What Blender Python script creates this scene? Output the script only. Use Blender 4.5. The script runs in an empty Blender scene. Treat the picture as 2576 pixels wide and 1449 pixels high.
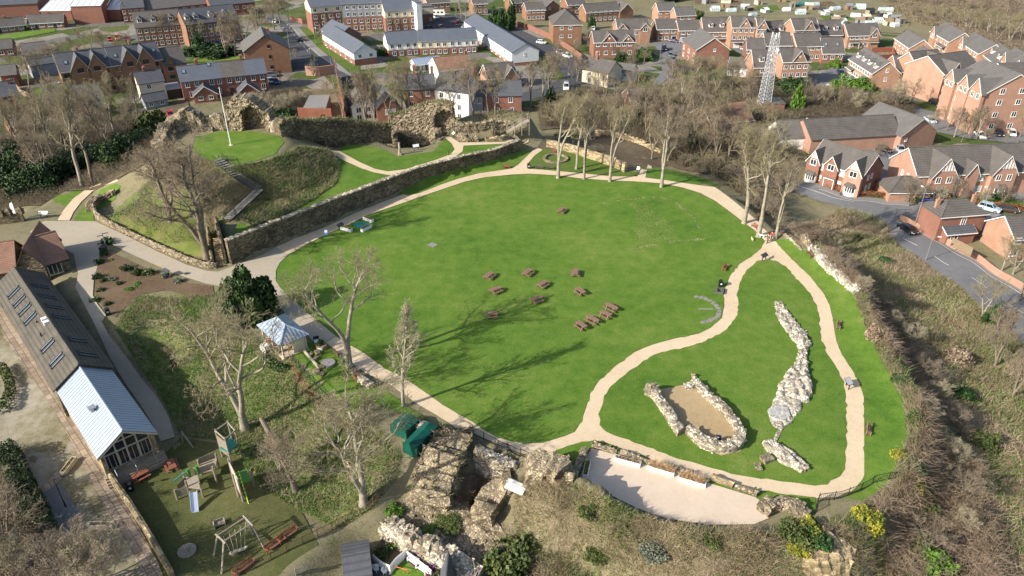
import bpy,bmesh,math,random
import numpy as np
from mathutils import Vector,Matrix,noise as mnoise
from mathutils.geometry import delaunay_2d_cdt
R=math.radians
scene=bpy.context.scene
COL=scene.collection
rng=np.random.default_rng(7)
random.seed(7)
# ---- camera, sky, sun, exposure
CAM_H,PITCH,FPX=60.0,R(31.0),1860.0
UC,VC=1288.0,724.5
cam_d=bpy.data.cameras.new('camera')
cam=bpy.data.objects.new('camera',cam_d)
COL.objects.link(cam)
cam.location=(0,0,CAM_H)
cam.rotation_euler=(math.pi/2-PITCH,0,0)
cam_d.sensor_width=36.0
cam_d.lens=36.0*FPX/2576.0
cam_d.clip_start,cam_d.clip_end=1.0,4000.0
scene.camera=cam
SUN_EL,SHADOW_AZ=29.0,29.0
world=bpy.data.worlds.new('World')
scene.world=world
world.use_nodes=True
wn=world.node_tree
bg=wn.nodes['Background']
sky=wn.nodes.new('ShaderNodeTexSky')
sky.sky_type='NISHITA'
sky.sun_disc=False
sun_vec=Vector((-math.cos(R(SHADOW_AZ))*math.cos(R(SUN_EL)),-math.sin(R(SHADOW_AZ))*math.cos(R(SUN_EL)),math.sin(R(SUN_EL))))
sky.sun_elevation=R(SUN_EL)
sky.sun_rotation=math.atan2(sun_vec.x,sun_vec.y)
sky.air_density,sky.dust_density=1.0,2.0
wn.links.new(sky.outputs[0],bg.inputs[0])
bg.inputs[1].default_value=0.115
sun_d=bpy.data.lights.new('sun','SUN')
sun_d.energy=4.6
sun_d.angle=R(0.5)
sun_d.color=(1.0,0.93,0.82)
sun=bpy.data.objects.new('sun',sun_d)
COL.objects.link(sun)
sun.rotation_euler=sun_vec.to_track_quat('Z','Y').to_euler()
vs=scene.view_settings
vs.view_transform='Standard'
vs.look='None'
vs.exposure=0.80
vs.gamma=1.0
scene.cycles.max_bounces=5
scene.cycles.diffuse_bounces=2
scene.cycles.glossy_bounces=2
scene.cycles.transparent_max_bounces=4
scene.cycles.use_denoising=True
# ---- surveying: photo pixel <-> ground
_fw=np.array([0,math.cos(PITCH),-math.sin(PITCH)])
_up=np.array([0,math.sin(PITCH),math.cos(PITCH)])
def ray(u,v):
 return _fw*FPX+np.array([u-UC,0,0])-_up*(v-VC)
def P(u,v,z=0.0):
 d=ray(u,v)
 return np.array([0,0,CAM_H])+d*((z-CAM_H)/d[2])
def Q(w):
 w=np.asarray(w,float)-np.array([0,0,CAM_H])
 k=w@_fw
 return UC+FPX*w[0]/k,VC-FPX*(w@_up)/k
def PP(pts,z=0.0):
 return np.array([P(u,v,z)[:2]for u,v in pts])
def smooth(t):
 t=np.clip(t,0,1)
 return t*t*(3-2*t)
def inside(poly,X,Y):
 r=np.zeros(X.shape,bool)
 n=len(poly)
 for i in range(n):
  x0,y0=poly[i];x1,y1=poly[(i+1)%n]
  if y0==y1:continue
  c=((y0>Y)!=(y1>Y))&(X<(x1-x0)*(Y-y0)/(y1-y0)+x0)
  r^=c
 return r
def dist_line(poly,X,Y,closed=True):
 d=np.full(X.shape,1e9)
 n=len(poly)
 for i in range(n if closed else n-1):
  x0,y0=poly[i];x1,y1=poly[(i+1)%n]
  dx,dy=x1-x0,y1-y0
  t=np.clip(((X-x0)*dx+(Y-y0)*dy)/max(dx*dx+dy*dy,1e-9),0,1)
  d=np.minimum(d,np.hypot(X-x0-t*dx,Y-y0-t*dy))
 return d
def sdist(poly,X,Y):
 d=dist_line(poly,X,Y)
 return np.where(inside(poly,X,Y),-d,d)
 # ---- materials
MATS={}
class NT:
 def __init__(s,name,rough=0.85,spec=0.25):
  s.m=bpy.data.materials.new(name);s.m.use_nodes=True
  s.t=s.m.node_tree;s.b=s.t.nodes['Principled BSDF']
  s.b.inputs['Roughness'].default_value=rough
  s.b.inputs['Specular IOR Level'].default_value=spec
  s.co=s.t.nodes.new('ShaderNodeTexCoord')
  s.out=s.co.outputs['Object']
 def noise(s,scale,detail=4,rough=0.6,vec=None):
  n=s.t.nodes.new('ShaderNodeTexNoise')
  n.inputs['Scale'].default_value=scale;n.inputs['Detail'].default_value=detail;n.inputs['Roughness'].default_value=rough
  s.t.links.new(vec or s.out,n.inputs['Vector']);return n.outputs['Fac']
 def voro(s,scale,feature='F1',vec=None,out='Distance',rnd=1.0):
  n=s.t.nodes.new('ShaderNodeTexVoronoi');n.feature=feature
  n.inputs['Scale'].default_value=scale;n.inputs['Randomness'].default_value=rnd
  s.t.links.new(vec or s.out,n.inputs['Vector']);return n.outputs[out]
 def scaled(s,sx,sy,sz,rot=(0,0,0)):
  n=s.t.nodes.new('ShaderNodeMapping');n.inputs['Scale'].default_value=(sx,sy,sz);n.inputs['Rotation'].default_value=rot
  s.t.links.new(s.out,n.inputs['Vector']);return n.outputs[0]
 def ramp(s,fac,stops):
  n=s.t.nodes.new('ShaderNodeValToRGB');e=n.color_ramp.elements
  while len(e)<len(stops):e.new(0.5)
  for i,(p,c)in enumerate(stops):
   e[i].position=p;e[i].color=(*c,1)if len(c)==3 else c
  s.t.links.new(fac,n.inputs[0]);return n.outputs[0]
 def mix(s,a,b,fac=0.5,mode='MIX'):
  n=s.t.nodes.new('ShaderNodeMix');n.data_type='RGBA';n.blend_type=mode
  for k,v in((0,fac),(6,a),(7,b)):
   if isinstance(v,(int,float)):n.inputs[k].default_value=v
   elif isinstance(v,tuple):n.inputs[k].default_value=(*v,1)
   else:s.t.links.new(v,n.inputs[k])
  return n.outputs[2]
 def math(s,op,a,b=0.5):
  n=s.t.nodes.new('ShaderNodeMath');n.operation=op
  for k,v in((0,a),(1,b)):
   if isinstance(v,(int,float)):n.inputs[k].default_value=v
   else:s.t.links.new(v,n.inputs[k])
  return n.outputs[0]
 def sep(s,axis):
  n=s.t.nodes.new('ShaderNodeSeparateXYZ');s.t.links.new(s.out,n.inputs[0]);return n.outputs[axis]
 def wave(s,scale,direction='Z',dist=0.0):
  n=s.t.nodes.new('ShaderNodeTexWave');n.bands_direction=direction
  n.inputs['Scale'].default_value=scale;n.inputs['Distortion'].default_value=dist
  s.t.links.new(s.out,n.inputs['Vector']);return n.outputs['Fac']
 def bump(s,h,strength=0.4,dist=0.1):
  n=s.t.nodes.new('ShaderNodeBump');n.inputs['Strength'].default_value=strength;n.inputs['Distance'].default_value=dist
  s.t.links.new(h,n.inputs['Height']);s.t.links.new(n.outputs[0],s.b.inputs['Normal'])
 def done(s,col):
  if isinstance(col,tuple):s.b.inputs['Base Color'].default_value=(*col,1)
  else:s.t.links.new(col,s.b.inputs['Base Color'])
  MATS[s.m.name]=s.m
  return s.m
def plain(name,c,rough=0.7,var=0.25,scale=3.0,metal=0.0,spec=0.3):
 """a colour broken up by two sizes of grime noise"""
 n=NT(name,rough,spec)
 f=n.noise(scale,5)
 a=tuple(x*(1-var)for x in c);b=tuple(min(1,x*(1+var))for x in c)
 col=n.ramp(f,[(0.3,a),(0.7,b)])
 n.b.inputs['Metallic'].default_value=metal
 return n.done(col)
def speckle(name,cols,scales=(0.35,3.0,14.0),rough=0.95,bump=0.5,bdist=0.1,w=(0.5,0.5)):
 """ground cover: three colours mixed by patches, tufts and grain"""
 n=NT(name,rough,0.1)
 a=n.noise(scales[0],4);b=n.noise(scales[1],5,0.7);c=n.noise(scales[2],3,0.7)
 s1=n.math('ADD',n.math('MULTIPLY',a,w[0]),n.math('MULTIPLY',b,1-w[0]))
 s2=n.math('ADD',n.math('MULTIPLY',s1,w[1]),n.math('MULTIPLY',c,1-w[1]))
 k=len(cols)
 col=n.ramp(s2,[(0.36+0.28*i/(k-1),cols[i])for i in range(k)])
 if bump:n.bump(c,bump,bdist)
 return n.done(col)
def brick(name,c,c2,course=0.0):
 n=NT(name,0.9,0.15)
 f=n.noise(0.5,5,0.65);g=n.noise(9,2)
 s=n.math('ADD',n.math('MULTIPLY',f,0.6),n.math('MULTIPLY',g,0.4))
 col=n.ramp(s,[(0.36,c2),(0.64,c)])
 w=n.wave(2.2,'Z',0.3)
 col=n.mix(col,tuple(min(1,x*1.25+0.02)for x in c),n.math('MULTIPLY',w,0.12))
 n.bump(g,0.2,0.02)
 return n.done(col)
def tiles(name,c,c2,rows=1.1,rough=0.75,strength=0.5):
 """roof covering: rows of tiles or slates with blotches of lichen"""
 n=NT(name,rough,0.3)
 f=n.noise(0.45,6,0.7);g=n.noise(6,3)
 s=n.math('ADD',n.math('MULTIPLY',f,0.6),n.math('MULTIPLY',g,0.4))
 col=n.ramp(s,[(0.35,c2),(0.65,c)])
 w=n.wave(rows,'Z',0.4)
 col=n.mix(col,tuple(x*0.45 for x in c2),n.math('MULTIPLY',n.math('POWER',w,3.0),strength))
 n.bump(w,0.35,0.03)
 return n.done(col)
FLAG_ROT=math.degrees(math.atan2(*(P(75,880,-3)-P(240,1130,-3))[[1,0]]))
# ground
n=NT('mown_lawn',0.95,0.1)
a=n.noise(0.05,3);b=n.noise(0.45,5,0.7);c=n.noise(5.0,4,0.75)
s=n.math('ADD',n.math('MULTIPLY',a,0.30),n.math('MULTIPLY',b,0.36));s=n.math('ADD',s,n.math('MULTIPLY',c,0.34))
col=n.ramp(s,[(0.37,(0.046,0.106,0.014)),(0.45,(0.077,0.150,0.020)),(0.53,(0.110,0.180,0.028)),(0.64,(0.190,0.218,0.062))])
n.bump(c,0.7,0.12);n.done(col)
n=NT('worn_lawn',0.95,0.1)
b=n.noise(0.3,5,0.7);c=n.noise(4.0,4,0.75)
s=n.math('ADD',n.math('MULTIPLY',b,0.6),n.math('MULTIPLY',c,0.4))
n.bump(c,0.7,0.12);n.done(n.ramp(s,[(0.36,(0.085,0.130,0.022)),(0.52,(0.140,0.150,0.045)),(0.66,(0.195,0.165,0.075))]))
speckle('playground_turf',[(0.045,0.060,0.018),(0.090,0.098,0.035),(0.150,0.128,0.070)],(0.14,1.2,8))
speckle('rough_ground',[(0.065,0.085,0.026),(0.150,0.138,0.075),(0.225,0.195,0.125),(0.120,0.140,0.045)],(0.09,0.7,5))
speckle('rough_slope',[(0.060,0.062,0.026),(0.150,0.128,0.070),(0.250,0.205,0.135),(0.330,0.280,0.195)],(0.12,0.9,6),bump=1.0,bdist=0.3)
speckle('garden_slope',[(0.055,0.125,0.014),(0.115,0.165,0.036),(0.26,0.23,0.125),(0.09,0.175,0.022)],(0.16,1.0,6),bump=1.0,bdist=0.25)
speckle('town_green',[(0.045,0.095,0.015),(0.085,0.135,0.025),(0.120,0.130,0.045)],(0.05,0.5,4))
speckle('gravel_path',[(0.44,0.335,0.215),(0.55,0.44,0.30),(0.62,0.51,0.37)],(0.12,1.2,12),bump=0.15,bdist=0.03)
speckle('pale_gravel',[(0.47,0.375,0.285),(0.55,0.45,0.35),(0.60,0.50,0.40)],(0.35,2.0,9),bump=0.2,bdist=0.03)
speckle('tan_tarmac',[(0.30,0.26,0.195),(0.36,0.315,0.245),(0.41,0.36,0.285)],(0.1,1.0,14),bump=0.1,bdist=0.02)
speckle('asphalt',[(0.050,0.052,0.056),(0.075,0.077,0.082),(0.105,0.105,0.108)],(0.06,0.6,10),bump=0.1,bdist=0.02)
speckle('old_asphalt',[(0.11,0.11,0.115),(0.16,0.16,0.165),(0.20,0.20,0.20)],(0.06,0.6,10),bump=0.1,bdist=0.02)
speckle('pavement_slabs',[(0.16,0.155,0.15),(0.22,0.21,0.20),(0.27,0.26,0.245)],(0.1,1.0,10),bump=0.1,bdist=0.02)
speckle('bare_soil',[(0.085,0.055,0.032),(0.150,0.105,0.066),(0.215,0.160,0.105)],(0.2,1.4,9),bump=0.9,bdist=0.15)
speckle('red_soil',[(0.16,0.075,0.04),(0.26,0.13,0.075),(0.20,0.13,0.07)],(0.2,1.4,9),bump=0.9,bdist=0.15)
speckle('sandy_floor',[(0.26,0.185,0.095),(0.36,0.27,0.155),(0.42,0.33,0.20)],(0.2,1.4,9),bump=0.4,bdist=0.06)
speckle('mossy_yard',[(0.085,0.082,0.030),(0.18,0.160,0.095),(0.29,0.265,0.205),(0.37,0.345,0.29)],(0.10,0.8,9),bump=0.3,bdist=0.05,w=(0.7,0.7))
speckle('leaf_litter',[(0.075,0.058,0.038),(0.135,0.108,0.072),(0.20,0.165,0.115)],(0.12,1.0,7),bump=1.0,bdist=0.25)
n=NT('flagstones',0.9,0.15)
f=n.noise(0.6,5);bt=n.t.nodes.new('ShaderNodeTexBrick');n.t.links.new(n.scaled(1,1,1,(0,0,R(-FLAG_ROT))),bt.inputs['Vector'])
for k,v_ in(('Scale',1.0),('Brick Width',1.15),('Row Height',.7),('Mortar Size',.03),('Bias',0.0)):bt.inputs[k].default_value=v_
bt.inputs['Color1'].default_value=(.62,.60,.58,1);bt.inputs['Color2'].default_value=(1,.97,.93,1);bt.inputs['Mortar'].default_value=(.25,.24,.22,1)
n.done(n.mix(n.ramp(f,[(0.3,(0.27,0.215,0.165)),(0.7,(0.44,0.37,0.295))]),bt.outputs['Color'],1.0,'MULTIPLY'))
# stone
def stone(name,cols,sx=0.8,sz=1.6,scale=2.6,mortar=(0.10,0.085,0.06),blotch=0.25):
 n=NT(name,0.95,0.1)
 vec=n.scaled(sx,sx,sz)
 e=n.voro(scale,'DISTANCE_TO_EDGE',vec);cell=n.voro(scale,'F1',vec,'Color')
 f=n.noise(blotch,6,0.75);g=n.noise(7,4,0.7)
 s=n.math('ADD',n.math('MULTIPLY',f,0.62),n.math('MULTIPLY',g,0.38))
 k=len(cols)
 col=n.ramp(s,[(0.36+0.28*i/(k-1),cols[i])for i in range(k)])
 bw=n.t.nodes.new('ShaderNodeRGBToBW');n.t.links.new(cell,bw.inputs[0])
 col=n.mix(col,n.ramp(bw.outputs[0],[(0.25,(0.38,0.38,0.38)),(0.75,(1.15,1.13,1.1))]),0.9,'MULTIPLY')
 col=n.mix(col,mortar,n.math('MULTIPLY',n.math('LESS_THAN',e,0.07),0.8))
 n.bump(n.math('ADD',e,n.math('MULTIPLY',g,0.3)),0.9,0.15)
 return n.done(col)
stone('dark_stone',[(0.045,0.040,0.032),(0.12,0.10,0.07),(0.25,0.20,0.13),(0.36,0.29,0.19)])
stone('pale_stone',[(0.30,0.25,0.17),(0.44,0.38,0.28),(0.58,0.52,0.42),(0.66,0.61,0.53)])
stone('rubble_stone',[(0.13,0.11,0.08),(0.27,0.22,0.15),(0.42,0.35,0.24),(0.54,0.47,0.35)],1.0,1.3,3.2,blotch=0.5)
stone('ashlar_gold',[(0.28,0.215,0.125),(0.42,0.34,0.21),(0.54,0.45,0.30)],0.5,1.5,2.2,(0.20,0.15,0.09))
stone('white_rubble',[(0.34,0.30,0.22),(0.55,0.50,0.42),(0.70,0.66,0.59)],1.0,1.0,2.4,(0.22,0.19,0.14),0.5)
n=NT('crazy_paving',0.9,0.15)
v=n.voro(1.3,'DISTANCE_TO_EDGE');n.done(n.mix(n.ramp(n.noise(0.8,5),[(0.3,(0.24,0.24,0.235)),(0.7,(0.36,0.36,0.35))]),(0.50,0.47,0.40),n.math('LESS_THAN',v,0.06)))
stone('house_stone',[(0.11,0.092,0.06),(0.20,0.165,0.11),(0.29,0.24,0.16)],0.7,1.6,2.2)
# building skins
brick('orange_brick',(0.385,0.238,0.165),(0.29,0.168,0.112))
brick('red_brick',(0.27,0.135,0.098),(0.19,0.092,0.068))
brick('brown_brick',(0.265,0.150,0.092),(0.19,0.105,0.066))
brick('pink_brick',(0.40,0.245,0.180),(0.31,0.175,0.125))
brick('old_brick',(0.27,0.105,0.066),(0.16,0.066,0.045))
plain('cream_render',(0.60,0.52,0.38),0.9,0.12,0.8)
plain('white_render',(0.74,0.73,0.70),0.9,0.08,0.8)
plain('pale_render',(0.60,0.62,0.62),0.9,0.08,0.8)
plain('grey_render',(0.25,0.265,0.29),0.9,0.10,0.8)
tiles('slate_roof',(0.105,0.110,0.125),(0.070,0.073,0.083))
tiles('blue_roof',(0.110,0.125,0.155),(0.085,0.098,0.122),strength=0.25)
tiles('brown_roof',(0.135,0.122,0.112),(0.082,0.074,0.068))
tiles('grey_roof',(0.150,0.142,0.135),(0.100,0.094,0.090))
tiles('clay_roof',(0.330,0.190,0.130),(0.185,0.100,0.070),1.6)
tiles('stone_slate',(0.120,0.105,0.080),(0.055,0.050,0.042),0.9)
plain('white_sheet_roof',(0.66,0.67,0.66),0.6,0.10,0.5)
plain('zinc_roof',(0.355,0.425,0.52),0.42,0.06,0.7,0.35,0.5)
plain('white_paint',(0.78,0.77,0.74),0.6,0.06)
plain('glass',(0.030,0.035,0.045),0.12,0.5,0.4,0,0.6)
plain('skylight_glass',(0.20,0.25,0.30),0.15,0.3,0.6,0,0.8)
plain('pale_glass',(0.42,0.50,0.50),0.2,0.2,0.6,0,0.6)
plain('dark_door',(0.035,0.04,0.06),0.5,0.3)
plain('garage_door',(0.62,0.60,0.57),0.6,0.08)
plain('chimney_pot',(0.42,0.20,0.12),0.8,0.2)
plain('timber_dark',(0.045,0.034,0.026),0.8,0.3)
plain('pale_timber',(0.52,0.46,0.36),0.8,0.15)
plain('grey_timber',(0.26,0.225,0.175),0.85,0.25,5)
plain('fence_timber',(0.22,0.165,0.105),0.85,0.25,5)
plain('brown_plastic',(0.225,0.120,0.098),0.6,0.15,5)
plain('bench_red',(0.230,0.085,0.055),0.6,0.2,5)
plain('bench_grey',(0.105,0.098,0.090),0.7,0.2,5)
plain('bench_brown',(0.13,0.082,0.052),0.7,0.2,5)
plain('black_metal',(0.018,0.019,0.021),0.5,0.3,5,0.0,0.4)
plain('dark_metal',(0.06,0.063,0.066),0.5,0.2,5,0.3)
plain('grey_metal',(0.36,0.37,0.38),0.45,0.15,5,0.5)
plain('mast_metal',(0.50,0.51,0.53),0.5,0.1,5,0.2)
plain('black_bin',(0.014,0.015,0.017),0.4,0.3,5,0,0.5)
plain('white_board',(0.78,0.78,0.77),0.5,0.03)
plain('sign_blue',(0.02,0.18,0.52),0.5,0.1)
plain('sign_navy',(0.012,0.022,0.05),0.5,0.1)
plain('sign_lime',(0.35,0.55,0.03),0.5,0.1)
plain('sign_yellow',(0.80,0.55,0.02),0.5,0.1)
plain('green_sheet',(0.003,0.075,0.052),0.45,0.25,0.8,0,0.4)
plain('green_paint',(0.06,0.19,0.04),0.5,0.1)
plain('teal_paint',(0.03,0.19,0.165),0.5,0.1)
plain('steel_slide',(0.62,0.66,0.74),0.25,0.06,3,0.6,0.5)
plain('road_paint',(0.62,0.61,0.58),0.8,0.15,3)
plain('yellow_paint',(0.70,0.48,0.05),0.6,0.1)
plain('rubber',(0.012,0.012,0.013),0.8,0.2)
plain('hub_metal',(0.35,0.36,0.38),0.35,0.15,9,0.6)
plain('car_glass',(0.012,0.016,0.022),0.08,0.3,1,0,0.7)
plain('lamp_red',(0.35,0.01,0.008),0.3,0.1)
plain('lamp_white',(0.75,0.75,0.72),0.2,0.05)
def paint(name,c):
 m=plain(name,c,0.28,0.05,0.8,0.0,0.5);b=m.node_tree.nodes['Principled BSDF']
 b.inputs['Coat Weight'].default_value=0.6;b.inputs['Coat Roughness'].default_value=0.06
for k,c in dict(car_white=(0.72,0.72,0.71),car_silver=(0.40,0.42,0.45),car_black=(0.010,0.011,0.016),car_blue=(0.012,0.030,0.23),car_navy=(0.014,0.020,0.060),car_red=(0.42,0.014,0.025),car_maroon=(0.16,0.012,0.022),car_orange=(0.62,0.13,0.02),car_yellow=(0.70,0.45,0.03),car_grey=(0.13,0.145,0.16),car_ice=(0.38,0.52,0.60),car_brown=(0.06,0.035,0.022)).items():paint(k,c)
# vegetation
plain('bark_grey',(0.27,0.24,0.185),0.95,0.35,1.6)
plain('bark_brown',(0.19,0.155,0.115),0.95,0.35,1.6)
plain('twig_dark',(0.125,0.102,0.070),0.95,0.3,0.25)
plain('twig_olive',(0.25,0.22,0.13),0.95,0.25,0.4)
plain('twig_brown',(0.235,0.19,0.135),0.95,0.25,0.4)
plain('twig_pale',(0.36,0.315,0.21),0.95,0.25,0.4)
plain('cut_wood',(0.48,0.38,0.25),0.9,0.15,3)
def leafmat(name,c1,c2,scale=0.9):
 n=NT(name,0.6,0.3);f=n.noise(scale,4,0.7)
 n.done(n.ramp(f,[(0.35,c1),(0.65,c2)]))
leafmat('leaf_dark',(0.013,0.032,0.010),(0.042,0.080,0.020))
leafmat('leaf_ivy',(0.016,0.045,0.012),(0.050,0.105,0.022))
leafmat('leaf_holly',(0.022,0.050,0.014),(0.070,0.115,0.030))
leafmat('leaf_olive',(0.035,0.055,0.014),(0.105,0.130,0.035))
leafmat('leaf_bright',(0.055,0.125,0.012),(0.115,0.205,0.030))
leafmat('leaf_yellow',(0.085,0.125,0.018),(0.40,0.35,0.035),1.6)
leafmat('leaf_grey',(0.10,0.120,0.082),(0.18,0.195,0.14))
leafmat('leaf_russet',(0.15,0.062,0.028),(0.27,0.125,0.06))
leafmat('leaf_purple',(0.10,0.03,0.075),(0.20,0.06,0.15))
leafmat('dead_grass',(0.22,0.165,0.092),(0.42,0.335,0.215),0.35)
leafmat('bramble',(0.175,0.130,0.085),(0.36,0.275,0.19),0.3)
leafmat('rough_blade',(0.095,0.115,0.036),(0.26,0.24,0.12),0.3)
leafmat('green_blade',(0.055,0.125,0.018),(0.135,0.20,0.040),0.5)
leafmat('hay_tuft',(0.42,0.28,0.155),(0.58,0.42,0.26),1.0)
# plots: gardens, drives and bare ground side by side
n=NT('town_plots',0.95,0.1)
v=n.voro(0.11,'F1',n.out,'Color',0.9);bw=n.t.nodes.new('ShaderNodeRGBToBW');n.t.links.new(v,bw.inputs[0]);g=n.noise(0.9,5,0.7)
r=n.ramp(bw.outputs[0],[(0.30,(0.075,0.105,0.030)),(0.42,(0.15,0.145,0.135)),(0.52,(0.105,0.125,0.045)),(0.60,(0.21,0.18,0.135)),(0.70,(0.24,0.225,0.20))]);r.node.color_ramp.interpolation='CONSTANT'
n.done(n.mix(r,n.ramp(g,[(0.3,(0.55,0.55,0.55)),(0.7,(1.25,1.22,1.15))]),1.0,'MULTIPLY'))
# ---- the lie of the land
PLATEAU=PP([(-300,640),(-60,590),(20,545),(90,530),(170,480),(290,445),(380,420),(430,372),(520,350),(700,345),(850,345),(1000,335),(1130,325),(1240,318),(1330,328),(1400,360),(1490,385),(1560,418),(1640,425),(1700,440),(1800,470),(1890,530),(1960,592),(2045,640),(2150,742),(2180,830),(2225,915),(2275,1000),(2290,1090),(2245,1205),(2165,1268),(2060,1322),(1900,1336),(1780,1334),(1670,1316),(1600,1290),(1520,1246),(1440,1222),(1395,1192),(1310,1166),(1200,1112),(1140,1110),(1090,1150),(985,1112),(940,1040),(870,985),(800,925),(730,885),(640,860),(540,815),(440,790),(330,800),(265,790),(225,735),(205,690),(120,640),(-60,720),(-300,760)])
LOWER=PP([(-500,650),(120,650),(270,740),(480,790),(730,860),(980,985),(1110,1060),(1075,1110),(1020,1180),(965,1290),(860,1370),(740,1465),(640,1640),(-700,1640)],-3.0)
MZ=8.0
MOTTE=PP([(430,352),(440,338),(470,326),(560,322),(640,322),(700,332),(716,358),(692,388),(650,404),(600,414),(548,410),(505,398),(484,375)],MZ)
TER_TOP=[(572,612),(700,562),(820,515),(940,470),(1050,428),(1160,400),(1240,383),(1310,357)]
TER_Z=[4.1,3.95,3.8,3.5,3.2,2.9,2.6,2.3]
WALL_LINE=np.array([P(u,v,z)[:2]for(u,v),z in zip(TER_TOP,TER_Z)])
TERRACE=np.vstack([WALL_LINE,PP([(1330,345),(1240,318),(1130,325),(1000,335),(850,345),(700,345),(500,360),(440,430),(470,500),(530,520),(545,600)],3.0)])
COURT=PP([(962,352),(1000,345),(1090,338),(1100,372),(1062,386),(1000,388),(960,372)],1.0)
BANK=PP([(1445,1226),(1510,1240),(1600,1284),(1670,1311),(1780,1330),(1900,1334),(2060,1322)])
BRUSH=PP([(1990,600),(2060,640),(2155,740),(2190,830),(2240,915),(2290,1000),(2312,1090),(2275,1215)])
PIT=PP([(330,835),(400,820),(470,850),(480,900),(420,905),(350,880)],-1.5)
SLOPE_KEEP=PP([(262,566),(330,520),(420,470),(500,470),(540,560),(545,660),(470,645),(400,612),(310,570)])
GRASSBANK=PP([(1146,304),(1200,303),(1290,300),(1326,300),(1330,284),(1280,274),(1190,282),(1150,296)],4.5)
MASON=PP([(1195,1135),(1310,1165),(1300,1200),(1255,1225),(1215,1250),(1180,1240),(1170,1190)],-1.0)
def land(X,Y):
 X=np.asarray(X,float);Y=np.asarray(Y,float)
 h=-6.5-2.0*smooth((X+10)/70.0)
 dl=sdist(LOWER,X,Y)
 h=h+(-3.2-h)*smooth(0.5-dl/3.0)
 dp=sdist(PLATEAU,X,Y)
 low=smooth(0.5-dl/3.0)
 db=dist_line(BANK,X,Y,False)
 dp0=dp;dp=np.where(dp>0,np.maximum(dp-4.2*smooth(1-np.maximum(db-3.5,0)/5.0),0.001),dp)
 g_hi=0.55*smooth(1-dp/5.0)+0.45*smooth(1-dp/26.0)
 g_lo=smooth(1-dp/11.0)
 g=np.where(dp<0,1.0,g_hi*(1-low)+g_lo*low)
 h=h*(1-g)
 h=h+smooth(dp0/1.8)*(2.0+.4*np.sin(X*.9)+1.5*np.exp(-(np.hypot(X-BANK[2,0]+5,Y-BANK[2,1]-2.5)/4.0)**2))*np.exp(-(np.maximum(db-1.5,0)/2.2)**2)
 dr=dist_line(BRUSH,X,Y,False)
 h=h+1.2*np.exp(-(dr/2.5)**2)
 dt=sdist(TERRACE,X,Y)
 # terrace height falls along the wall
 a,b=WALL_LINE[0],WALL_LINE[-1];ab=b-a
 t=np.clip(((X-a[0])*ab[0]+(Y-a[1])*ab[1])/(ab@ab),0,1)
 zt=3.7-1.7*t
 dw=dist_line(WALL_LINE,X,Y,False)
 k=np.where(dt<0,smooth(-dt/0.9),0.0)
 # away from the wall the terrace edge fades into the slopes
 h=np.maximum(h,h+(zt-h)*k)
 dk=sdist(SLOPE_KEEP,X,Y)
 h=np.where(dk<0,np.maximum(h,np.minimum(0.8-dk*0.28,6.0)*smooth(-dk/0.8)),h)
 dc=sdist(COURT,X,Y)
 h=h+np.where(dc<0,-2.8*smooth(-dc/1.0),0)
 dm=sdist(MOTTE,X,Y)
 q=MZ-0.52*np.maximum(dm-0.8,0)
 q=np.where(dm<1.0,MZ,q)
 h=np.maximum(h,q)
 dg=sdist(GRASSBANK,X,Y)
 h=np.maximum(h,np.where(dg<4,4.6*smooth(0.75-dg/5.0)+h*(1-smooth(0.75-dg/5.0)),h))
 ds=sdist(MASON,X,Y)
 h=h-np.where(ds<0,2.8*smooth(-ds/1.2),0)
 di=sdist(PIT,X,Y)
 h=h+np.where(di<0,-1.6*smooth(-di/1.5),0)
 n=np.sin(X*0.31+np.sin(Y*0.23)*1.7)*np.cos(Y*0.27+np.sin(X*0.19)*1.3)
 h=h+0.35*n*smooth(dp/3.0)*smooth(8-np.maximum(dp,0)/6.0)*smooth((70-np.maximum(dp,0))/20)
 return h
_xs=np.concatenate([np.arange(-900,-140,20.0),np.arange(-140,150,1.0),np.arange(150,900,20.0)])
_ys=np.concatenate([np.arange(-60,28,8.0),np.arange(28,236,1.0),np.arange(236,1500,16.0)])
_GX,_GY=np.meshgrid(_xs,_ys)
_GZ=land(_GX.ravel(),_GY.ravel()).reshape(_GX.shape)
def hz(x,y):
 """ground height, read off the same grid the ground mesh is made of"""
 x=np.asarray(x,float);y=np.asarray(y,float)
 i=np.clip(np.searchsorted(_xs,x)-1,0,len(_xs)-2);j=np.clip(np.searchsorted(_ys,y)-1,0,len(_ys)-2)
 a=(x-_xs[i])/(_xs[i+1]-_xs[i]);b=(y-_ys[j])/(_ys[j+1]-_ys[j])
 a=np.clip(a,0,1);b=np.clip(b,0,1)
 return(_GZ[j,i]*(1-a)+_GZ[j,i+1]*a)*(1-b)+(_GZ[j+1,i]*(1-a)+_GZ[j+1,i+1]*a)*b
def G(u,v,lift=0.0):
 """the point of the ground seen at photo pixel u, v"""
 d=ray(u,v);o=np.array([0,0,CAM_H])
 ts=(np.linspace(14,-12.5,160)-CAM_H)/d[2]
 p=o[None]+d[None]*ts[:,None]
 below=p[:,2]<=hz(p[:,0],p[:,1])+lift
 k=int(np.argmax(below))if below.any()else 159
 if k==0:return p[0]
 lo,hi=ts[k-1],ts[k]
 for _ in range(14):
  m=(lo+hi)/2;q=o+d*m
  if q[2]<=hz(q[0],q[1])+lift:hi=m
  else:lo=m
 return o+d*hi
def GG(pts):
 return np.array([G(u,v)[:2]for u,v in pts])
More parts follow.
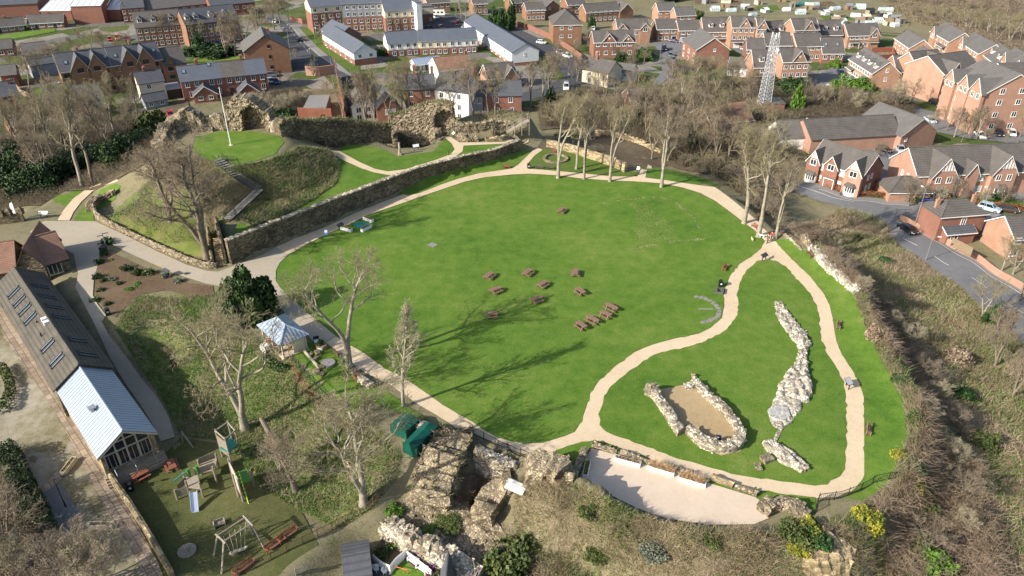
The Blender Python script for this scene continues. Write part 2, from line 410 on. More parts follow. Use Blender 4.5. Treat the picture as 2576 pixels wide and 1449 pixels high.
 # ---- mesh and object helpers
def link(o,parent=None):
 COL.objects.link(o)
 if parent is not None:o.parent=parent
 return o
def mesh_obj(name,verts,faces,mats,parent=None,fmat=None,smooth_=False):
 me=bpy.data.meshes.new(name)
 verts=np.asarray(verts,float).reshape(-1,3)
 if isinstance(faces,np.ndarray):
  n,k=faces.shape
  me.vertices.add(len(verts));me.vertices.foreach_set('co',verts.astype(np.float32).ravel())
  me.loops.add(n*k);me.loops.foreach_set('vertex_index',faces.astype(np.int32).ravel())
  me.polygons.add(n);me.polygons.foreach_set('loop_start',np.arange(0,n*k,k,dtype=np.int32))
  me.polygons.foreach_set('loop_total',np.full(n,k,dtype=np.int32))
  me.update(calc_edges=True);me.validate()
 else:
  me.from_pydata(verts.tolist(),[],faces);me.update()
 for m in(mats if isinstance(mats,(list,tuple))else[mats]):me.materials.append(MATS[m])
 if fmat is not None:me.polygons.foreach_set('material_index',np.asarray(fmat,dtype=np.int32))
 if smooth_:me.polygons.foreach_set('use_smooth',np.ones(len(me.polygons),bool))
 return link(bpy.data.objects.new(name,me),parent)
class B:
 """collects boxes, bars and prisms; obj() links them as one mesh"""
 def __init__(s):s.v=[];s.f=[];s.m=[]
 def add(s,vs,fs,m=0):
  o=len(s.v);s.v+=[tuple(map(float,p))for p in vs];s.f+=[tuple(i+o for i in f)for f in fs];s.m+=[m]*len(fs);return s
 def box(s,x0,x1,y0,y1,z0,z1,m=0):
  return s.add([(x0,y0,z0),(x1,y0,z0),(x1,y1,z0),(x0,y1,z0),(x0,y0,z1),(x1,y0,z1),(x1,y1,z1),(x0,y1,z1)],[(3,2,1,0),(4,5,6,7),(0,1,5,4),(1,2,6,5),(2,3,7,6),(3,0,4,7)],m)
 def slab(s,q,t,m=0):
  """quad or triangle q (list of points) thickened downwards by t"""
  n=len(q);lo=[(p[0],p[1],p[2]-t)for p in q]
  return s.add(list(q)+lo,[tuple(range(n)),tuple(range(2*n-1,n-1,-1))]+[(i,i+n,(i+1)%n+n,(i+1)%n)for i in range(n)],m)
 def prism(s,poly,z0,z1,m=0):
  n=len(poly);a=[(p[0],p[1],z0)for p in poly];b=[(p[0],p[1],z1)for p in poly]
  return s.add(a+b,[tuple(range(n-1,-1,-1)),tuple(range(n,2*n))]+[(i,(i+1)%n,(i+1)%n+n,i+n)for i in range(n)],m)
 def bar(s,p,q,r=0.03,n=6,r2=None,m=0):
  p=Vector(p);q=Vector(q);d=(q-p);r2=r if r2 is None else r2
  if d.length<1e-6:return s
  d.normalize();a=d.orthogonal().normalized();b=d.cross(a)
  vs=[p+(a*math.cos(2*math.pi*i/n)+b*math.sin(2*math.pi*i/n))*r for i in range(n)]+[q+(a*math.cos(2*math.pi*i/n)+b*math.sin(2*math.pi*i/n))*r2 for i in range(n)]
  return s.add(vs,[tuple(range(n-1,-1,-1)),tuple(range(n,2*n))]+[(i,(i+1)%n,(i+1)%n+n,i+n)for i in range(n)],m)
 def obj(s,name,mats,parent=None,loc=None,smooth_=False):
  o=mesh_obj(name,s.v,s.f,mats,parent,s.m if isinstance(mats,(list,tuple))and len(mats)>1 else None,smooth_)
  if loc is not None:o.location=loc
  return o
def tag(o,label,cat,group=None,kind=None):
 o['label']=label;o['category']=cat
 if group:o['group']=group
 if kind:o['kind']=kind
 return o
def thing(name,label,cat,loc=(0,0,0),rz=0.0,group=None):
 o=bpy.data.objects.new(name,None);o.empty_display_size=0.5
 link(o);o.location=loc;o.rotation_euler=(0,0,rz)
 return tag(o,label,cat,group)
def dup(root,loc,rz,label,group=None,scale=1.0):
 r=root.copy();COL.objects.link(r);r.location=loc;r.rotation_euler=(0,0,rz);r.scale=(scale,)*3
 r['label']=label
 if group:r['group']=group
 for ch in root.children:
  c=ch.copy();COL.objects.link(c);c.parent=r
  for g in ch.children:
   d=g.copy();COL.objects.link(d);d.parent=c
 return r
def structure(o):
 o['kind']='structure';return o
 # the ground: one sheet out to the horizon
_ny,_nx=_GX.shape
_idx=np.arange(_nx*_ny).reshape(_ny,_nx)
_F=np.stack([_idx[:-1,:-1],_idx[:-1,1:],_idx[1:,1:],_idx[1:,:-1]],-1).reshape(-1,4)
structure(mesh_obj('ground',np.stack([_GX,_GY,_GZ],-1).reshape(-1,3),_F,'rough_ground',None,None,True))
_lift=[0.05]
def sheet(name,pts,mat,world_=False,step=2.0,lift=None,thick=0,kind='structure'):
 """a surface (path, road, lawn, bed) draped over the ground inside a traced outline"""
 poly=np.array(pts,float)if world_ else GG(pts)
 if lift is None:
  lift=_lift[0];_lift[0]+=0.004
 n=len(poly)
 ring=[];rag=mat=='mown_lawn';rs=.7 if rag else step
 for i in range(n):
  a,b=poly[i],poly[(i+1)%n]
  L=np.hypot(*(b-a));k=max(1,int(L/rs))
  for j in range(k):ring.append(a+(b-a)*j/k+(rng.normal(0,.09,2)if rag else 0))
 ring=np.array(ring)
 lo,hi=ring.min(0),ring.max(0)
 sp=1.0 if step<=1 else 2.0;X,Y=np.meshgrid(np.arange(math.ceil(lo[0]),hi[0],sp),np.arange(math.ceil(lo[1]),hi[1],sp))
 X,Y=X.ravel(),Y.ravel()
 keep=sdist(poly,X,Y)<-0.3*step
 allp=[Vector(p)for p in ring]+[Vector((x,y))for x,y in zip(X[keep],Y[keep])]
 m=len(ring)
 vv,ee,ff,*_=delaunay_2d_cdt(allp,[(i,(i+1)%m)for i in range(m)],[],1,1e-4)
 V=np.array([(p.x,p.y)for p in vv])
 Z=hz(V[:,0],V[:,1])+lift
 F=[tuple(f)for f in ff]
 cx_=np.array([V[list(f)].mean(0)for f in F])
 ok=inside(poly,cx_[:,0],cx_[:,1])
 F=[f for f,k in zip(F,ok)if k]
 o=mesh_obj(name,np.column_stack([V,Z]),F,mat,None,None,True)
 # keep normals up
 me=o.data
 if len(me.polygons)and me.polygons[0].normal.z<0:me.flip_normals()
 o['kind']=kind
 return o
def strip(name,pts,w,mat,**k):
 """a sheet of even width along a traced line"""
 c=GG(pts);return sheet(name,ribbon(c,w),mat,True,**k)
def ribbon(c,w):
 c=np.asarray(c,float);t=np.gradient(c,axis=0);t/=np.linalg.norm(t,axis=1)[:,None]
 nrm=np.column_stack([-t[:,1],t[:,0]]);w=np.broadcast_to(np.asarray(w,float),(len(c),))[:,None]
 return np.vstack([c+nrm*w/2,(c-nrm*w/2)[::-1]])
def curve(pts,n=8):
 """Catmull-Rom through pixel or world points"""
 p=np.array(pts,float);out=[]
 for i in range(len(p)-1):
  a,b,c,d=p[max(i-1,0)],p[i],p[i+1],p[min(i+2,len(p)-1)]
  for t in np.arange(n)/n:
   out.append(0.5*((2*b)+(c-a)*t+(2*a-5*b+4*c-d)*t*t+(3*b-a-3*c+d)*t**3))
 out.append(p[-1]);return np.array(out)
 # ---- grass, paths, roads (outlines traced off the photograph onto the ground)
LAWN=[(1225,1087),(1270,1107),(1320,1117),(1370,1113),(1420,1098),(1446,1087),(1463,1060),(1475,1025),(1485,990),(1508,957),(1550,920),(1595,887),(1638,868),(1698,852),(1758,840),(1788,825),(1815,800),(1823,770),(1820,745),(1825,722),(1838,692),(1860,665),(1888,647),(1913,627),(1924,607),(1898,580),(1870,560),(1838,535),(1800,507),(1763,487),(1718,473),(1663,462),(1588,457),(1533,455),(1463,450),(1400,442),(1333,438),(1288,440),(1219,447),(1169,458),(1119,475),(1069,492),(1019,510),(969,527),(926,542),(889,560),(859,575),(824,590),(799,602),(761,622),(726,641),(704,662),(694,682),(694,707),(706,726),(726,744),(770,785),(841,839),(874,864),(916,889),(969,927),(1014,949),(1069,987),(1114,1019),(1189,1062)]
INNER=[(1932,653),(1954,657),(1982,677),(2014,712),(2042,744),(2054,769),(2062,809),(2067,849),(2074,874),(2087,899),(2112,937),(2122,962),(2128,994),(2128,1084),(2127,1182),(2112,1197),(2082,1217),(2049,1223),(2007,1217),(1932,1207),(1838,1192),(1763,1169),(1688,1147),(1613,1119),(1563,1102),(1524,1089),(1508,1070),(1508,1042),(1518,999),(1538,972),(1570,944),(1600,922),(1633,899),(1675,884),(1733,872),(1783,854),(1825,832),(1848,804),(1857,774),(1856,744),(1858,722),(1865,700),(1880,677),(1905,658)]
sheet('lawn',GG(LAWN),'mown_lawn',True)
sheet('lawn',GG(INNER),'mown_lawn',True)
# outer grass rims
sheet('lawn',[(1949,605),(1980,600),(2045,640),(2148,742),(2178,830),(2222,915),(2268,1000),(2282,1090),(2245,1200),(2165,1262),(2107,1250),(2144,1237),(2169,1209),(2174,1194),(2174,1087),(2173,1000),(2164,969),(2144,932),(2119,894),(2104,859),(2099,832),(2094,799),(2087,769),(2072,739),(2059,722),(2037,695),(2007,667),(1977,637)],'mown_lawn')
sheet('lawn',[(1388,1139),(1428,1122),(1463,1112),(1495,1109),(1525,1114),(1575,1132),(1620,1149),(1663,1169),(1713,1187),(1763,1199),(1825,1214),(1888,1232),(1932,1237),(1994,1247),(2052,1253),(2050,1290),(1947,1284),(1898,1252),(1783,1217),(1618,1167),(1553,1147),(1488,1129),(1473,1152),(1463,1187),(1440,1218),(1395,1190),(1340,1165),(1358,1148)],'mown_lawn')
sheet('lawn',[(1026,493),(1056,487),(1106,467),(1156,450),(1206,437),(1269,428),(1300,415),(1338,384),(1318,372),(1244,398),(1164,416),(1054,445),(1000,490)],'mown_lawn')
sheet('lawn',[(1338,385),(1360,374),(1420,380),(1500,395),(1570,430),(1613,435),(1603,445),(1538,445),(1463,437),(1363,428),(1328,424),(1326,412)],'town_green')
sheet('lawn',[(1616,428),(1640,422),(1700,430),(1770,448),(1812,470),(1763,466),(1678,455),(1623,446)],'mown_lawn')
sheet('lawn',[(735,885),(770,860),(820,865),(860,905),(890,930),(960,975),(1010,1010),(1050,1040),(1090,1060),(1020,1045),(930,1012),(870,1050),(800,985),(745,930)],'mown_lawn')
# terrace and motte
MT=[(492,345),(560,330),(640,332),(700,342),(716,358),(692,388),(650,404),(600,414),(548,410),(505,398),(484,375)]
sheet('lawn',MT,'mown_lawn',step=1.5)
sheet('lawn',[(577,606),(700,556),(820,510),(940,466),(1050,425),(1160,397),(1240,380),(1305,357),(1155,360),(1120,352),(1090,382),(1000,394),(955,372),(870,362),(845,385),(858,425),(850,462),(790,505),(715,545),(640,575),(600,560),(590,580)],'mown_lawn',step=1.0,lift=0.12)
sheet('lawn',[(185,557),(215,510),(252,478),(292,462),(302,470),(290,500),(250,525),(236,545),(240,558)],'mown_lawn',lift=0.07)
sheet('lawn',[(95,522),(150,492),(205,468),(250,458),(225,480),(190,505),(170,522)],'mown_lawn',lift=0.07)
sheet('lawn',[(262,566),(300,545),(380,500),(450,520),(520,580),(540,655),(470,645),(400,612),(310,575)],'worn_lawn',lift=0.16,step=1)
# soil, gardens, yards
sheet('garden_slope',[(420,742),(540,735),(560,800),(640,850),(735,905),(830,1010),(960,1090),(1010,1150),(1000,1200),(940,1280),(850,1330),(760,1290),(660,1230),(560,1110),(455,1095),(400,990),(330,890),(290,830),(300,790),(350,740)],'garden_slope',lift=0.05)
sheet('herb_bed',[(252,640),(290,640),(400,690),(470,712),(535,720),(540,745),(470,745),(420,730),(360,740),(310,780),(290,800),(262,775),(240,740),(240,700)],'bare_soil')
sheet('red_soil_strip',[(722,905),(740,915),(770,960),(805,1000),(850,1045),(895,1075),(860,1075),(815,1045),(775,1005),(740,950)],'red_soil')
sheet('mound_side',[(262,560),(300,520),(380,450),(430,385),(490,402),(548,413),(600,452),(652,484),(575,558),(548,600),(542,655),(470,642),(400,610),(310,572)],'garden_slope',lift=0.11,step=1.0)
sheet('playground_turf',[(305,1195),(412,1145),(455,1100),(560,1118),(640,1190),(700,1240),(760,1290),(800,1370),(790,1420),(740,1470),(420,1470),(380,1380),(330,1280)],'playground_turf',lift=0.06)
sheet('yard',[(-80,740),(0,760),(60,880),(140,975),(260,1180),(330,1330),(410,1470),(-100,1470),(-90,1100)],'mossy_yard',lift=0.03)
sheet('flag_path',[(-10,775),(20,775),(75,880),(150,990),(240,1130),(275,1190),(330,1290),(400,1420),(415,1465),(375,1465),(330,1390),(262,1275),(200,1150),(130,1020),(60,920),(10,850)],'flagstones')
sheet('paving',[(95,1245),(150,1215),(185,1265),(215,1330),(150,1345),(125,1300)],'old_asphalt')
sheet('paving',[(95,1240),(160,1165),(175,1185),(150,1212),(108,1250)],'flagstones')
# paths
APRON=[(75,585),(110,557),(190,557),(240,558),(262,568),(310,590),(400,635),(470,667),(520,682),(548,685),(610,662),(660,642),(694,623),(726,641),(704,662),(694,682),(694,707),(706,726),(726,744),(703,775),(660,760),(560,722),(520,715),(440,690),(330,640),(280,615),(255,618),(250,652),(244,677),(236,712),(234,744),(246,767),(267,794),(257,812),(275,839),(322,899),(390,984),(425,1049),(440,1100),(405,1112),(390,1079),(340,1000),(275,897),(190,724),(197,690),(185,640),(120,610)]
sheet('lane',APRON,'tan_tarmac')
sheet('lane',[(703,775),(726,744),(770,785),(844,846),(819,862),(790,862),(760,830),(730,800)],'tan_tarmac')
LOOP=[(844,846),(874,864),(916,889),(969,927),(1014,949),(1069,987),(1114,1019),(1189,1062),(1225,1087),(1270,1107),(1320,1117),(1370,1113),(1420,1098),(1446,1087),(1463,1060),(1475,1025),(1485,990),(1508,957),(1550,920),(1595,887),(1638,868),(1698,852),(1758,840),(1788,825),(1815,800),(1823,770),(1820,745),(1825,722),(1838,692),(1860,665),(1888,647),(1913,627),(1924,607),(1949,605),(1977,637),(2007,667),(2037,695),(2059,722),(2072,739),(2087,769),(2094,799),(2099,832),(2104,859),(2119,894),(2144,932),(2164,969),(2173,1000),(2174,1087),(2174,1194),(2169,1209),(2144,1237),(2107,1250),(2052,1253),(1994,1247),(1932,1237),(1888,1232),(1825,1214),(1763,1199),(1713,1187),(1663,1169),(1620,1149),(1575,1132),(1525,1114),(1495,1109),(1463,1112),(1428,1122),(1388,1139),(1358,1148),(1320,1143),(1288,1132),(1225,1106),(1191,1090),(1159,1087),(1134,1067),(1089,1039),(1054,1019),(1011,989),(976,964),(926,942),(884,914),(850,885),(819,862)]
# the loop path has a hole (the inner lawn lies just above it)
lp=sheet('gravel_path',LOOP,'gravel_path',lift=0.035)
sheet('gravel_path',[(726,641),(694,623),(744,600),(819,572),(894,537),(956,512),(1014,490),(1026,493),(1056,487),(1106,467),(1156,450),(1206,437),(1269,428),(1288,425),(1303,416),(1338,382),(1352,372),(1365,378),(1345,392),(1328,412),(1330,426),(1363,428),(1463,437),(1538,445),(1603,445),(1613,427),(1630,415),(1640,420),(1623,448),(1678,455),(1763,468),(1798,472),(1813,482),(1846,507),(1876,532),(1905,557),(1949,605),(1924,607),(1898,580),(1870,560),(1838,535),(1800,507),(1763,487),(1718,473),(1663,462),(1588,457),(1533,455),(1463,450),(1400,442),(1333,438),(1288,440),(1219,447),(1169,458),(1119,475),(1069,492),(1019,510),(969,527),(926,542),(889,560),(859,575),(824,590),(799,602),(761,622)],'gravel_path')
sheet('gravel_path',[(832,380),(854,382),(869,390),(906,410),(944,427),(976,433),(1019,428),(1094,405),(1134,390),(1144,377),(1136,362),(1119,348),(1134,346),(1156,360),(1269,359),(1330,352),(1330,358),(1269,363),(1166,368),(1164,382),(1144,397),(1081,420),(1014,440),(976,442),(939,435),(909,425),(869,407),(844,392)],'gravel_path',step=1.0,lift=0.17)
sheet('gravel_path',[(145,555),(160,530),(185,500),(220,475),(262,459),(295,452),(298,457),(262,468),(235,480),(205,508),(185,535),(175,556)],'gravel_path',lift=0.10)
sheet('gravel_terrace',[(1488,1129),(1553,1147),(1618,1167),(1783,1217),(1898,1252),(1932,1274),(1947,1290),(1932,1306),(1898,1320),(1783,1322),(1675,1306),(1603,1280),(1550,1254),(1513,1235),(1468,1222),(1446,1216),(1463,1187),(1473,1152)],'pale_gravel')
sheet('chapel_floor',[(1640,985),(1725,968),(1762,966),(1810,1022),(1855,1069),(1873,1102),(1863,1137),(1813,1147),(1775,1130),(1738,1104),(1700,1070)],'sandy_floor',lift=0.085)
sheet('entrance_yard',[(1365,378),(1352,368),(1400,345),(1470,335),(1560,345),(1640,365),(1700,395),(1690,415),(1640,422),(1613,427),(1560,410),(1490,385),(1420,375)],'leaf_litter',lift=0.04)
# brambly land beyond the castle edge
sheet('rough_slope',[(1960,585),(2040,560),(2120,520),(2190,535),(2240,570),(2260,620),(2330,668),(2420,730),(2490,790),(2590,880),(2590,1560),(2150,1560),(1120,1560),(1180,1380),(1210,1300),(1290,1210),(1400,1200),(1446,1222),(1520,1250),(1600,1292),(1670,1318),(1780,1336),(1900,1338),(2060,1325),(2165,1268),(2245,1205),(2290,1090),(2275,1000),(2225,915),(2180,830),(2148,742),(2045,640)],'rough_slope',lift=0.12,step=1.0)
sheet('rough_slope',[(600,418),(660,408),(712,392),(740,372),(830,380),(855,425),(845,462),(790,503),(715,543),(640,572),(600,550),(655,485),(600,455),(560,430)],'garden_slope',lift=0.12,step=1.0)
# built up ground
sheet('town_ground',[(-60,-30),(700,-30),(1290,-30),(1300,60),(1500,120),(1640,100),(1660,-20),(1760,50),(2280,90),(2400,100),(2640,180),(2640,560),(2400,530),(2280,510),(2150,490),(2040,440),(1990,250),(1880,190),(1700,215),(1500,240),(1330,272),(1146,296),(880,296),(660,240),(480,250),(330,290),(150,330),(-60,360)],'town_plots',lift=.02,step=4)
# town roads
sheet('road',[(700,45),(735,72),(760,105),(800,140),(845,170),(829,176),(739,174),(728,130),(719,90),(700,60),(660,45)],'asphalt')
sheet('pavement',[(735,62),(752,70),(800,120),(850,160),(900,200),(880,205),(845,170),(800,140),(760,105),(735,72)],'pavement_slabs')
sheet('road',[(840,172),(900,200),(960,215),(950,232),(880,215),(829,180)],'asphalt')
sheet('road',[(1295,70),(1330,85),(1400,118),(1470,160),(1520,185),(1490,205),(1440,222),(1380,240),(1320,260),(1290,262),(1290,240),(1350,225),(1420,195),(1400,165),(1330,115),(1280,85)],'asphalt')
sheet('parking',[(1050,62),(1100,45),(1160,35),(1195,55),(1205,80),(1140,82),(1080,80)],'asphalt')
sheet('road',[(1640,108),(1700,102),(1760,108),(1740,128),(1700,132),(1700,160),(1690,190),(1660,215),(1640,215),(1665,180),(1665,140)],'old_asphalt')
sheet('road',[(1820,108),(1900,112),(1905,130),(1880,145),(1850,130)],'old_asphalt')
sheet('road',[(2030,205),(2110,160),(2130,175),(2150,200),(2180,205),(2110,225),(2070,225)],'old_asphalt')
sheet('road',[(2260,195),(2380,205),(2385,232),(2320,232),(2270,215)],'old_asphalt')
sheet('parking',[(2280,265),(2380,290),(2576,290),(2600,380),(2560,362),(2440,350),(2340,330)],'old_asphalt')
sheet('parking',[(2150,372),(2270,372),(2300,400),(2280,430),(2310,470),(2230,480),(2180,440)],'old_asphalt')
ROAD=[(1940,425),(1985,445),(2030,463),(2090,487),(2149,505),(2257,515),(2380,535),(2600,558),(2600,600),(2440,580),(2330,570),(2310,578),(2352,605),(2442,655),(2532,715),(2600,760),(2600,880),(2489,782),(2422,726),(2329,662),(2247,608),(2225,570),(2160,545),(2094,515),(1994,482),(1930,455)]
sheet('road',ROAD,'old_asphalt')
sheet('pavement',[(2030,452),(2090,478),(2149,497),(2257,506),(2380,526),(2600,549),(2600,558),(2380,535),(2257,515),(2149,505),(2090,487),(2030,463)],'pavement_slabs')
sheet('pavement',[(2307,577),(2352,597),(2442,643),(2532,703),(2600,748),(2600,760),(2532,715),(2442,655),(2352,605),(2300,582)],'pavement_slabs')
# verges and open ground in town
sheet('grass_verge',[(752,70),(790,72),(840,95),(905,165),(905,190),(870,175),(800,120)],'town_green')
sheet('grass_verge',[(0,90),(60,80),(140,72),(140,80),(60,95),(0,105)],'mown_lawn')
sheet('grass_verge',[(75,235),(115,215),(165,215),(160,232),(120,242)],'mown_lawn')
sheet('grass_verge',[(90,190),(150,178),(160,190),(110,205)],'town_green')
sheet('grass_verge',[(465,158),(520,148),(600,142),(620,148),(540,156)],'mown_lawn')
sheet('grass_verge',[(2180,478),(2245,480),(2310,488),(2300,505),(2240,506),(2190,498)],'town_green')
sheet('grass_verge',[(2320,492),(2600,510),(2600,530),(2330,505)],'town_green')
sheet('drive',[(400,262),(470,250),(478,268),(452,300),(410,305)],'leaf_litter')
sheet('woodland_floor',[(0,345),(150,330),(330,300),(430,300),(430,380),(300,450),(170,482),(60,520),(-60,540),(-60,360)],'leaf_litter')
sheet('woodland_floor',[(1350,250),(1480,220),(1640,250),(1800,220),(1900,200),(2000,260),(2000,330),(1900,400),(1780,440),(1700,425),(1600,380),(1460,325),(1360,330)],'leaf_litter')
sheet('wasteland',[(660,245),(760,225),(880,225),(1010,240),(1010,285),(880,300),(720,300),(600,290),(560,260)],'rough_slope')
sheet('allotments',[(1640,20),(1760,0),(1950,-10),(2200,10),(2290,60),(2270,85),(2000,75),(1760,55)],'rough_ground')
# ---- house kit
_WIN={}
def win_mesh(w,h,kind,lights):
 k=(round(w,2),round(h,2),kind,lights)
 if k in _WIN:return _WIN[k]
 b=B();w*=1.15;h*=1.12;t=0.075 if kind!='dark' else 0.06;hw=w/2
 b.box(-hw,hw,-0.03,0.05,0,h,1)
 b.box(-hw-0.04,-hw+t,-0.08,0.03,0,h,0).box(hw-t,hw+0.04,-0.08,0.03,0,h,0)
 b.box(-hw+t,hw-t,-0.08,0.03,0,t,0).box(-hw+t,hw-t,-0.08,0.03,h-t,h,0)
 for i in range(1,lights):
  x=-hw+w*i/lights;b.box(x-0.045,x+0.045,-0.075,0.03,t,h-t,0)
 b.box(-hw-0.1,hw+0.1,-0.14,0.02,-0.09,-0.002,2)
 me=bpy.data.meshes.new('window');me.from_pydata(b.v,[],b.f)
 fr={'white':'white_paint','dark':'timber_dark','sky':'dark_metal','stone':'pale_timber','blank':'white_paint'}[kind]
 gl={'white':'glass','dark':'glass','sky':'skylight_glass','stone':'glass','blank':'pale_glass'}[kind]
 for m in(fr,gl,'cream_render' if kind=='dark' else fr):me.materials.append(MATS[m])
 me.polygons.foreach_set('material_index',b.m);me.update()
 _WIN[k]=me;return me
def add_win(parent,x,y,z,w,h,kind='white',rz=0.0,lights=2,name='window'):
 o=link(bpy.data.objects.new(name,win_mesh(w,h,kind,lights)),parent);o.location=(x,y,z);o.rotation_euler=(0,0,rz);return o
def roof_gable(b,L,y0,y1,eh,rh,ov=0.35,og=0.25,t=0.16,x0=0.0):
 """two slopes, ridge along x, over a wall box x0..L, y0..y1"""
 ym=(y0+y1)/2;s=rh/(ym-y0);z0=eh-ov*s+0.06;zr=eh+rh+0.06
 a,c=x0-og,L+og
 b.slab([(a,y0-ov,z0),(c,y0-ov,z0),(c,ym,zr),(a,ym,zr)],t)
 b.slab([(c,y1+ov,z0),(a,y1+ov,z0),(a,ym,zr),(c,ym,zr)],t)
 b.bar((a,ym,zr+0.01),(c,ym,zr+0.01),0.13,6)
def roof_front(b,L,y0,y1,eh,rh,ov=0.35,og=0.25,t=0.16,x0=0.0):
 xm=(x0+L)/2;s=rh/(xm-x0);z0=eh-ov*s+0.06;zr=eh+rh+0.06
 a,c=y0-og,y1+og
 b.slab([(x0-ov,c,z0),(x0-ov,a,z0),(xm,a,zr),(xm,c,zr)],t)
 b.slab([(L+ov,a,z0),(L+ov,c,z0),(xm,c,zr),(xm,a,zr)],t)
 b.bar((xm,a,zr+0.01),(xm,c,zr+0.01),0.13,6)
def roof_hip(b,L,y0,y1,eh,rh,ov=0.35,t=0.16,x0=0.0):
 a,c,d,e=x0-ov,L+ov,y0-ov,y1+ov
 w=min(c-a,e-d)/2;zr=eh+rh+0.06;z0=eh-0.02
 if c-a>=e-d:r1,r2=(a+w,(d+e)/2,zr),(c-w,(d+e)/2,zr)
 else:r1,r2=((a+c)/2,d+w,zr),((a+c)/2,e-w,zr)
 p=[(a,d,z0),(c,d,z0),(c,e,z0),(a,e,z0)]
 if c-a>=e-d:qs=[[p[0],p[1],r2,r1],[p[1],p[2],r2],[p[2],p[3],r1,r2],[p[3],p[0],r1]]
 else:qs=[[p[0],p[1],r1],[p[1],p[2],r2,r1],[p[2],p[3],r2],[p[3],p[0],r1,r2]]
 for q in qs:b.slab(q,t)
 b.bar(r1,r2,0.12,6)
 for i in range(4):b.bar(p[i],r1 if(i in(0,3)if c-a>=e-d else i in(0,1))else r2,0.10,6)
def chimney(parent,x,y,z0,z1,mat='red_brick',pots=2,w=0.8,d=0.5):
 b=B();b.box(x-w/2,x+w/2,y-d/2,y+d/2,z0,z1);b.box(x-w/2-0.07,x+w/2+0.07,y-d/2-0.07,y+d/2+0.07,z1+0.002,z1+0.18)
 o=b.obj('chimney',mat,parent)
 for i in range(pots):
  xx=x+(i-(pots-1)/2)*w/max(pots,1);q=B();q.bar((xx,y,z1+0.18),(xx,y,z1+0.62),0.14,8,0.11);q.obj('chimney_pot','chimney_pot',o)
def frame_of(A,Bp,eh,zg=None,under=None):
 """front eave corners in the photo -> base point, heading and length on the ground"""
 z=-7.0 if zg is None else zg
 for _ in range(6):
  a,c=P(*A,z+eh),P(*Bp,z+eh)
  if zg is None:
   mid=(a+c)/2;z=float(hz(mid[0],mid[1]))
 a,c=P(*A,z+eh),P(*Bp,z+eh);d=c-a
 return(a[0],a[1],z),math.atan2(d[1],d[0]),float(np.hypot(d[0],d[1]))
HOUSES=[];FOOT=[]
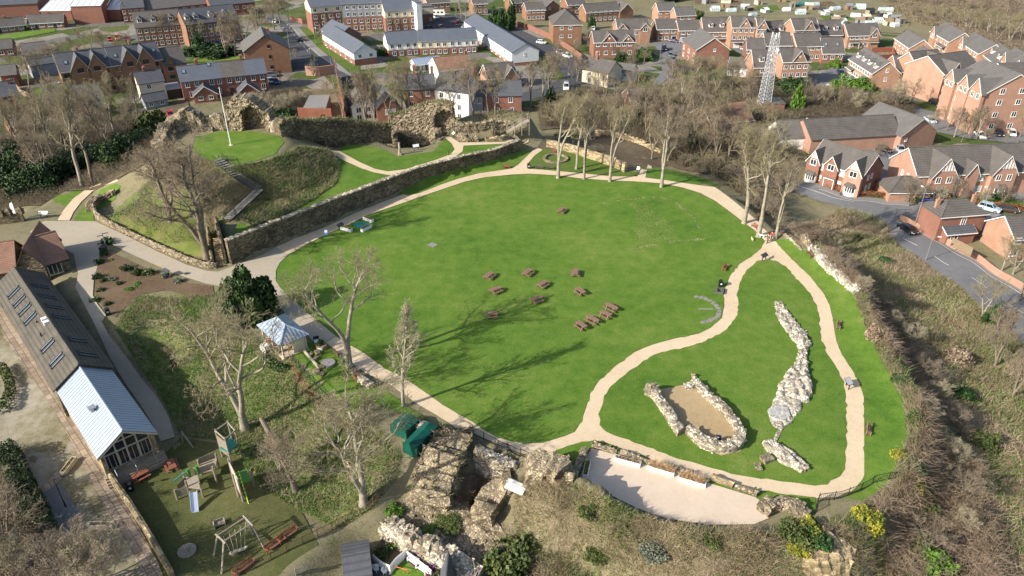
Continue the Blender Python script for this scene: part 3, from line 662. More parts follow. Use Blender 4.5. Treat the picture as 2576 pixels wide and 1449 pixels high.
def house(name,label,cat,A,Bp,eh,rh,dp,wall='orange_brick',roof='brown_roof',kind='gable',rows=(),wk='white',zg=None,gables=(),dormers=(),chim=(),side=(),sky=(),fascia=True,doors=(),porch=(),clad=(),cm='red_brick',group=None,L=None,garage=(),bays=(),fin=None):
 loc,rz,L0=frame_of(A,Bp,eh,zg);L=L or L0
 t=thing(name,label,cat,loc,rz,group);HOUSES.append(t);c0,s0=math.cos(rz),math.sin(rz);FOOT.append(np.array([(loc[0]+x*c0-y*s0,loc[1]+x*s0+y*c0)for x,y in((0,0),(L,0),(L,dp),(0,dp))]))
 b=B();b.box(0,L,0,dp,-2.5,eh)
 if kind=='gable':
  for x in(0.0,L):
   s=0.001 if x==0 else-0.001
   b.add([(x+s,0,eh),(x+s,dp,eh),(x+s,dp/2,eh+rh)]+[(x+s*200,0,eh),(x+s*200,dp,eh),(x+s*200,dp/2,eh+rh)],[(0,1,2),(5,4,3),(0,2,5,3),(2,1,4,5),(1,0,3,4)])
 elif kind=='front':
  for y in(0.0,dp):
   s=0.001 if y==0 else-0.001
   b.add([(0,y+s,eh),(L,y+s,eh),(L/2,y+s,eh+rh)]+[(0,y+s*200,eh),(L,y+s*200,eh),(L/2,y+s*200,eh+rh)],[(0,1,2),(5,4,3),(0,2,5,3),(2,1,4,5),(1,0,3,4)])
 w_=b.obj('wall',wall,t)
 if kind!='flat':
  r=B();{'gable':roof_gable,'front':roof_front,'hip':roof_hip}[kind](r,L,0,dp,eh,rh);ro=r.obj('roof',roof,t)
 else:
  r=B();r.box(-0.2,L+0.2,-0.2,dp+0.2,eh+0.002,eh+0.25);ro=r.obj('roof',roof,t)
 if fascia and kind in('gable','hip','front'):
  f=B()
  if kind=='gable':
   s=rh/(dp/2)
   f.box(-0.28,L+0.28,-0.41,-0.352,eh-0.35*s-0.16,eh-0.35*s+0.06)
   for x in(-0.31,L+0.27):
    f.slab([(x,-0.36,eh-0.36*s+0.02),(x+0.05,-0.36,eh-0.36*s+0.02),(x+0.05,dp/2,eh+rh+0.03),(x,dp/2,eh+rh+0.03)],0.22)
    f.slab([(x+0.05,dp+0.36,eh-0.36*s+0.02),(x,dp+0.36,eh-0.36*s+0.02),(x,dp/2,eh+rh+0.03),(x+0.05,dp/2,eh+rh+0.03)],0.22)
  elif kind=='front':
   s=rh/(L/2)
   f.slab([(-0.36,-0.31,eh-0.36*s+0.02),(-0.36,-0.26,eh-0.36*s+0.02),(L/2,-0.26,eh+rh+0.04),(L/2,-0.31,eh+rh+0.04)],0.24)
   f.slab([(L+0.36,-0.26,eh-0.36*s+0.02),(L+0.36,-0.31,eh-0.36*s+0.02),(L/2,-0.31,eh+rh+0.04),(L/2,-0.26,eh+rh+0.04)],0.24)
  else:f.box(-0.36,L+0.36,-0.41,-0.352,eh-0.2,eh-0.03)
  f.obj('fascia','white_paint' if fascia is True else fascia,t)
 for(z0,z1,cmat)in clad:
  c=B();c.box(-0.06,L+0.06,-0.06,dp+0.06,z0,z1)
  if kind=='front' and z1>=eh-.05:c.add([(0,-0.06,eh),(L,-0.06,eh),(L/2,-0.06,eh+rh-0.1),(0,0.002,eh),(L,0.002,eh),(L/2,0.002,eh+rh-0.1)],[(0,1,2),(5,4,3),(0,2,5,3),(2,1,4,5)])
  if kind=='gable' and z1>=eh-.05:
   for x,s in((-0.06,1),(L+0.06,-1)):c.add([(x,0,eh),(x,dp,eh),(x,dp/2,eh+rh-0.1),(x+s*0.062,0,eh),(x+s*0.062,dp,eh),(x+s*0.062,dp/2,eh+rh-0.1)],[(0,1,2),(5,4,3),(0,2,5,3),(2,1,4,5)])
  c.obj('cladding',cmat,t)
 off=-0.06 if clad else 0.0
 for(z,h,w,xs,*o)in rows:
  for x in xs:add_win(w_,x*L,off,z,w,h,o[0]if o else wk,0,o[1]if len(o)>1 else 2)
 for(face,z,h,w,ys)in side:
  for y in ys:
   if face=='L':add_win(w_,off,y*dp,z,w,h,wk,-math.pi/2,2)
   else:add_win(w_,L-off,y*dp,z,w,h,wk,math.pi/2,2)
 for(xf,z,w,h,m)in doors:
  q=B();q.box(xf*L-w/2,xf*L+w/2,off-0.05,0.05,z,z+h);q.box(xf*L-w/2-0.12,xf*L+w/2+0.12,off-0.09,off-0.052,z+h,z+h+0.12);q.obj('door',m,t)
 for(xf,w,h)in garage:
  q=B();q.box(xf*L-w/2,xf*L+w/2,off-0.06,0.05,0,h)
  for k in range(4):q.box(xf*L-w/2,xf*L+w/2,off-0.075,off-0.06,h*k/4+0.03,h*(k+1)/4-0.03)
  q.obj('garage_door','garage_door',t)
 sl=rh/(dp/2)if kind=='gable' else 1
 for g in gables:
  xf,gw,gh,gp=g[:4];gm=g[4]if len(g)>4 else wall;xc=xf*L
  q=B();yb=min(gh/sl,dp/2)
  zb=eh if gp<0.3 else-2.5
  q.add([(xc-gw/2,-gp-0.03,zb),(xc+gw/2,-gp-0.03,zb),(xc+gw/2,-gp-0.03,eh),(xc,-gp-0.03,eh+gh),(xc-gw/2,-gp-0.03,eh),(xc-gw/2,0.1,zb),(xc+gw/2,0.1,zb),(xc+gw/2,0.1,eh),(xc,0.1,eh+gh),(xc-gw/2,0.1,eh)],[(0,1,2,3,4),(9,8,7,6,5),(0,4,9,5),(1,6,7,2),(4,3,8,9),(3,2,7,8)])
  gw_=q.obj('gable',gm,t)
  q=B();f=B();o=0.3;sg=gh/(gw/2);y0=-gp-0.3
  zl=eh-o*sg+0.08;zr=eh+gh+0.08
  q.slab([(xc-gw/2-o,y0,zl),(xc,y0,zr),(xc,yb+0.3,zr),(xc-gw/2-o,0.1,zl)],0.12)
  q.slab([(xc,y0,zr),(xc+gw/2+o,y0,zl),(xc+gw/2+o,0.1,zl),(xc,yb+0.3,zr)],0.12)
  q.obj('gable_roof',roof,gw_)
  if fascia:
   f.slab([(xc-gw/2-o,y0-0.05,zl-0.02),(xc-gw/2-o,y0-0.005,zl-0.02),(xc,y0-0.005,zr-0.02),(xc,y0-0.05,zr-0.02)],0.22)
   f.slab([(xc+gw/2+o,y0-0.005,zl-0.02),(xc+gw/2+o,y0-0.05,zl-0.02),(xc,y0-0.05,zr-0.02),(xc,y0-0.005,zr-0.02)],0.22)
   f.obj('bargeboard','white_paint' if fascia is True else fascia,gw_)
  gk=g[5]if len(g)>5 else ''
  if 'w' in gk:add_win(gw_,xc,-gp-0.03,eh-0.9,min(1.5,gw*.4),1.2,wk)
  if 'd' in gk:
   for dx in(-gw*.22,gw*.22):add_win(gw_,xc+dx,-gp-0.03,eh-1.6,1.0,1.25,wk)
  if 'g' in gk:
   for dx in(-gw*.22,gw*.22):add_win(gw_,xc+dx,-gp-0.03,0.9,1.0,1.25,wk)
  if 'b' in gk:bay(gw_,xc,-gp-0.03,0.0,2.1,roof,wk)
  if 'o' in gk:
   q=B();q.bar((xc,-gp-0.09,eh+gh*.42),(xc,-gp-0.02,eh+gh*.42),0.42,14);q.obj('roundel','cream_render',gw_)
  if 't' in gk:
   q=B();yy=-gp-0.035
   q.add([(xc-gw*.36,yy-0.05,eh+gh*.28),(xc+gw*.36,yy-0.05,eh+gh*.28),(xc,yy-0.05,eh+gh*.95),(xc-gw*.36,yy,eh+gh*.28),(xc+gw*.36,yy,eh+gh*.28),(xc,yy,eh+gh*.95)],[(0,1,2),(5,4,3),(0,2,5,3),(2,1,4,5),(1,0,3,4)])
   pn=q.obj('gable_panel','white_render',gw_)
   q=B()
   for k in(-.24,-.12,0,.12,.24):q.box(xc+k*gw-0.06,xc+k*gw+0.06,yy-0.09,yy-0.052,eh+gh*.28,eh+gh*(.28+.67*(1-abs(k)/.36)))
   o_=q.obj('timbering','old_brick',gw_)
 for d in dormers:
  xf,up=(d if isinstance(d,tuple)else(d,.28));xc=xf*L;y0=up*dp/2*1.0;zb=eh+sl*y0;dw,dh=1.7,1.35;yb=min(y0+(dh+0.75)/sl,dp/2)
  q=B();q.box(xc-dw/2,xc+dw/2,y0,yb,zb-0.3,zb+dh);q.add([(xc-dw/2,y0,zb+dh),(xc+dw/2,y0,zb+dh),(xc,y0,zb+dh+0.7),(xc-dw/2,y0+.2,zb+dh),(xc+dw/2,y0+.2,zb+dh),(xc,y0+.2,zb+dh+0.7)],[(0,1,2),(5,4,3),(0,2,5,3),(2,1,4,5)])
  dm=q.obj('dormer','white_render',t)
  q=B();yb2=min(y0+(dh+0.7)/sl+.2,dp/2)
  q.slab([(xc-dw/2-.22,y0-.25,zb+dh-.12),(xc,y0-.25,zb+dh+.78),(xc,yb2,zb+dh+.78),(xc-dw/2-.22,y0+dh/sl,zb+dh-.12)],0.1)
  q.slab([(xc,y0-.25,zb+dh+.78),(xc+dw/2+.22,y0-.25,zb+dh-.12),(xc+dw/2+.22,y0+dh/sl,zb+dh-.12),(xc,yb2,zb+dh+.78)],0.1)
  q.obj('dormer_roof',roof,dm);add_win(dm,xc,y0,zb+0.15,1.2,1.05,wk)
 for(xf,yf,up,pots)in chim:
  y=yf*dp;zb=eh+(rh-abs(y-dp/2)*sl if kind=='gable' else rh*.5);chimney(t,xf*L,y,zb-0.5,eh+rh+up,cm,pots)
 for(xf,yf)in sky:
  y=yf*dp;z=eh+sl*y;o=add_win(ro,xf*L,y,z+0.12,0.85,1.1,'sky',0,1,'skylight');o.rotation_euler=(-(math.pi/2-math.atan(sl)),0,0)
 for(xa,xb,z)in porch:
  q=B();q.slab([(xa*L,-1.2,z),(xb*L,-1.2,z),(xb*L,-0.01,z+0.55),(xa*L,-0.01,z+0.55)],0.12)
  p_=q.obj('porch_roof',roof,t);q=B();q.box(xa*L,xb*L,-1.24,-1.202,z-0.16,z);q.obj('fascia','white_paint',p_)
  if xb*L-xa*L<4:
   q=B()
   for x in(xa*L+.1,xb*L-.1):q.box(x-.06,x+.06,-1.15,-1.03,-.3,z-.12)
   q.obj('post','white_paint',p_)
 for xf in bays:bay(w_,xf*L,0,0,2.1,roof,wk)
 return t
def bay(parent,x,y,z,h,roof,wk):
 b=B();b.prism([(x-1.3,y+.02),(x-.8,y-.7),(x+.8,y-.7),(x+1.3,y+.02)],z-.5,z+.85);o=b.obj('bay','white_render',parent)
 q=B();q.prism([(x-1.22,y+.01),(x-.77,y-.62),(x+.77,y-.62),(x+1.22,y+.01)],z+.852,z+h);q.obj('bay_window','glass',o)
 q=B()
 for px,py in((-.78,-.66),(-.26,-.66),(.26,-.66),(.78,-.66),(-1.22,-.06),(1.22,-.06)):q.box(x+px-.06,x+px+.06,y+py-.03,y+py+.06,z+.853,z+h)
 q.box(x-.8,x+.8,y-.72,y-.63,z+h-.12,z+h+.02);q.obj('bay_frame','white_paint',o)
 q=B();lo=[(x-1.5,y,z+h+.02),(x-.9,y-.9,z+h+.02),(x+.9,y-.9,z+h+.02),(x+1.5,y,z+h+.02)];hi=[(x-.9,y,z+h+.8),(x+.9,y,z+h+.8)]
 q.slab([lo[0],lo[1],hi[0]],.1);q.slab([lo[1],lo[2],hi[1],hi[0]],.1);q.slab([lo[2],lo[3],hi[1]],.1);q.obj('bay_roof',roof,o)
def fr(n,m=0.1):
 return[m+(1-2*m)*i/(n-1)for i in range(n)]if n>1 else[0.5]
 # ---- the town behind the castle, left
H=house
H('brick_warehouse','long red brick warehouse with a dark ridged roof in the top left corner','warehouse',(-30,14),(92,8),6.5,2.5,26,'red_brick','slate_roof',fascia=False)
def ridged(t,L,dp,eh,rh,n):
 b=B();s=rh/(dp/2)
 for i in range(n+1):
  x=L*i/n;b.slab([(x-.08,-.35,eh-.35*s+.13),(x+.08,-.35,eh-.35*s+.13),(x+.08,dp/2,eh+rh+.13),(x-.08,dp/2,eh+rh+.13)],.06)
 b.obj('roof_rib','grey_metal',t)
t=H('industrial_shed','low brick shed with a white sheet roof, left of the taller white roofed one','shed',(101,27),(177,26),4.2,2.2,22,'red_brick','white_sheet_roof',fascia=False);ridged(t,20,22,4.2,2.2,8)
t=H('industrial_shed','tall brick shed under a white sheet roof at the top edge of the picture','shed',(176,15),(253,13),7.4,2.4,22,'red_brick','white_sheet_roof',fascia=False);ridged(t,20,22,7.4,2.4,8)
t=H('industrial_shed','small brick shed with a sheet roof, right of the tall white roofed one','shed',(254,24),(302,23),4.6,2.2,20,'red_brick','white_sheet_roof',fascia=False)
H('terraced_house','dark roofed brick terrace with white windows right of the white roofed sheds','house',(304,21),(362,17),6.0,3.0,10,'old_brick','slate_roof',rows=[(3.6,1.3,1.0,fr(4)),(0.9,1.3,1.0,fr(4))],fascia=False)
H('terraced_house','long low building with a grey slate roof behind the brick flats','house',(362,24),(520,8),4.8,4.0,12,'old_brick','grey_roof',rows=[(2.6,1.3,1.0,fr(7))],fascia=False)
H('terraced_house','grey slate roofed building behind the trees at the top edge','house',(530,14),(640,4),5.2,3.4,12,'old_brick','slate_roof',rows=[(2.6,1.3,1.0,fr(6))],fascia=False)
H('bungalow','row of brown brick bungalows cut by the left edge, with white windows','bungalow',(-25,70),(63,61),2.6,2.4,8,'brown_brick','brown_roof',rows=[(.9,1.25,1.5,[.1,.38,.6,.86],'white',3)],doors=[(.25,0,.9,2,'dark_door'),(.97,0,1.2,2.1,'timber_dark')],chim=[(.5,.5,.6,2)])
H('bungalow','row of brown brick bungalows with white windows beside the lawn','bungalow',(69,59),(158,54),2.6,2.6,8,'brown_brick','brown_roof',rows=[(.9,1.25,1.5,[.1,.38,.62,.88],'white',3)],doors=[(.22,0,.9,2,'dark_door'),(.75,0,.9,2,'dark_door')],chim=[(.6,.5,.6,2)])
H('brick_flats','brown brick block of flats with attic dormers, left wing, behind a big bare tree','flats',(340,69),(455,60),7.6,4.4,12,'brown_brick','brown_roof',rows=[(5.4,1.2,1.1,fr(7,.07)),(2.9,1.2,1.1,fr(7,.07)),(.7,1.2,1.1,fr(7,.07))],dormers=[.12,.42,.8],fascia=False)
H('brick_flats','brown brick block of flats with attic dormers, right wing, behind the bare street trees','flats',(466,62),(600,46),8.6,4.4,12,'brown_brick','slate_roof',rows=[(6.2,1.2,1.1,fr(8,.07)),(3.5,1.2,1.1,fr(8,.07)),(.9,1.2,1.1,fr(8,.07))],dormers=[.08,.24,.52,.78],fascia=False)
bw=[(6.3,1.15,1.35,[.1,.86],'dark'),(3.7,1.15,1.35,[.1,.37,.68,.9],'dark'),(1.0,1.15,1.35,[.1,.37,.68,.9],'dark')]
H('sheltered_housing','long brown brick block with paired gables, its left half beside the small lawns','flats',(151,181),(282,164),8.4,4.2,11,'brown_brick','slate_roof',rows=bw,wk='dark',gables=[(.38,5.2,4.2,.5,'brown_brick','w'),(.70,5.2,4.2,.5,'brown_brick','w')],chim=[(.45,.5,.9,2)],cm='pink_brick',sky=[(.16,.18),(.93,.2)],fascia='pale_timber')
H('sheltered_housing','long brown brick block with paired gables, its right half behind the cream cottage','flats',(283,164),(407,147),8.4,4.2,11,'brown_brick','slate_roof',rows=bw,wk='dark',gables=[(.34,5.2,4.2,.5,'brown_brick','w'),(.66,5.2,4.2,.5,'brown_brick','w')],chim=[(.5,.5,.9,2)],cm='pink_brick',sky=[(.12,.2),(.9,.2)],fascia='pale_timber')
H('sheltered_housing','lower brown brick wing with a dark roof joining the gabled block and the slate terrace','flats',(409,163),(468,155),6.6,4.0,10,'brown_brick','brown_roof',rows=[(4.4,1.1,1.3,[.3,.75],'dark'),(1.8,1.1,1.3,[.3],'dark')],wk='dark',gables=[(.32,2.6,1.8,.1,'brown_brick','')],fascia=False)
H('rendered_cottage','cream rendered cottage with a white gable end and one red chimney','house',(347,210),(412,201),6.0,2.6,6,'cream_render','slate_roof',rows=[(4.0,1.2,1.0,[.38]),(4.5,.6,.5,[.75]),(1.2,1.2,1.0,[.38]),(2.0,.6,.5,[.78])],chim=[(.4,.5,.9,2)],fascia=False)
H('rendered_cottage','grey lean-to extension in front of the cream cottage','house',(364,256),(420,246),2.4,1.6,4,'grey_render','slate_roof',rows=[(.8,1.0,1.0,[.25,.75])],fascia=False)
H('flat_roofed_garage','dark fronted garage with a flat grey roof beside the cream cottage','garage',(413,228),(456,222),2.8,1,7,'timber_dark','grey_metal',kind='flat',fascia=False)
tw=[(3.9,1.5,1.0,[.14,.36,.72,.9]),(.9,1.5,1.0,[.2,.86])]
H('victorian_terrace','red brick terrace house with a smooth blue slate roof and a red chimney','house',(454,205),(560,193),5.9,3.3,9,'red_brick','blue_roof',rows=tw,chim=[(.48,.5,1.2,4)],sky=[(.13,.25),(.75,.4)],fascia=False)
H('victorian_terrace','red brick terrace house with a ribbed brown tiled roof, between two slate roofed neighbours','house',(560,193),(619,187),5.9,3.3,9,'red_brick','brown_roof',rows=[(3.9,1.5,1.0,[.25,.6,.85]),(.9,1.5,1.0,[.7])],doors=[(.28,.0,1.1,2.2,'timber_dark')],chim=[(.95,.5,1.2,4)],fascia=False)
H('victorian_terrace','red brick terrace house with a slate roof at the right end of the row','house',(620,187),(670,182),5.9,3.3,9,'red_brick','blue_roof',rows=[(3.9,1.5,1.0,[.3,.75]),(.9,1.5,1.0,[.75])],fascia=False)
H('kitchen_extension','small gabled brick extension behind the blue roofed terrace house','extension',(487,240),(546,234),2.5,2.4,5,'red_brick','slate_roof',kind='front',rows=[(.9,1.0,1.1,[.28,.72])],fascia='white_paint')
H('kitchen_extension','small gabled brick extension behind the brown roofed terrace house','extension',(600,232),(650,227),2.5,2.4,5,'red_brick','slate_roof',kind='front',rows=[(.9,1.0,1.1,[.4])],fascia='white_paint')
H('gable_end_flats','tall orange brown gable end with three small windows beside the main road','flats',(613,130),(726,121),8.0,4.6,15,'brown_brick','grey_roof',kind='front',rows=[(8.4,1.1,.75,[.56]),(5.0,1.1,.75,[.56]),(1.6,1.1,.75,[.56])],wk='dark',chim=[(.62,.3,1.0,2)],fascia='timber_dark')
H('brick_house','dark slate roofed red brick house cut by the left edge','house',(-15,245),(46,236),5.2,3.0,8,'red_brick','slate_roof',rows=[(3.2,1.1,1.2,[.5,.88],'dark'),(.7,1.2,1.2,[.55,.9],'dark')],chim=[(.8,.4,.4,0)],fascia=False)
H('stone_barn','long dark roofed stone building with a pale gable, behind the bare trees','house',(112,262),(250,250),4.5,3.4,8,'cream_render','slate_roof',rows=[(1.6,1.3,1.0,fr(5))],fascia=False)
H('brick_outhouse','low brick outhouse with a grey felt roof at the left edge','outhouse',(20,316),(62,308),2.6,1.2,6,'old_brick','grey_roof',fascia=False)
H('brick_house','low red roofed house half hidden by trees at the left edge','house',(-20,124),(30,120),3.0,2.4,8,'red_brick','brown_roof',rows=[(.9,1.1,1.3,[.4,.85])],fascia=False)
H('workshop','grey ribbed roof workshop behind the white railings','workshop',(62,140),(125,132),3.2,2.8,12,'grey_render','grey_roof',fascia=False)
H('workshop','long grey sheeted workshop wall beside the garden lawn','workshop',(75,165),(145,155),4.5,1.2,6,'grey_render','slate_roof',fascia=False)
H('brick_house','plain brick house with a dark roof left of the garden fence','house',(0,190),(40,186),4.0,2.2,8,'old_brick','grey_roof',rows=[(1.6,1.1,1.2,[.6])],fascia=False)
# student flats and the new blue roofed blocks
sw=lambda z,n:(z,1.25,1.15,fr(n,.12))
H('student_flats','four storey flats in red brick under a cream top floor, with bare birches in front','flats',(781,17),(857,11),10.6,2.6,12,'red_brick','blue_roof',rows=[sw(8.4,3),sw(5.8,4),sw(3.2,4),sw(.7,4)],clad=[(7.9,10.58,'cream_render')],fascia='grey_metal')
H('student_flats','four storey flats in red brick with two grey upper floors','flats',(860,9),(965,5),10.9,2.6,12,'red_brick','blue_roof',rows=[sw(8.6,6),sw(5.9,6),sw(3.2,6),sw(.7,6)],clad=[(5.4,10.88,'grey_render')],fascia='grey_metal')
H('student_flats','three storey red brick flats with a cream top floor, right of the grey ones','flats',(968,27),(1046,22),8.6,3.2,12,'red_brick','blue_roof',rows=[sw(6.2,4),sw(3.5,4),sw(.9,4)],clad=[(5.6,8.58,'cream_render')],fascia='grey_metal')
H('stair_tower','plain white stair tower beside the cream topped flats','tower',(1047,8),(1060,7),11.5,1,6,'pale_render','blue_roof',kind='flat',fascia=False)
H('brick_annexe','flat roofed annexe, cream above red brick, beside the car park','annexe',(1060,18),(1089,16),6.8,1,7,'red_brick','grey_roof',kind='flat',clad=[(3.9,6.79,'cream_render')],rows=[(1.2,1,.6,[.75])],fascia=False)
H('brick_house','brick house with a long cream garden wall behind the caravan','house',(1075,8),(1132,4),4.4,2.6,8,'orange_brick','brown_roof',rows=[(2.4,1.2,1.1,fr(4))],fascia=True)
H('town_house_block','long blue roofed block seen from its grey gable end, red brick below','flats',(890,133),(946,126),4.6,2.6,36,'red_brick','blue_roof',kind='front',clad=[(2.2,4.58,'pale_render')],rows=[(2.6,1.1,1.1,[.25,.75])],side=[('L',.7,1.2,1.1,fr(6))],fascia='grey_metal')
H('town_house_block','wider rear part of the blue roofed block on the green bank','flats',(850,92),(908,84),4.6,3.0,16,'red_brick','blue_roof',kind='front',rows=[],side=[('L',.7,1.2,1.1,fr(4)),('L',2.9,1.1,1.1,fr(4))],fascia='grey_metal')
rw=[(3.0,1.25,1.15,[.12,.36,.64,.86]),(.5,1.25,1.15,[.18,.42,.68,.88])]
H('white_terrace','blue roofed terrace house, white above red brick, at the left end of its row','house',(976,109),(1054,103),5.0,2.9,9,'red_brick','blue_roof',rows=rw,clad=[(2.4,4.98,'white_render')],fascia='grey_metal')
H('white_terrace','blue roofed terrace house, cream above red brick, in the middle of its row','house',(1055,103),(1128,100),5.2,2.9,9,'red_brick','blue_roof',rows=rw,clad=[(2.5,5.18,'cream_render')],fascia='grey_metal')
H('white_terrace','blue roofed terrace house, pale grey above red brick, at the right end of its row','house',(1129,100),(1200,96),5.2,2.9,9,'red_brick','blue_roof',rows=rw,clad=[(2.5,5.18,'pale_render')],fascia='grey_metal')
H('blue_roofed_block','long blue roofed block with a blank pale gable end and white side wall','flats',(1288,131),(1355,125),5.0,2.4,56,'red_brick','blue_roof',kind='front',clad=[(1.2,4.98,'pale_render')],rows=[(3.4,.9,.6,[.48])],side=[('L',3.1,1.1,1.1,fr(12,.05)),('L',.6,1.1,1.1,fr(12,.05))],fascia='grey_metal')
# cottages just behind the castle wall
H('public_house','low white fronted building with a red tiled roof and glass lantern, among bare trees','pub',(1104,178),(1190,168),3.2,3.0,10,'white_render','clay_roof',rows=[(.7,1.6,1.6,[.12,.32,.52,.8],'white',3)],chim=[(.95,.5,.9,2)],fascia=True)
H('conservatory','white framed conservatory with a glass roof behind the red tiled building','conservatory',(1045,163),(1110,155),2.8,1.4,5,'white_paint','zinc_roof',rows=[(.4,1.9,1.5,fr(6,.1),'white',3)],fascia=True)
H('brick_house','small orange brick house with a white verged gable right of the red tiled building','house',(1228,197),(1300,190),3.6,3.4,8,'orange_brick','brown_roof',rows=[(1.0,1.1,1.1,[.4])],gables=[(.8,4.4,3.0,.4,'orange_brick','')],fascia=True)
cw=[(3.9,1.4,1.0,[.25,.75]),(1.0,1.4,1.0,[.25,.75])]
H('old_terrace','red brick cottage with a tall chimney, left of the white one behind the castle arch','house',(1018,224),(1092,222),6.4,3.0,8,'red_brick','slate_roof',rows=[(4.2,1.3,1.0,[.2,.78]),(1.2,1.3,1.0,[.2,.78])],chim=[(.35,.5,2.2,3),(.95,.5,1.8,3)],fascia=False)
H('old_terrace','tall white painted cottage behind the castle arch','house',(1093,222),(1178,232),7.4,3.4,8,'white_render','slate_roof',rows=[(5.0,1.4,1.0,[.2,.72]),(2.0,1.4,1.0,[.2,.72]),(-.6,1.4,1.0,[.72])],chim=[(.97,.5,1.6,3)],fascia=False)
H('old_terrace','narrow dark grey painted cottage beside the white one','house',(1180,242),(1214,240),5.6,3.0,8,'grey_render','slate_roof',rows=[(3.4,1.4,.8,[.3,.75]),(.6,1.4,.8,[.3])],fascia=False)
H('old_terrace','red brick cottage at the right end of the row behind the arch','house',(1214,240),(1312,238),5.6,3.0,8,'red_brick','slate_roof',rows=[(3.4,1.4,1.0,[.35,.72]),(.6,1.2,.9,[.1,.38,.75])],chim=[(.42,.5,1.8,3)],fascia=False)
H('white_cottage','white painted cottage with a front gable, half hidden behind the castle wall','house',(884,266),(940,260),4.2,2.8,8,'white_render','grey_roof',kind='front',rows=[(2.0,1.3,1.2,[.3,.72]),(.0,1.2,1.2,[.3,.72])],fascia=True)
H('brick_house','small red brick gable with one wide white window, close behind the castle wall','house',(948,272),(1002,268),4.0,2.6,7,'red_brick','brown_roof',kind='front',rows=[(2.0,1.3,2.4,[.62],'blank',4)],fascia=False)
# ---- the brick estate behind and right of the castle
OB,BR='orange_brick','brown_roof'
r2=lambda n,z0=.8,z1=3.4:[(z1,1.15,1.15,fr(n,.13)),(z0,1.2,1.2,fr(n,.13))]
g2=lambda n:[(3.3,1.15,1.3,fr(n,.14)),(.8,1.15,1.3,fr(n,.14))]
r3=lambda n:[(6.0,1.15,1.1,fr(n,.13)),(3.4,1.2,1.1,fr(n,.13))]
def E_(label,A,Bp,eh=5.0,rh=2.8,dp=8,wall=OB,roof=BR,name='estate_house',cat='house',**k):
 return H(name,label,cat,A,Bp,eh,rh,dp,wall,roof,**k)
 # top row, far away
E_('red brick house at the top edge left of the tall ivy clad trees',(1190,10),(1226,8),4.6,2.4,8,'brown_brick',rows=r2(3))
E_('brown brick house with white windows at the top edge, behind tall ivy clad trees',(1290,8),(1330,4),4.6,2.4,8,'brown_brick',rows=r2(3))
E_('long brown roofed house at the top edge behind the ivy clad trees',(1325,26),(1372,24),4.6,2.4,9,'brown_brick',rows=r2(4))
E_('brick house with its gable to the camera at the top edge',(1372,17),(1408,13),4.6,2.6,9,'brown_brick',kind='front',rows=[(3.2,1,1,[.3])])
E_('square brick house with white windows at the top edge, left of the bare tree',(1429,13),(1474,10),4.6,2.8,9,'brown_brick',rows=r2(3))
E_('long brown brick pair of houses behind a bare tree near the top edge',(1475,31),(1560,25),4.6,2.8,8,'brown_brick',rows=r2(6))
E_('brick house with a gable to the camera, right of the long brown brick pair',(1560,28),(1594,25),4.6,3.0,9,'brown_brick',kind='front',rows=[])
E_('detached brick house with four white windows below the allotments',(1657,27),(1701,25),4.8,2.8,7,OB,'grey_roof',rows=r2(3))
E_('detached brick house right of the one below the allotments, a little lower',(1702,39),(1750,37),4.0,2.8,7,OB,'grey_roof',rows=[(2.2,1.1,1.1,[.3,.7])])
# hipped house and second row
E_('tall brown brick house with a big dark hipped roof beside the curving wall',(1392,63),(1464,62),7.4,4.2,15,'brown_brick',BR,kind='hip',rows=[(5.6,1.0,1.1,[.3,.6]),(2.6,1.0,1.1,[.3,.6])])
E_('orange brick pair of houses with two front gables, behind the roundel gabled house',(1555,74),(1634,72),5.4,3.2,9,OB,BR,gables=[(.14,4.2,2.2,.4,OB,'w'),(.86,4.2,2.2,.4,OB,'w')],rows=[(3.2,1.1,1.1,[.4,.6])])
E_('brick house with a roundel in its tall front gable, bare trees in front',(1495,106),(1598,104),6.0,3.0,9,'red_brick',BR,gables=[(.36,5.2,3.0,.2,'red_brick','o'),(.82,4.2,2.4,.2,'red_brick','o')],rows=[(4.4,1.25,1.2,[.1,.27,.45,.6,.74,.88]),(1.4,1.25,1.2,[.1,.3,.5,.7,.88])])
E_('brown brick semi with white windows and a blue door, left one of the pair',(1654,73),(1704,72),4.9,2.9,9,'brown_brick',BR,rows=[(3.2,1.1,1.5,[.2,.5,.82],'white',3),(.7,1.2,1.4,[.2,.5],'white',3)],porch=[(.7,.97,2.4)],doors=[(.84,0,1,2.1,'car_blue')])
E_('brown brick semi with white windows and a pale blue door, right one of the pair',(1709,76),(1763,75),4.9,2.9,9,'brown_brick',BR,rows=[(3.2,1.1,1.5,[.2,.5,.82],'white',3),(.7,1.2,1.4,[.55,.82],'white',3)],porch=[(.03,.3,2.4)],doors=[(.16,0,1,2.1,'car_ice')])
dorm=[(3.0,1.2,1.5,[.2,.5,.82],'white',3)]
E_('brown roofed house with two white dormers at the left end of the long far row',(1771,79),(1834,78),5.0,4.4,9,OB,BR,dormers=[.3,.74],rows=dorm,porch=[(.05,.95,2.4)])
E_('tall orange brick house with a roundel gable above white garage doors, in the far row',(1843,68),(1901,68),8.0,3.2,9,OB,BR,gables=[(.55,4.4,3.2,.15,OB,'o')],rows=r3(4),porch=[(.02,.98,2.6)],garage=[(.28,2.4,2.1),(.72,2.4,2.1)])
E_('tall orange brick house behind the lattice mast, a roundel in its gable',(1866+42,72),(1926,72),8.0,3.2,9,OB,BR,gables=[(.6,4.4,3.2,.15,OB,'o')],rows=r3(3))
E_('brown roofed house with two white dormers just right of the lattice mast',(1931,90),(1980,87),5.0,4.4,9,OB,BR,dormers=[.32,.78],rows=dorm)
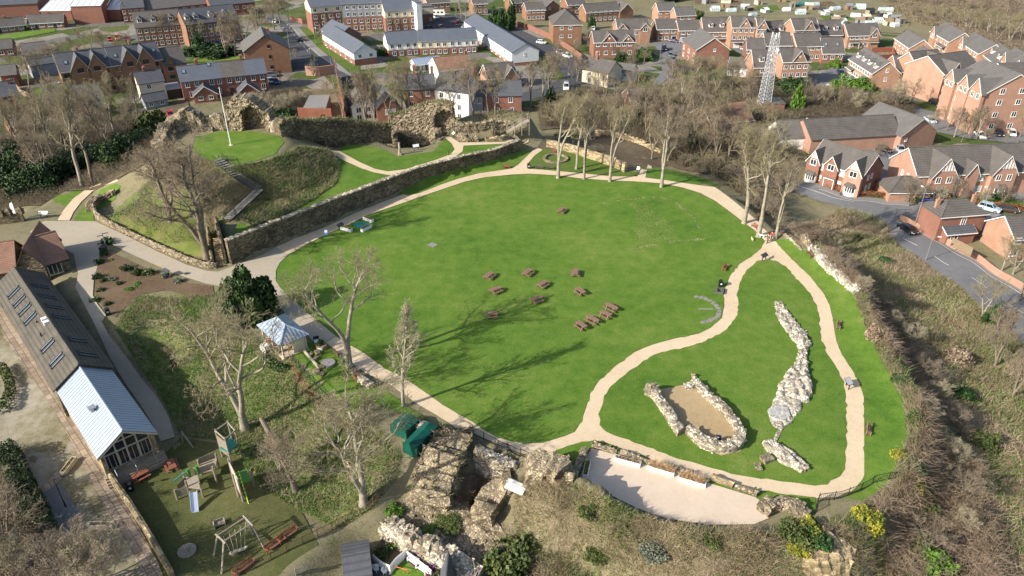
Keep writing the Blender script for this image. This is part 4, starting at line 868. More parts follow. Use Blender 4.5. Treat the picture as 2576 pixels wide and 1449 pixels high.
E_('tall orange brick house with a roundel gable, middle of the far row below the allotments',(2000,75),(2061,73),8.0,3.2,9,OB,BR,gables=[(.6,4.4,3.2,.15,OB,'o')],rows=r3(4))
E_('brown roofed house with two white dormers in the middle of the far row',(2065,87),(2120,86),5.0,4.4,9,OB,BR,dormers=[.22,.72],rows=dorm)
E_('wide orange brick pair with one front gable at the right end of the far row',(2135,89),(2216,87),5.0,3.4,9,OB,BR,gables=[(.8,4.0,2.6,.5,OB,'w')],rows=r2(6),porch=[(.05,.35,2.4),(.62,.95,2.4)])
# middle row
E_('terraced brick house under the lattice mast',(1880,123),(1923,124),5.0,3.0,8,'red_brick',BR,rows=r2(3))
E_('brick house with four white windows in the middle row, right of the mast',(1929,114),(1993,113),6.0,3.4,9,OB,BR,rows=[(4.4,1.2,1.2,fr(4,.14)),(1.4,1.2,1.2,fr(4,.14))])
E_('brick house with four white windows in the middle row, next to the skylight roof',(2006,116),(2071,114),6.0,3.4,9,OB,BR,rows=[(4.4,1.2,1.2,fr(4,.14)),(1.4,1.2,1.2,fr(4,.14))])
E_('dark roofed brick house with two small skylights in the middle row',(2070,133),(2124,133),3.8,4.4,9,'red_brick',BR,rows=[(1.6,1.2,1.2,fr(3,.15))],sky=[(.18,.22),(.72,.22)])
# nearest row of the estate
E_('brown roofed house with two white dormers in the nearest row, bushes in front',(1898,168),(1965,167),5.2,4.4,9,OB,BR,dormers=[.3,.76],rows=[(3.2,1.2,1.6,[.36,.7],'white',3),(.6,1.2,1.4,[.3,.7],'white',3)],porch=[(.03,.97,2.4)])
E_('tall orange brick house with a roundel gable in the nearest row',(1971,155),(2039,153),8.4,3.2,9,OB,BR,gables=[(.58,4.8,3.4,.15,OB,'o')],rows=r3(4),porch=[(.55,.98,2.6)])
E_('long brick terrace turned away with four white dormers along its roof',(2137,147),(2196,184),5.0,3.6,9,OB,'grey_roof',rows=g2(8),dormers=[.16,.4,.64,.88],side=[('R',5.2,1.1,.7,[.5]),('R',2.4,1.1,.7,[.5])],porch=[(.02,.3,2.3),(.7,.98,2.3)])
# houses turned towards the left
def slant(label,A,Bp,eh,rh,dp,n=3,**k):
 return E_(label,A,Bp,eh,rh,dp,k.pop('wall',OB),k.pop('roof','grey_roof'),kind='front',rows=k.pop('rows',[(3.2,1.1,1.0,[.5])]),side=[('L',3.3,1.15,1.3,fr(n,.14)),('L',.8,1.15,1.3,fr(n,.14))],**k)
slant('tall orange brick house with white dormers, its plain gable end above the bare trees',(1752,125),(1836,123),6.2,4.0,16,wall='red_brick',rows=[(5.4,.9,.7,[.55]),(2.6,.9,.7,[.55])])
g2=lambda n:[(3.3,1.15,1.3,fr(n,.14)),(.8,1.15,1.3,fr(n,.14))]
E_('grey roofed brick house with a low wing, left of the fenced gardens',(2252,95),(2289,120),5.0,3.0,8,OB,'grey_roof',rows=g2(4),side=[('R',3.2,1,.8,[.5])])
E_('small brick house with one gable window, in front of the taller grey roofed one',(2287,134),(2301,145),3.4,2.8,8,OB,'grey_roof',rows=[(1,1.1,1.1,[.5])],side=[('R',1.9,1.2,.9,[.5])])
E_('pale sunlit brick house with a broad grey roof at the edge of the wood',(2342,77),(2389,104),5.2,3.2,9,OB,'grey_roof',rows=g2(4),gables=[(.25,4,2.6,.8,OB,'d')],porch=[(.5,.9,2.3)])
E_('pale sunlit brick house with a projecting gable, second from the wood',(2413,103),(2464,134),5.2,3.2,9,OB,'grey_roof',rows=g2(4),gables=[(.25,4,2.6,.8,OB,'d')],porch=[(.5,.9,2.3)])
E_('pale sunlit brick house with two white dormers, third from the wood',(2470,132),(2508,162),4.8,3.6,9,OB,'grey_roof',rows=g2(3),dormers=[.3,.75])
E_('pale sunlit brick house cut by the right edge, with a tall gabled front',(2512,143),(2580,184),6.2,3.2,9,OB,'grey_roof',rows=g2(4),gables=[(.3,4.4,3,.8,OB,'d'),(.8,4.4,3,.8,OB,'d')])
E_('orange brick house with one white dormer beside the blue car',(2258,179),(2300,178),4.8,4.0,9,OB,BR,dormers=[.5],rows=[(2.9,1.1,1.5,[.3,.72],'white',3)],porch=[(.05,.95,2.3)])
E_('tall orange brick house with a roundel gable beside the one dormer house',(2308,166),(2378,159),7.6,3.4,9,OB,BR,gables=[(.6,4.8,3.3,.15,OB,'o')],rows=r3(3),porch=[(.1,.9,2.5)],garage=[(.45,2.4,2.1)])
# apartment building at the right edge
E_('four storey brick apartment block with several gables near the right edge',(2388,196),(2476,236),11.2,5.0,17,'pink_brick','grey_roof',name='apartment_block',cat='flats',rows=[(z,1.3,1.2,fr(7,.07))for z in(8.8,6.2,3.6,1.0)],gables=[(.12,4.4,3,.8,'pink_brick','d'),(.5,4.4,3,.5,'pink_brick','d'),(.86,5.2,3.6,.8,'pink_brick','d')],side=[('R',z,1.3,1.2,[.3,.62])for z in(11.0,8.0,4.6,1.4)])
E_('lower brick apartment wing behind the four storey gable',(2376,186),(2470,172),9.2,3.8,14,'pink_brick',BR,name='apartment_block',cat='flats',rows=[(6.8,1.3,1.2,fr(4)),(4.0,1.3,1.2,fr(4)),(1.2,1.3,1.2,fr(4))],gables=[(.25,4.6,3,.6,'pink_brick','w')])
E_('brick apartment wing running off the right edge',(2537,205),(2610,203),10.5,3.6,12,'pink_brick',BR,name='apartment_block',cat='flats',rows=[(8.0,1.3,1.2,fr(3)),(5.0,1.3,1.2,fr(3)),(2.0,1.3,1.2,fr(3))])
# nearer buildings on the right
E_('long low pink brick barn with a brown tiled roof',(2042,350),(2268,337),4.0,3.4,11,'pink_brick',BR,name='brick_barn',cat='barn',rows=[],fascia=False)
E_('grey roofed cross wing of the long pink brick barn, its gable to the camera',(2269,341),(2357,327),4.2,3.8,15,'pink_brick','grey_roof',name='brick_barn',cat='barn',kind='front',rows=[(2.4,.9,.6,[.15])],fascia='pale_timber')
E_('white painted weatherboard gable left of the long barn',(1932,318),(1965,345),3.6,3.0,8,'white_render','grey_roof',name='white_shed',cat='shed',kind='front',rows=[],fascia=False)
E_('low grey roof between the white gable and the barn',(1962,350),(2016,340),3.0,1.8,6,'grey_render','grey_roof',name='white_shed',cat='shed',rows=[],fascia=False)
E_('brick house with two black and white timbered gables and a plain brown end wall',(2040,399),(2172,440),5.2,3.6,9,'red_brick',BR,name='timbered_house',rows=[(3.4,1.25,1.2,[.27,.62],'blank'),(.7,1.25,1.2,[.27,.60],'blank')],gables=[(.10,3.2,2.6,.9,'red_brick','wtb'),(.44,3.4,2.4,.9,'red_brick','w'),(.86,4.0,3.0,.9,'pink_brick','wtb')],side=[('R',3.3,1.1,.6,[.3,.48]),('R',.8,1.1,.6,[.3,.48])],porch=[(.36,.56,2.4)],doors=[(.46,0,1.0,2.1,'car_navy')])
E_('large brick house with black and white timbered gables and bay windows at the right edge',(2310,441),(2600,428),5.4,4.4,11,'pink_brick',BR,name='timbered_house',rows=[(3.4,1.3,1.4,[.34,.55],'blank'),(.7,1.3,1.4,[.34,.46,.56],'blank')],gables=[(.20,5.8,4.2,1.2,'pink_brick','dtb'),(.46,2.8,2.4,.6,'pink_brick',''),(.72,5.8,4.2,1.2,'pink_brick','dtb')],side=[('L',3.3,1.1,.6,[.3,.5]),('L',.8,1.1,.6,[.4])])
E_('low garage block with a brown hipped roof between the two timbered houses',(2240,484),(2342,484),2.4,2.4,7,'pink_brick',BR,name='garage_block',cat='garage',kind='hip',rows=[])
E_('square red brick villa with a hipped tile roof and two chimneys at the road fork',(2369,546),(2484,537),5.8,2.0,6.5,'red_brick',BR,name='brick_villa',kind='hip',rows=[(3.6,1.5,.9,[.52])],chim=[(.1,.5,.1,1),(.95,.6,.3,1)],cm='orange_brick')
E_('low extension with a slate lean-to roof below the red brick villa',(2384,588),(2455,582),2.8,1.6,6,'red_brick','slate_roof',name='villa_extension',cat='extension',rows=[(1.3,1.1,1.3,[.28])])
E_('brick house with a white verged gable half hidden in the trees behind the lawn',(1588,257),(1650,254),4.4,2.8,9,'red_brick',BR,rows=r2(4),gables=[(.82,4.0,2.8,.5,'red_brick','w')])
E_('long brown tiled roof of a low building among the trees left of the mast',(1790,312),(1895,300),3.0,3.4,11,'pink_brick','clay_roof',name='long_outbuilding',cat='building',rows=[],fascia=True)
E_('old whitewashed cottage with a tall brick chimney among the trees',(1580-115,172),(1530,184),4.6,2.8,9,'cream_render',BR,name='rendered_cottage',rows=[(2.8,1.1,.9,[.3]),(.6,1.2,.9,[.3])],chim=[(.3,.45,1.6,3)],fascia=False)
E_('small white rendered building behind the whitewashed cottage',(1540,176),(1590,182),3.2,1.8,6,'white_render','grey_roof',name='rendered_cottage',rows=[(1.6,1,.9,[.3,.65])],fascia=False)
E_('white gabled bungalow in the trees left of the lattice mast',(1832,168),(1880,172),3.0,2.4,8,'white_render','grey_roof',rows=[(.9,1.1,1.2,[.5])])
E_('flat roofed brick hut at the foot of the lattice mast',(1918,262),(1975,262),3.0,1,6,'red_brick','grey_roof',name='brick_hut',cat='hut',kind='flat',rows=[],fascia=False)
E_('flat roofed brick building in the bushes behind the barn',(2225,247),(2275,250),2.6,1,5,'pink_brick','grey_roof',name='brick_hut',cat='hut',kind='flat',rows=[],fascia=False)
E_('orange brick house with white windows at the right edge below the villa',(2555,600),(2620,596),4.6,2.8,8,OB,BR,rows=r2(2))
# ---- walls and ruins of the castle
def rough(v,amp,f=0.9,seed=0.0,crag=.75):
 """push points about with rock-like noise"""
 out=[]
 for p in v:
  q=Vector((p[0]*f+seed,p[1]*f-seed,p[2]*f*1.3));cv=mnoise.cell_vector(q*2.6)-Vector((.5,.5,.5))
  n=mnoise.noise_vector(q)*.8+0.5*mnoise.noise_vector(q*2.3)+0.35*mnoise.noise_vector(q*5.1)+cv*crag
  out.append((p[0]+n.x*amp,p[1]+n.y*amp,p[2]+n.z*amp))
 return out
def resample(c,step):
 c=np.asarray(c,float);d=np.r_[0,np.cumsum(np.linalg.norm(np.diff(c[:,:2],axis=0),axis=1))]
 n=max(2,int(d[-1]/step)+1);s=np.linspace(0,d[-1],n)
 return np.column_stack([np.interp(s,d,c[:,k])for k in range(c.shape[1])])
def masonry(path,thick,step=0.42,rows=None,amp=0.18,jag=0.5,seed=0.0,base=None,below=0.6,batter=0.0,closed=False):
 """path: rows of x, y, top height above ground (and thickness); returns verts, faces of a rough wall.
    the wall thickens to the left of the path"""
 c=resample(path,step);n=len(c)
 t=np.gradient(c[:,:2],axis=0);t/=np.linalg.norm(t,axis=1)[:,None]+1e-9
 nr=np.column_stack([-t[:,1],t[:,0]])
 zg=hz(c[:,0],c[:,1])if base is None else np.full(n,base)
 R_=rows or max(2,int(c[:,2].max()/step)+1)
 V=[]
 for i in range(n):
  hgt=max(0.15,c[i,2]+jag*(mnoise.noise(Vector((c[i,0]*.7+seed,c[i,1]*.7,seed)))+.6*mnoise.noise(Vector((c[i,0]*2.1,c[i,1]*2.1,seed+4)))))
  w=c[i,3]if c.shape[1]>3 else thick
  for k in range(R_+1):
   f=k/R_;b_=batter*(1-f)
   V.append((c[i,0]-nr[i,0]*b_,c[i,1]-nr[i,1]*b_,zg[i]-below+(hgt+below)*f))
  V.append((c[i,0]+nr[i,0]*w*.5,c[i,1]+nr[i,1]*w*.5,zg[i]+hgt+.12))
  for k in range(R_,-1,-1):
   f=k/R_
   V.append((c[i,0]+nr[i,0]*w,c[i,1]+nr[i,1]*w,zg[i]-below+(hgt+below)*f))
 m=2*R_+3;F=[]
 for i in range(n-1):
  for k in range(m-1):
   a=i*m+k;F.append((a,a+1,a+m+1,a+m))
 F.append(tuple(range(m-1,-1,-1)));F.append(tuple((n-1)*m+k for k in range(m)))
 F=[f[::-1]for f in F]
 return rough(V,amp,0.9,seed),F
def add_stones(V,F,dens=.3,size=.34,seed=0):
 """bed loose stones into a rough surface"""
 rd=random.Random(seed);V=list(V);F=list(F);n0=len(V)
 for i in range(int(n0*dens)):
  p=V[rd.randrange(n0)];s=size*rd.uniform(.45,1.2);rot=Matrix.Rotation(rd.uniform(0,6),3,Vector((rd.gauss(0,1),rd.gauss(0,1),rd.gauss(0,1.5))).normalized());k=len(V)
  for c in((-1,-.8,-.6),(1,-.7,-.6),(.9,.8,-.6),(-1,.7,-.6),(-.8,-.7,.6),(.9,-.8,.5),(.8,.7,.6),(-.9,.8,.5)):q=rot@Vector(c)*s*.5;V.append((p[0]+q.x,p[1]+q.y,p[2]+q.z))
  F+=[(k+3,k+2,k+1,k),(k+4,k+5,k+6,k+7),(k,k+1,k+5,k+4),(k+1,k+2,k+6,k+5),(k+2,k+3,k+7,k+6),(k+3,k,k+4,k+7)]
 return V,F
def pxpath(pts,z=None):
 """[(u, v, height[, thickness])] with u, v on the ground line in the photograph"""
 out=[]
 for p in pts:
  g=P(p[0],p[1],z)if z is not None else G(p[0],p[1])
  out.append((g[0],g[1])+tuple(p[2:]))
 return np.array(out)
def ruin(name,label,cat,pts,thick,mat,group=None,z=None,world_=False,coping=None,grass=None,**k):
 path=np.array(pts,float)if world_ else pxpath(pts,z)
 st=k.pop('stones',.30 if mat in('rubble_stone','pale_stone','white_rubble')else 0)
 v,f=masonry(path,thick,**k)
 if st:v,f=add_stones(v,f,st,.34 if thick>1 else.26)
 o=mesh_obj(name,v,f,mat);tag(o,label,cat,group)
 return o
def tufts(name,parent,path,mat,n,h=0.35,spread=0.5,zoff=0.0,w=0.05):
 """a fringe of grass growing on a wall top; path rows x, y, z"""
 c=resample(np.asarray(path,float),0.2);i=rng.integers(0,len(c),n)
 p=c[i]+np.column_stack([rng.normal(0,spread,n),rng.normal(0,spread,n),np.full(n,zoff)])
 return blades(name,p,h,w,mat,parent)
def blades(name,p,h,w,mat,parent=None,lean=0.5,tri=True):
 n=len(p);a=rng.uniform(0,2*math.pi,n);hh=h*rng.uniform(.5,1.3,n)
 dx,dy=np.cos(a)*w/2,np.sin(a)*w/2;l=rng.normal(0,lean,(n,2))*hh[:,None]
 A=p+np.column_stack([dx,dy,np.zeros(n)]);Bq=p-np.column_stack([dx,dy,np.zeros(n)]);Cq=p+np.column_stack([l[:,0],l[:,1],hh])
 V=np.stack([A,Bq,Cq],1).reshape(-1,3);F=np.arange(3*n).reshape(n,3)
 return mesh_obj(name,V,F,mat,parent)
 # retaining wall along the lawn
zt=np.array(TER_Z)+0.30
wl=np.column_stack([WALL_LINE,zt])
o=ruin('retaining_wall','long coursed stone retaining wall along the top left side of the lawn','wall',wl,0.7,'dark_stone',world_=True,base=0.0,jag=0.12,amp=0.07,step=0.7,seed=3)
c=resample(wl,.5);cb=B()
for i in range(len(c)-1):
 d=c[i+1,:2]-c[i,:2];d/=np.linalg.norm(d);nn=np.array([-d[1],d[0]])*.75;q=-nn*.12
 h0=c[i,2]+.02;j=random.uniform(.1,.32)
 a,b_=c[i,:2]+q,c[i+1,:2]+q-d*.05
 cb.slab([(a[0],a[1],h0+j),(b_[0],b_[1],h0+j),(b_[0]+nn[0]*1.2,b_[1]+nn[1]*1.2,h0+j+.05),(a[0]+nn[0]*1.2,a[1]+nn[1]*1.2,h0+j+.05)],j)
cp=mesh_obj('coping',rough(cb.v,.05,2),cb.f,'pale_stone',o)
# buttress on the wall
# keep ruins round the motte top
def top_z(x,y,v):
 lo,hi=-12.0,40.0
 for _ in range(30):
  m=(lo+hi)/2
  if Q((x,y,m))[1]>v:lo=m
  else:hi=m
 return lo
def raised(rows,base):
 """rows (u, v, z, v_top, thickness): foot seen or assumed at u, v and height z, top seen at v_top"""
 out=[]
 for u,v,z,vt,th in rows:
  p=P(u,v,z);out.append((p[0],p[1],top_z(p[0],p[1],vt)-base,th))
 return np.array(out)
KZ=MZ-.1
def keep(label,rows,seed,**k):
 return ruin('keep_ruin',label,'ruin',raised([(u,v,KZ,vt,th)for u,v,vt,th in rows],KZ),2,k.pop('mat','rubble_stone'),world_=True,base=KZ,below=7,seed=seed,step=.45,**k)
keep('curved ruined wall with a high jagged lump at the left of the flagpole lawn',[(412,372,362,2.2),(422,352,335,2.4),(438,338,310,2.4),(452,333,298,2.6),(470,331,282,2.6),(487,331,279,2.6),(502,332,290,2.2),(519,334,318,1.6)],1,jag=.7,amp=.45)
keep('low stone sill closing the gap between two lumps of the keep ruin',[(517,334,322,1.2),(536,333,322,1.2)],8,jag=.2,amp=.12,mat='pale_stone')
keep('small square lump of ruined wall directly left behind the flagpole',[(532,331,300,2.4),(545,331,293,2.4),(562,331,291,2.4),(578,330,298,2.4)],2,jag=.6,amp=.4)
def arched(name,label,cat,a,b_,arches,topf,thick,mat,z0,**k):
 """a rough wall from a to b (world x, y) with arched openings or recesses: [(s0, s1, spring, depth)]"""
 a=np.array(a[:2]);b_=np.array(b_[:2]);L=np.linalg.norm(b_-a);d=(b_-a)/L;nn=np.array([-d[1],d[0]])
 amp=k.get('amp',.25);st=.35;V=[];F=[];vid={}
 ns=int(L/st);hmax=max(topf(x)for x in np.linspace(0,1,20));nz=int((hmax+3)/st)
 def hole(s,zz):
  for(s0,s1,sp,dep)in arches:
   if s0<s<s1:
    r=(s1-s0)/2;m=(s0+s1)/2
    if zz<sp or math.hypot(s-m,zz-sp)<r:return dep
  return 0
 def vert(i,j,y):
  kk=(i,j,y)
  if kk not in vid:
   s=i*st;zz=-3+j*st
   zz=min(zz,topf(s/L)+.5*mnoise.noise(Vector((s*.8,3.1,z0))));p=a+d*s+nn*y
   vid[kk]=len(V);V.append((p[0],p[1],z0+zz))
  return vid[kk]
 solid={}
 for i in range(ns):
  for j in range(nz):
   s=(i+.5)*st;zz=-3+(j+.5)*st
   if zz>topf(s/L)+st:continue
   solid[(i,j)]=hole(s,zz)
 for(i,j),dep in solid.items():
  if dep>=thick:continue
  y=dep
  F.append((vert(i,j,y),vert(i+1,j,y),vert(i+1,j+1,y),vert(i,j+1,y)))
  F.append((vert(i,j,thick),vert(i,j+1,thick),vert(i+1,j+1,thick),vert(i+1,j,thick)))
  for di,dj,e in((1,0,((i+1,j),(i+1,j+1))),(-1,0,((i,j+1),(i,j))),(0,1,((i+1,j+1),(i,j+1))),(0,-1,((i,j),(i+1,j)))):
   nb=solid.get((i+di,j+dj));y2=thick if nb is None else min(nb,thick)
   if y2>y:F.append((vert(*e[0],y),vert(*e[0],y2),vert(*e[1],y2),vert(*e[1],y)))
 F=[f for f in F if len(set(f))>2]
 v,f=add_stones(rough(V,amp,.9,k.get('seed',0)),F,.3,.36);o=mesh_obj(name,v,f,mat);tag(o,label,cat);return o
ga,gb=P(577,330,KZ),P(684,333,KZ)
arched('keep_ruin','tall ruined wall with two arched recesses right behind the flagpole','ruin',ga,gb,[(3.0,8.0,3.0,2.2),(9.6,12.3,2.6,2.2)],lambda t:5.4+2.4*math.sin(math.pi*min(1,t*1.15))-.8*t,3.4,'rubble_stone',KZ,amp=.35,seed=4)
keep('pale broken end of the keep wall above the right edge of the flagpole lawn',[(680,333,303,3),(696,337,306,3),(710,344,309,3)],6,jag=.4,amp=.4,mat='pale_stone')
# curtain wall running right from the keep, its near face in shade
A_,B_=P(709,346,KZ),P(809,379,2.6);CB=2.0
cw_=[]
for f,vt in((0,310),(.14,304),(.3,301),(.5,307),(.75,306),(1,304)):
 p=A_+(B_-A_)*f;cw_.append((p[0],p[1],top_z(p[0],p[1],vt)-CB,2.6))
for u,v,vt in((840,374,303),(872,368,304),(905,362,308),(950,353,315),(985,347,317)):
 p=P(u,v,2.6);cw_.append((p[0],p[1],top_z(p[0],p[1],vt)-CB,2.4))
cw_=np.array(cw_)
cwall=ruin('curtain_wall','long dark weathered curtain wall with a grassy top between the keep and the arch','wall',cw_,2.4,'dark_stone',world_=True,base=CB,jag=.5,amp=.3,seed=9,below=2)
tufts('grass_top',cwall,np.column_stack([cw_[:,0],cw_[:,1]+1.2,CB+cw_[:,2]]),'rough_blade',2600,.45,.55,-.1,.12)
b=B();g=P(813,378,2.7);b.box(g[0]-.65,g[0]+.65,g[1]-.55,g[1]-.1,g[2]-.2,g[2]+2.2);b.obj('doorway','timber_dark',cwall)
a0,a1=G(985,352),G(1140,338)
arw=arched('arch_ruin','ruined wall pierced by a tall round arch, grass along its sloping top','ruin',a0,a1,[(10.6,16.0,2.9,2.0)],lambda t:3.4+4.0*smooth(t*1.25)-.4*max(0,t-.9)*10*.4,2.6,'rubble_stone',2.4,amp=.28,seed=12)
tt=np.linspace(0,1,40);pa=np.array([a0[:2]+(a1[:2]-a0[:2])*t for t in tt]);tufts('grass_top',arw,np.column_stack([pa[:,0],pa[:,1]+1.3,[2.4+3.4+3.6*float(smooth(t*1.25))-.48*max(0,t-.9)*10 for t in tt]]),'rough_blade',1800,.45,.6,0,.12)
ruin('undercroft_wall','dark smooth wall of the sunken undercroft below the arch','wall',[(930,362,1.6),(962,378,2.6),(1000,383,3.0),(1003,352,3.4),(1050,348,3.4),(1088,342,3.2)],1.0,'dark_stone',jag=.1,amp=.06,seed=14,z=0.6,base=-.8)
ruin('undercroft_wall','small lump of masonry at the foot of the arch by the railed steps','ruin',[(1080,352,2.2),(1096,354,1.8)],1.6,'rubble_stone',jag=.4,amp=.3,seed=15)
ruin('low_ruin','low stone wall of the ruined buildings below the grassy bank, right of the arch','ruin',[(1138,338,2.6,1.6),(1160,336,2.2,1.6),(1200,334,2.0,1.4),(1260,328,2.0,1.4),(1290,326,1.8,1.4)],1.4,'rubble_stone',jag=.4,amp=.22,seed=16)
ruin('low_ruin','knee high rubble footing beside the path below the low ruined wall','ruin',[(1150,352,1.3),(1172,358,1.0),(1204,357,.8)],1.6,'rubble_stone',jag=.5,amp=.3,seed=17)
ruin('low_ruin','long knee high stone footing between the terrace path and the low ruined wall','ruin',[(1222,356,.7),(1262,354,.9),(1312,350,.7)],.8,'ashlar_gold',jag=.4,amp=.15,seed=18)
ruin('low_ruin','short cross wall of the ruined buildings, standing up against the low wall','ruin',[(1246,346,1.6),(1242,334,1.6)],.6,'dark_stone',jag=.2,amp=.1,seed=19)
ew=ruin('entrance_wall','sunlit golden stone wall between the trees and the sandy entrance yard','wall',[(1374,369,1.5),(1440,386,1.7),(1500,406,1.9),(1545,422,2.0),(1570,435,2.1)],.9,'ashlar_gold',jag=.18,amp=.10,seed=20)
ruin('entrance_wall','broken pale wall at the far side of the entrance yard','wall',[(1400,348,1.2),(1450,338,1.5),(1480,338,1.2),(1540,345,1.4),(1600,362,1.4),(1660,388,1.0)],.9,'ashlar_gold',jag=.5,amp=.2,seed=21)
b=B();g=G(1489,350)
b.box(-.75,.75,-.4,.4,-.3,1.0).box(-.75,-.4,-.4,.4,1.0,2.3).box(.4,.75,-.4,.4,1.0,2.3).box(-.75,.75,-.4,.4,2.3,2.9).box(-.4,.4,.2,.38,1.0,2.3).box(-.3,.3,-.43,-.4,.2,.8,1)
tag(b.obj('stone_niche',['pale_stone','timber_dark'],None,g),'pale square stone fireplace fragment with two openings, standing in the entrance yard','ruin')
# round stone kerb under the trees
b=B();g=G(1398,401)
for k in range(22):
 a=2*math.pi*k/22;c_,s_=math.cos(a),math.sin(a);r1,r2=2.3,2.8;a2=a+2*math.pi/22*.93
 q=[(r1*c_,r1*s_),(r2*c_,r2*s_),(r2*math.cos(a2),r2*math.sin(a2)),(r1*math.cos(a2),r1*math.sin(a2))]
 b.prism(q,-.2,.42+.04*(k%3))
tag(b.obj('stone_ring','rubble_stone',None,g),'round stone kerb of an old bed under the first lawn tree','stone ring')
# steps beside the retaining wall, and its flanking walls
ruin('stair_wall','left flanking wall of the stone steps at the end of the retaining wall','wall',[(541,668,1.2),(536,640,1.6),(532,612,1.8),(530,590,1.6)],.5,'house_stone',jag=.1,amp=.06,seed=22)
sb=B();s0=P(560,664,0);s1=P(551,598,2.6);dd=s1-s0;wdt=np.array([dd[1],-dd[0]]);wdt/=np.linalg.norm(wdt)
for k in range(14):
 f0,f1=k/14,(k+1)/14;p,q=s0+dd*f0,s0+dd*f1;zz=dd[2]*f1+.05;w_=wdt*1.0
 sb.prism([(p[0]-w_[0],p[1]-w_[1]),(p[0]+w_[0],p[1]+w_[1]),(q[0]+w_[0],q[1]+w_[1]),(q[0]-w_[0],q[1]-w_[1])],-.5,zz)
tag(sb.obj('stone_steps','ashlar_gold'),'worn stone steps climbing beside the left end of the retaining wall','steps')
ruin('stair_wall','right flanking wall of the stone steps, meeting the retaining wall','wall',[(573,664,3.9),(566,628,3.4),(556,590,2.4),(548,560,1.2)],.5,'house_stone',jag=.15,amp=.06,seed=23)
ruin('bank_wall','low pale stone wall along the lane below the tree covered mound','wall',[(545,676,.9),(520,676,1.0),(470,661,1.0),(400,630,1.0),(320,592,1.0),(262,563,1.1),(241,550,1.4),(236,532,1.6)][::-1],.45,'rubble_stone',jag=.15,amp=.10,seed=24)
ruin('bank_wall','crumbling stone edge curving back from the lane towards the far trees','wall',[(236,532,1.6),(255,508,1.4),(290,492,1.2)],1.2,'rubble_stone',jag=.5,amp=.3,seed=25)
# white rubble footings inside the loop path
def rubble(name,label,pts,mat,seed,hgt=.6,group=None):
 """a broad ragged footing: pixel spine with widths in metres"""
 c=resample(np.array([(*G(u,v)[:2],w,h)for u,v,w,h in pts]),.45);t=np.gradient(c[:,:2],axis=0);t/=np.linalg.norm(t,axis=1)[:,None]
 nr=np.column_stack([-t[:,1],t[:,0]]);m=13;V=[];F=[]
 for i in range(len(c)):
  for k in range(m):
   f=k/(m-1)*2-1;w=c[i,2]*(1+.35*mnoise.noise(Vector((i*.35,seed,1 if f>0 else 2))))
   p=c[i,:2]+nr[i]*f*w/2;hh=c[i,3]*(1-f**6)*(.55+.9*abs(mnoise.noise(Vector((p[0]*.8,p[1]*.8,seed)))))+(-.35 if abs(f)>.99 else 0)
   V.append((p[0],p[1],float(hz(p[0],p[1]))+hh))
 for i in range(len(c)-1):
  for k in range(m-1):F.append((i*m+k,i*m+k+1,i*m+m+k+1,i*m+m+k))
 F.append(tuple(range(m-1,-1,-1))[::-1]);F.append(tuple((len(c)-1)*m+k for k in range(m))[::-1])
 F=[f[::-1]for f in F]
 v,f=add_stones(rough(V,.13,1.4,seed),F,.16,.28);return tag(mesh_obj(name,v,f,mat),label,'ruin',group)
rubble('rubble_footing','long tapering spine of white rubble footings in the looped lawn',[(1958,762,1.3,.35),(1967,785,2.2,.45),(1985,815,2.8,.5),(2008,845,3.0,.5),(2020,865,2.2,.8),(2020,885,1.2,.6),(2017,912,1.6,.7),(2012,940,2.4,.9)],'white_rubble',31)
rubble('rubble_footing','widest block of white rubble with a paved floor end, middle of the looped lawn',[(2008,932,2.4,.9),(2010,960,4.0,1.1),(1998,985,4.4,1.0),(1985,1010,4.0,.6),(1970,1035,3.6,.35),(1960,1062,2.6,.3),(1955,1078,1.0,.3)],'white_rubble',32)
rubble('rubble_footing','lower triangle of white rubble footings near the bottom bend of the loop path',[(1930,1112,1.6,.6),(1945,1128,2.2,.8),(1975,1150,2.6,.8),(2005,1170,2.4,.7),(2025,1187,1.4,.6)],'white_rubble',33)
rubble('rubble_footing','thin pale line of footing stones crossing the looped lawn',[(1948,1112,.5,.3),(1960,1085,.5,.25),(1985,1050,.5,.25)],'white_rubble',34)
b=B();hexp=[(0,0),(1.9,-.5),(3.0,1.0),(2.6,2.9),(.8,3.2),(-.3,1.6)];b.prism([(x*.8,y*.8)for x,y in hexp],-.1,.36)
g=G(1935,1052);tag(b.obj('flagged_floor','crazy_paving',None,g),'grey flagged floor at the end of the widest rubble block','floor');bpy.context.scene.objects['flagged_floor'].rotation_euler=(0,0,R(-18))
for i,(u,v,s,l)in enumerate([(1928,1158,.9,'squared stone block on the grass left of the lowest rubble footing'),(1907,1178,.6,'small flat stone lying by itself in the looped lawn'),(1893,782,.8,'')]):
 if not l:continue
 b=B();b.box(-s*.8,s*.8,-s*.6,s*.6,-.1,s*.55);bm_=mesh_obj('stone_block',rough(b.v,.15,1.3,i),b.f,'rubble_stone');bm_.location=G(u,v);bm_.rotation_euler=(0,0,.5+i);tag(bm_,l,'stone')
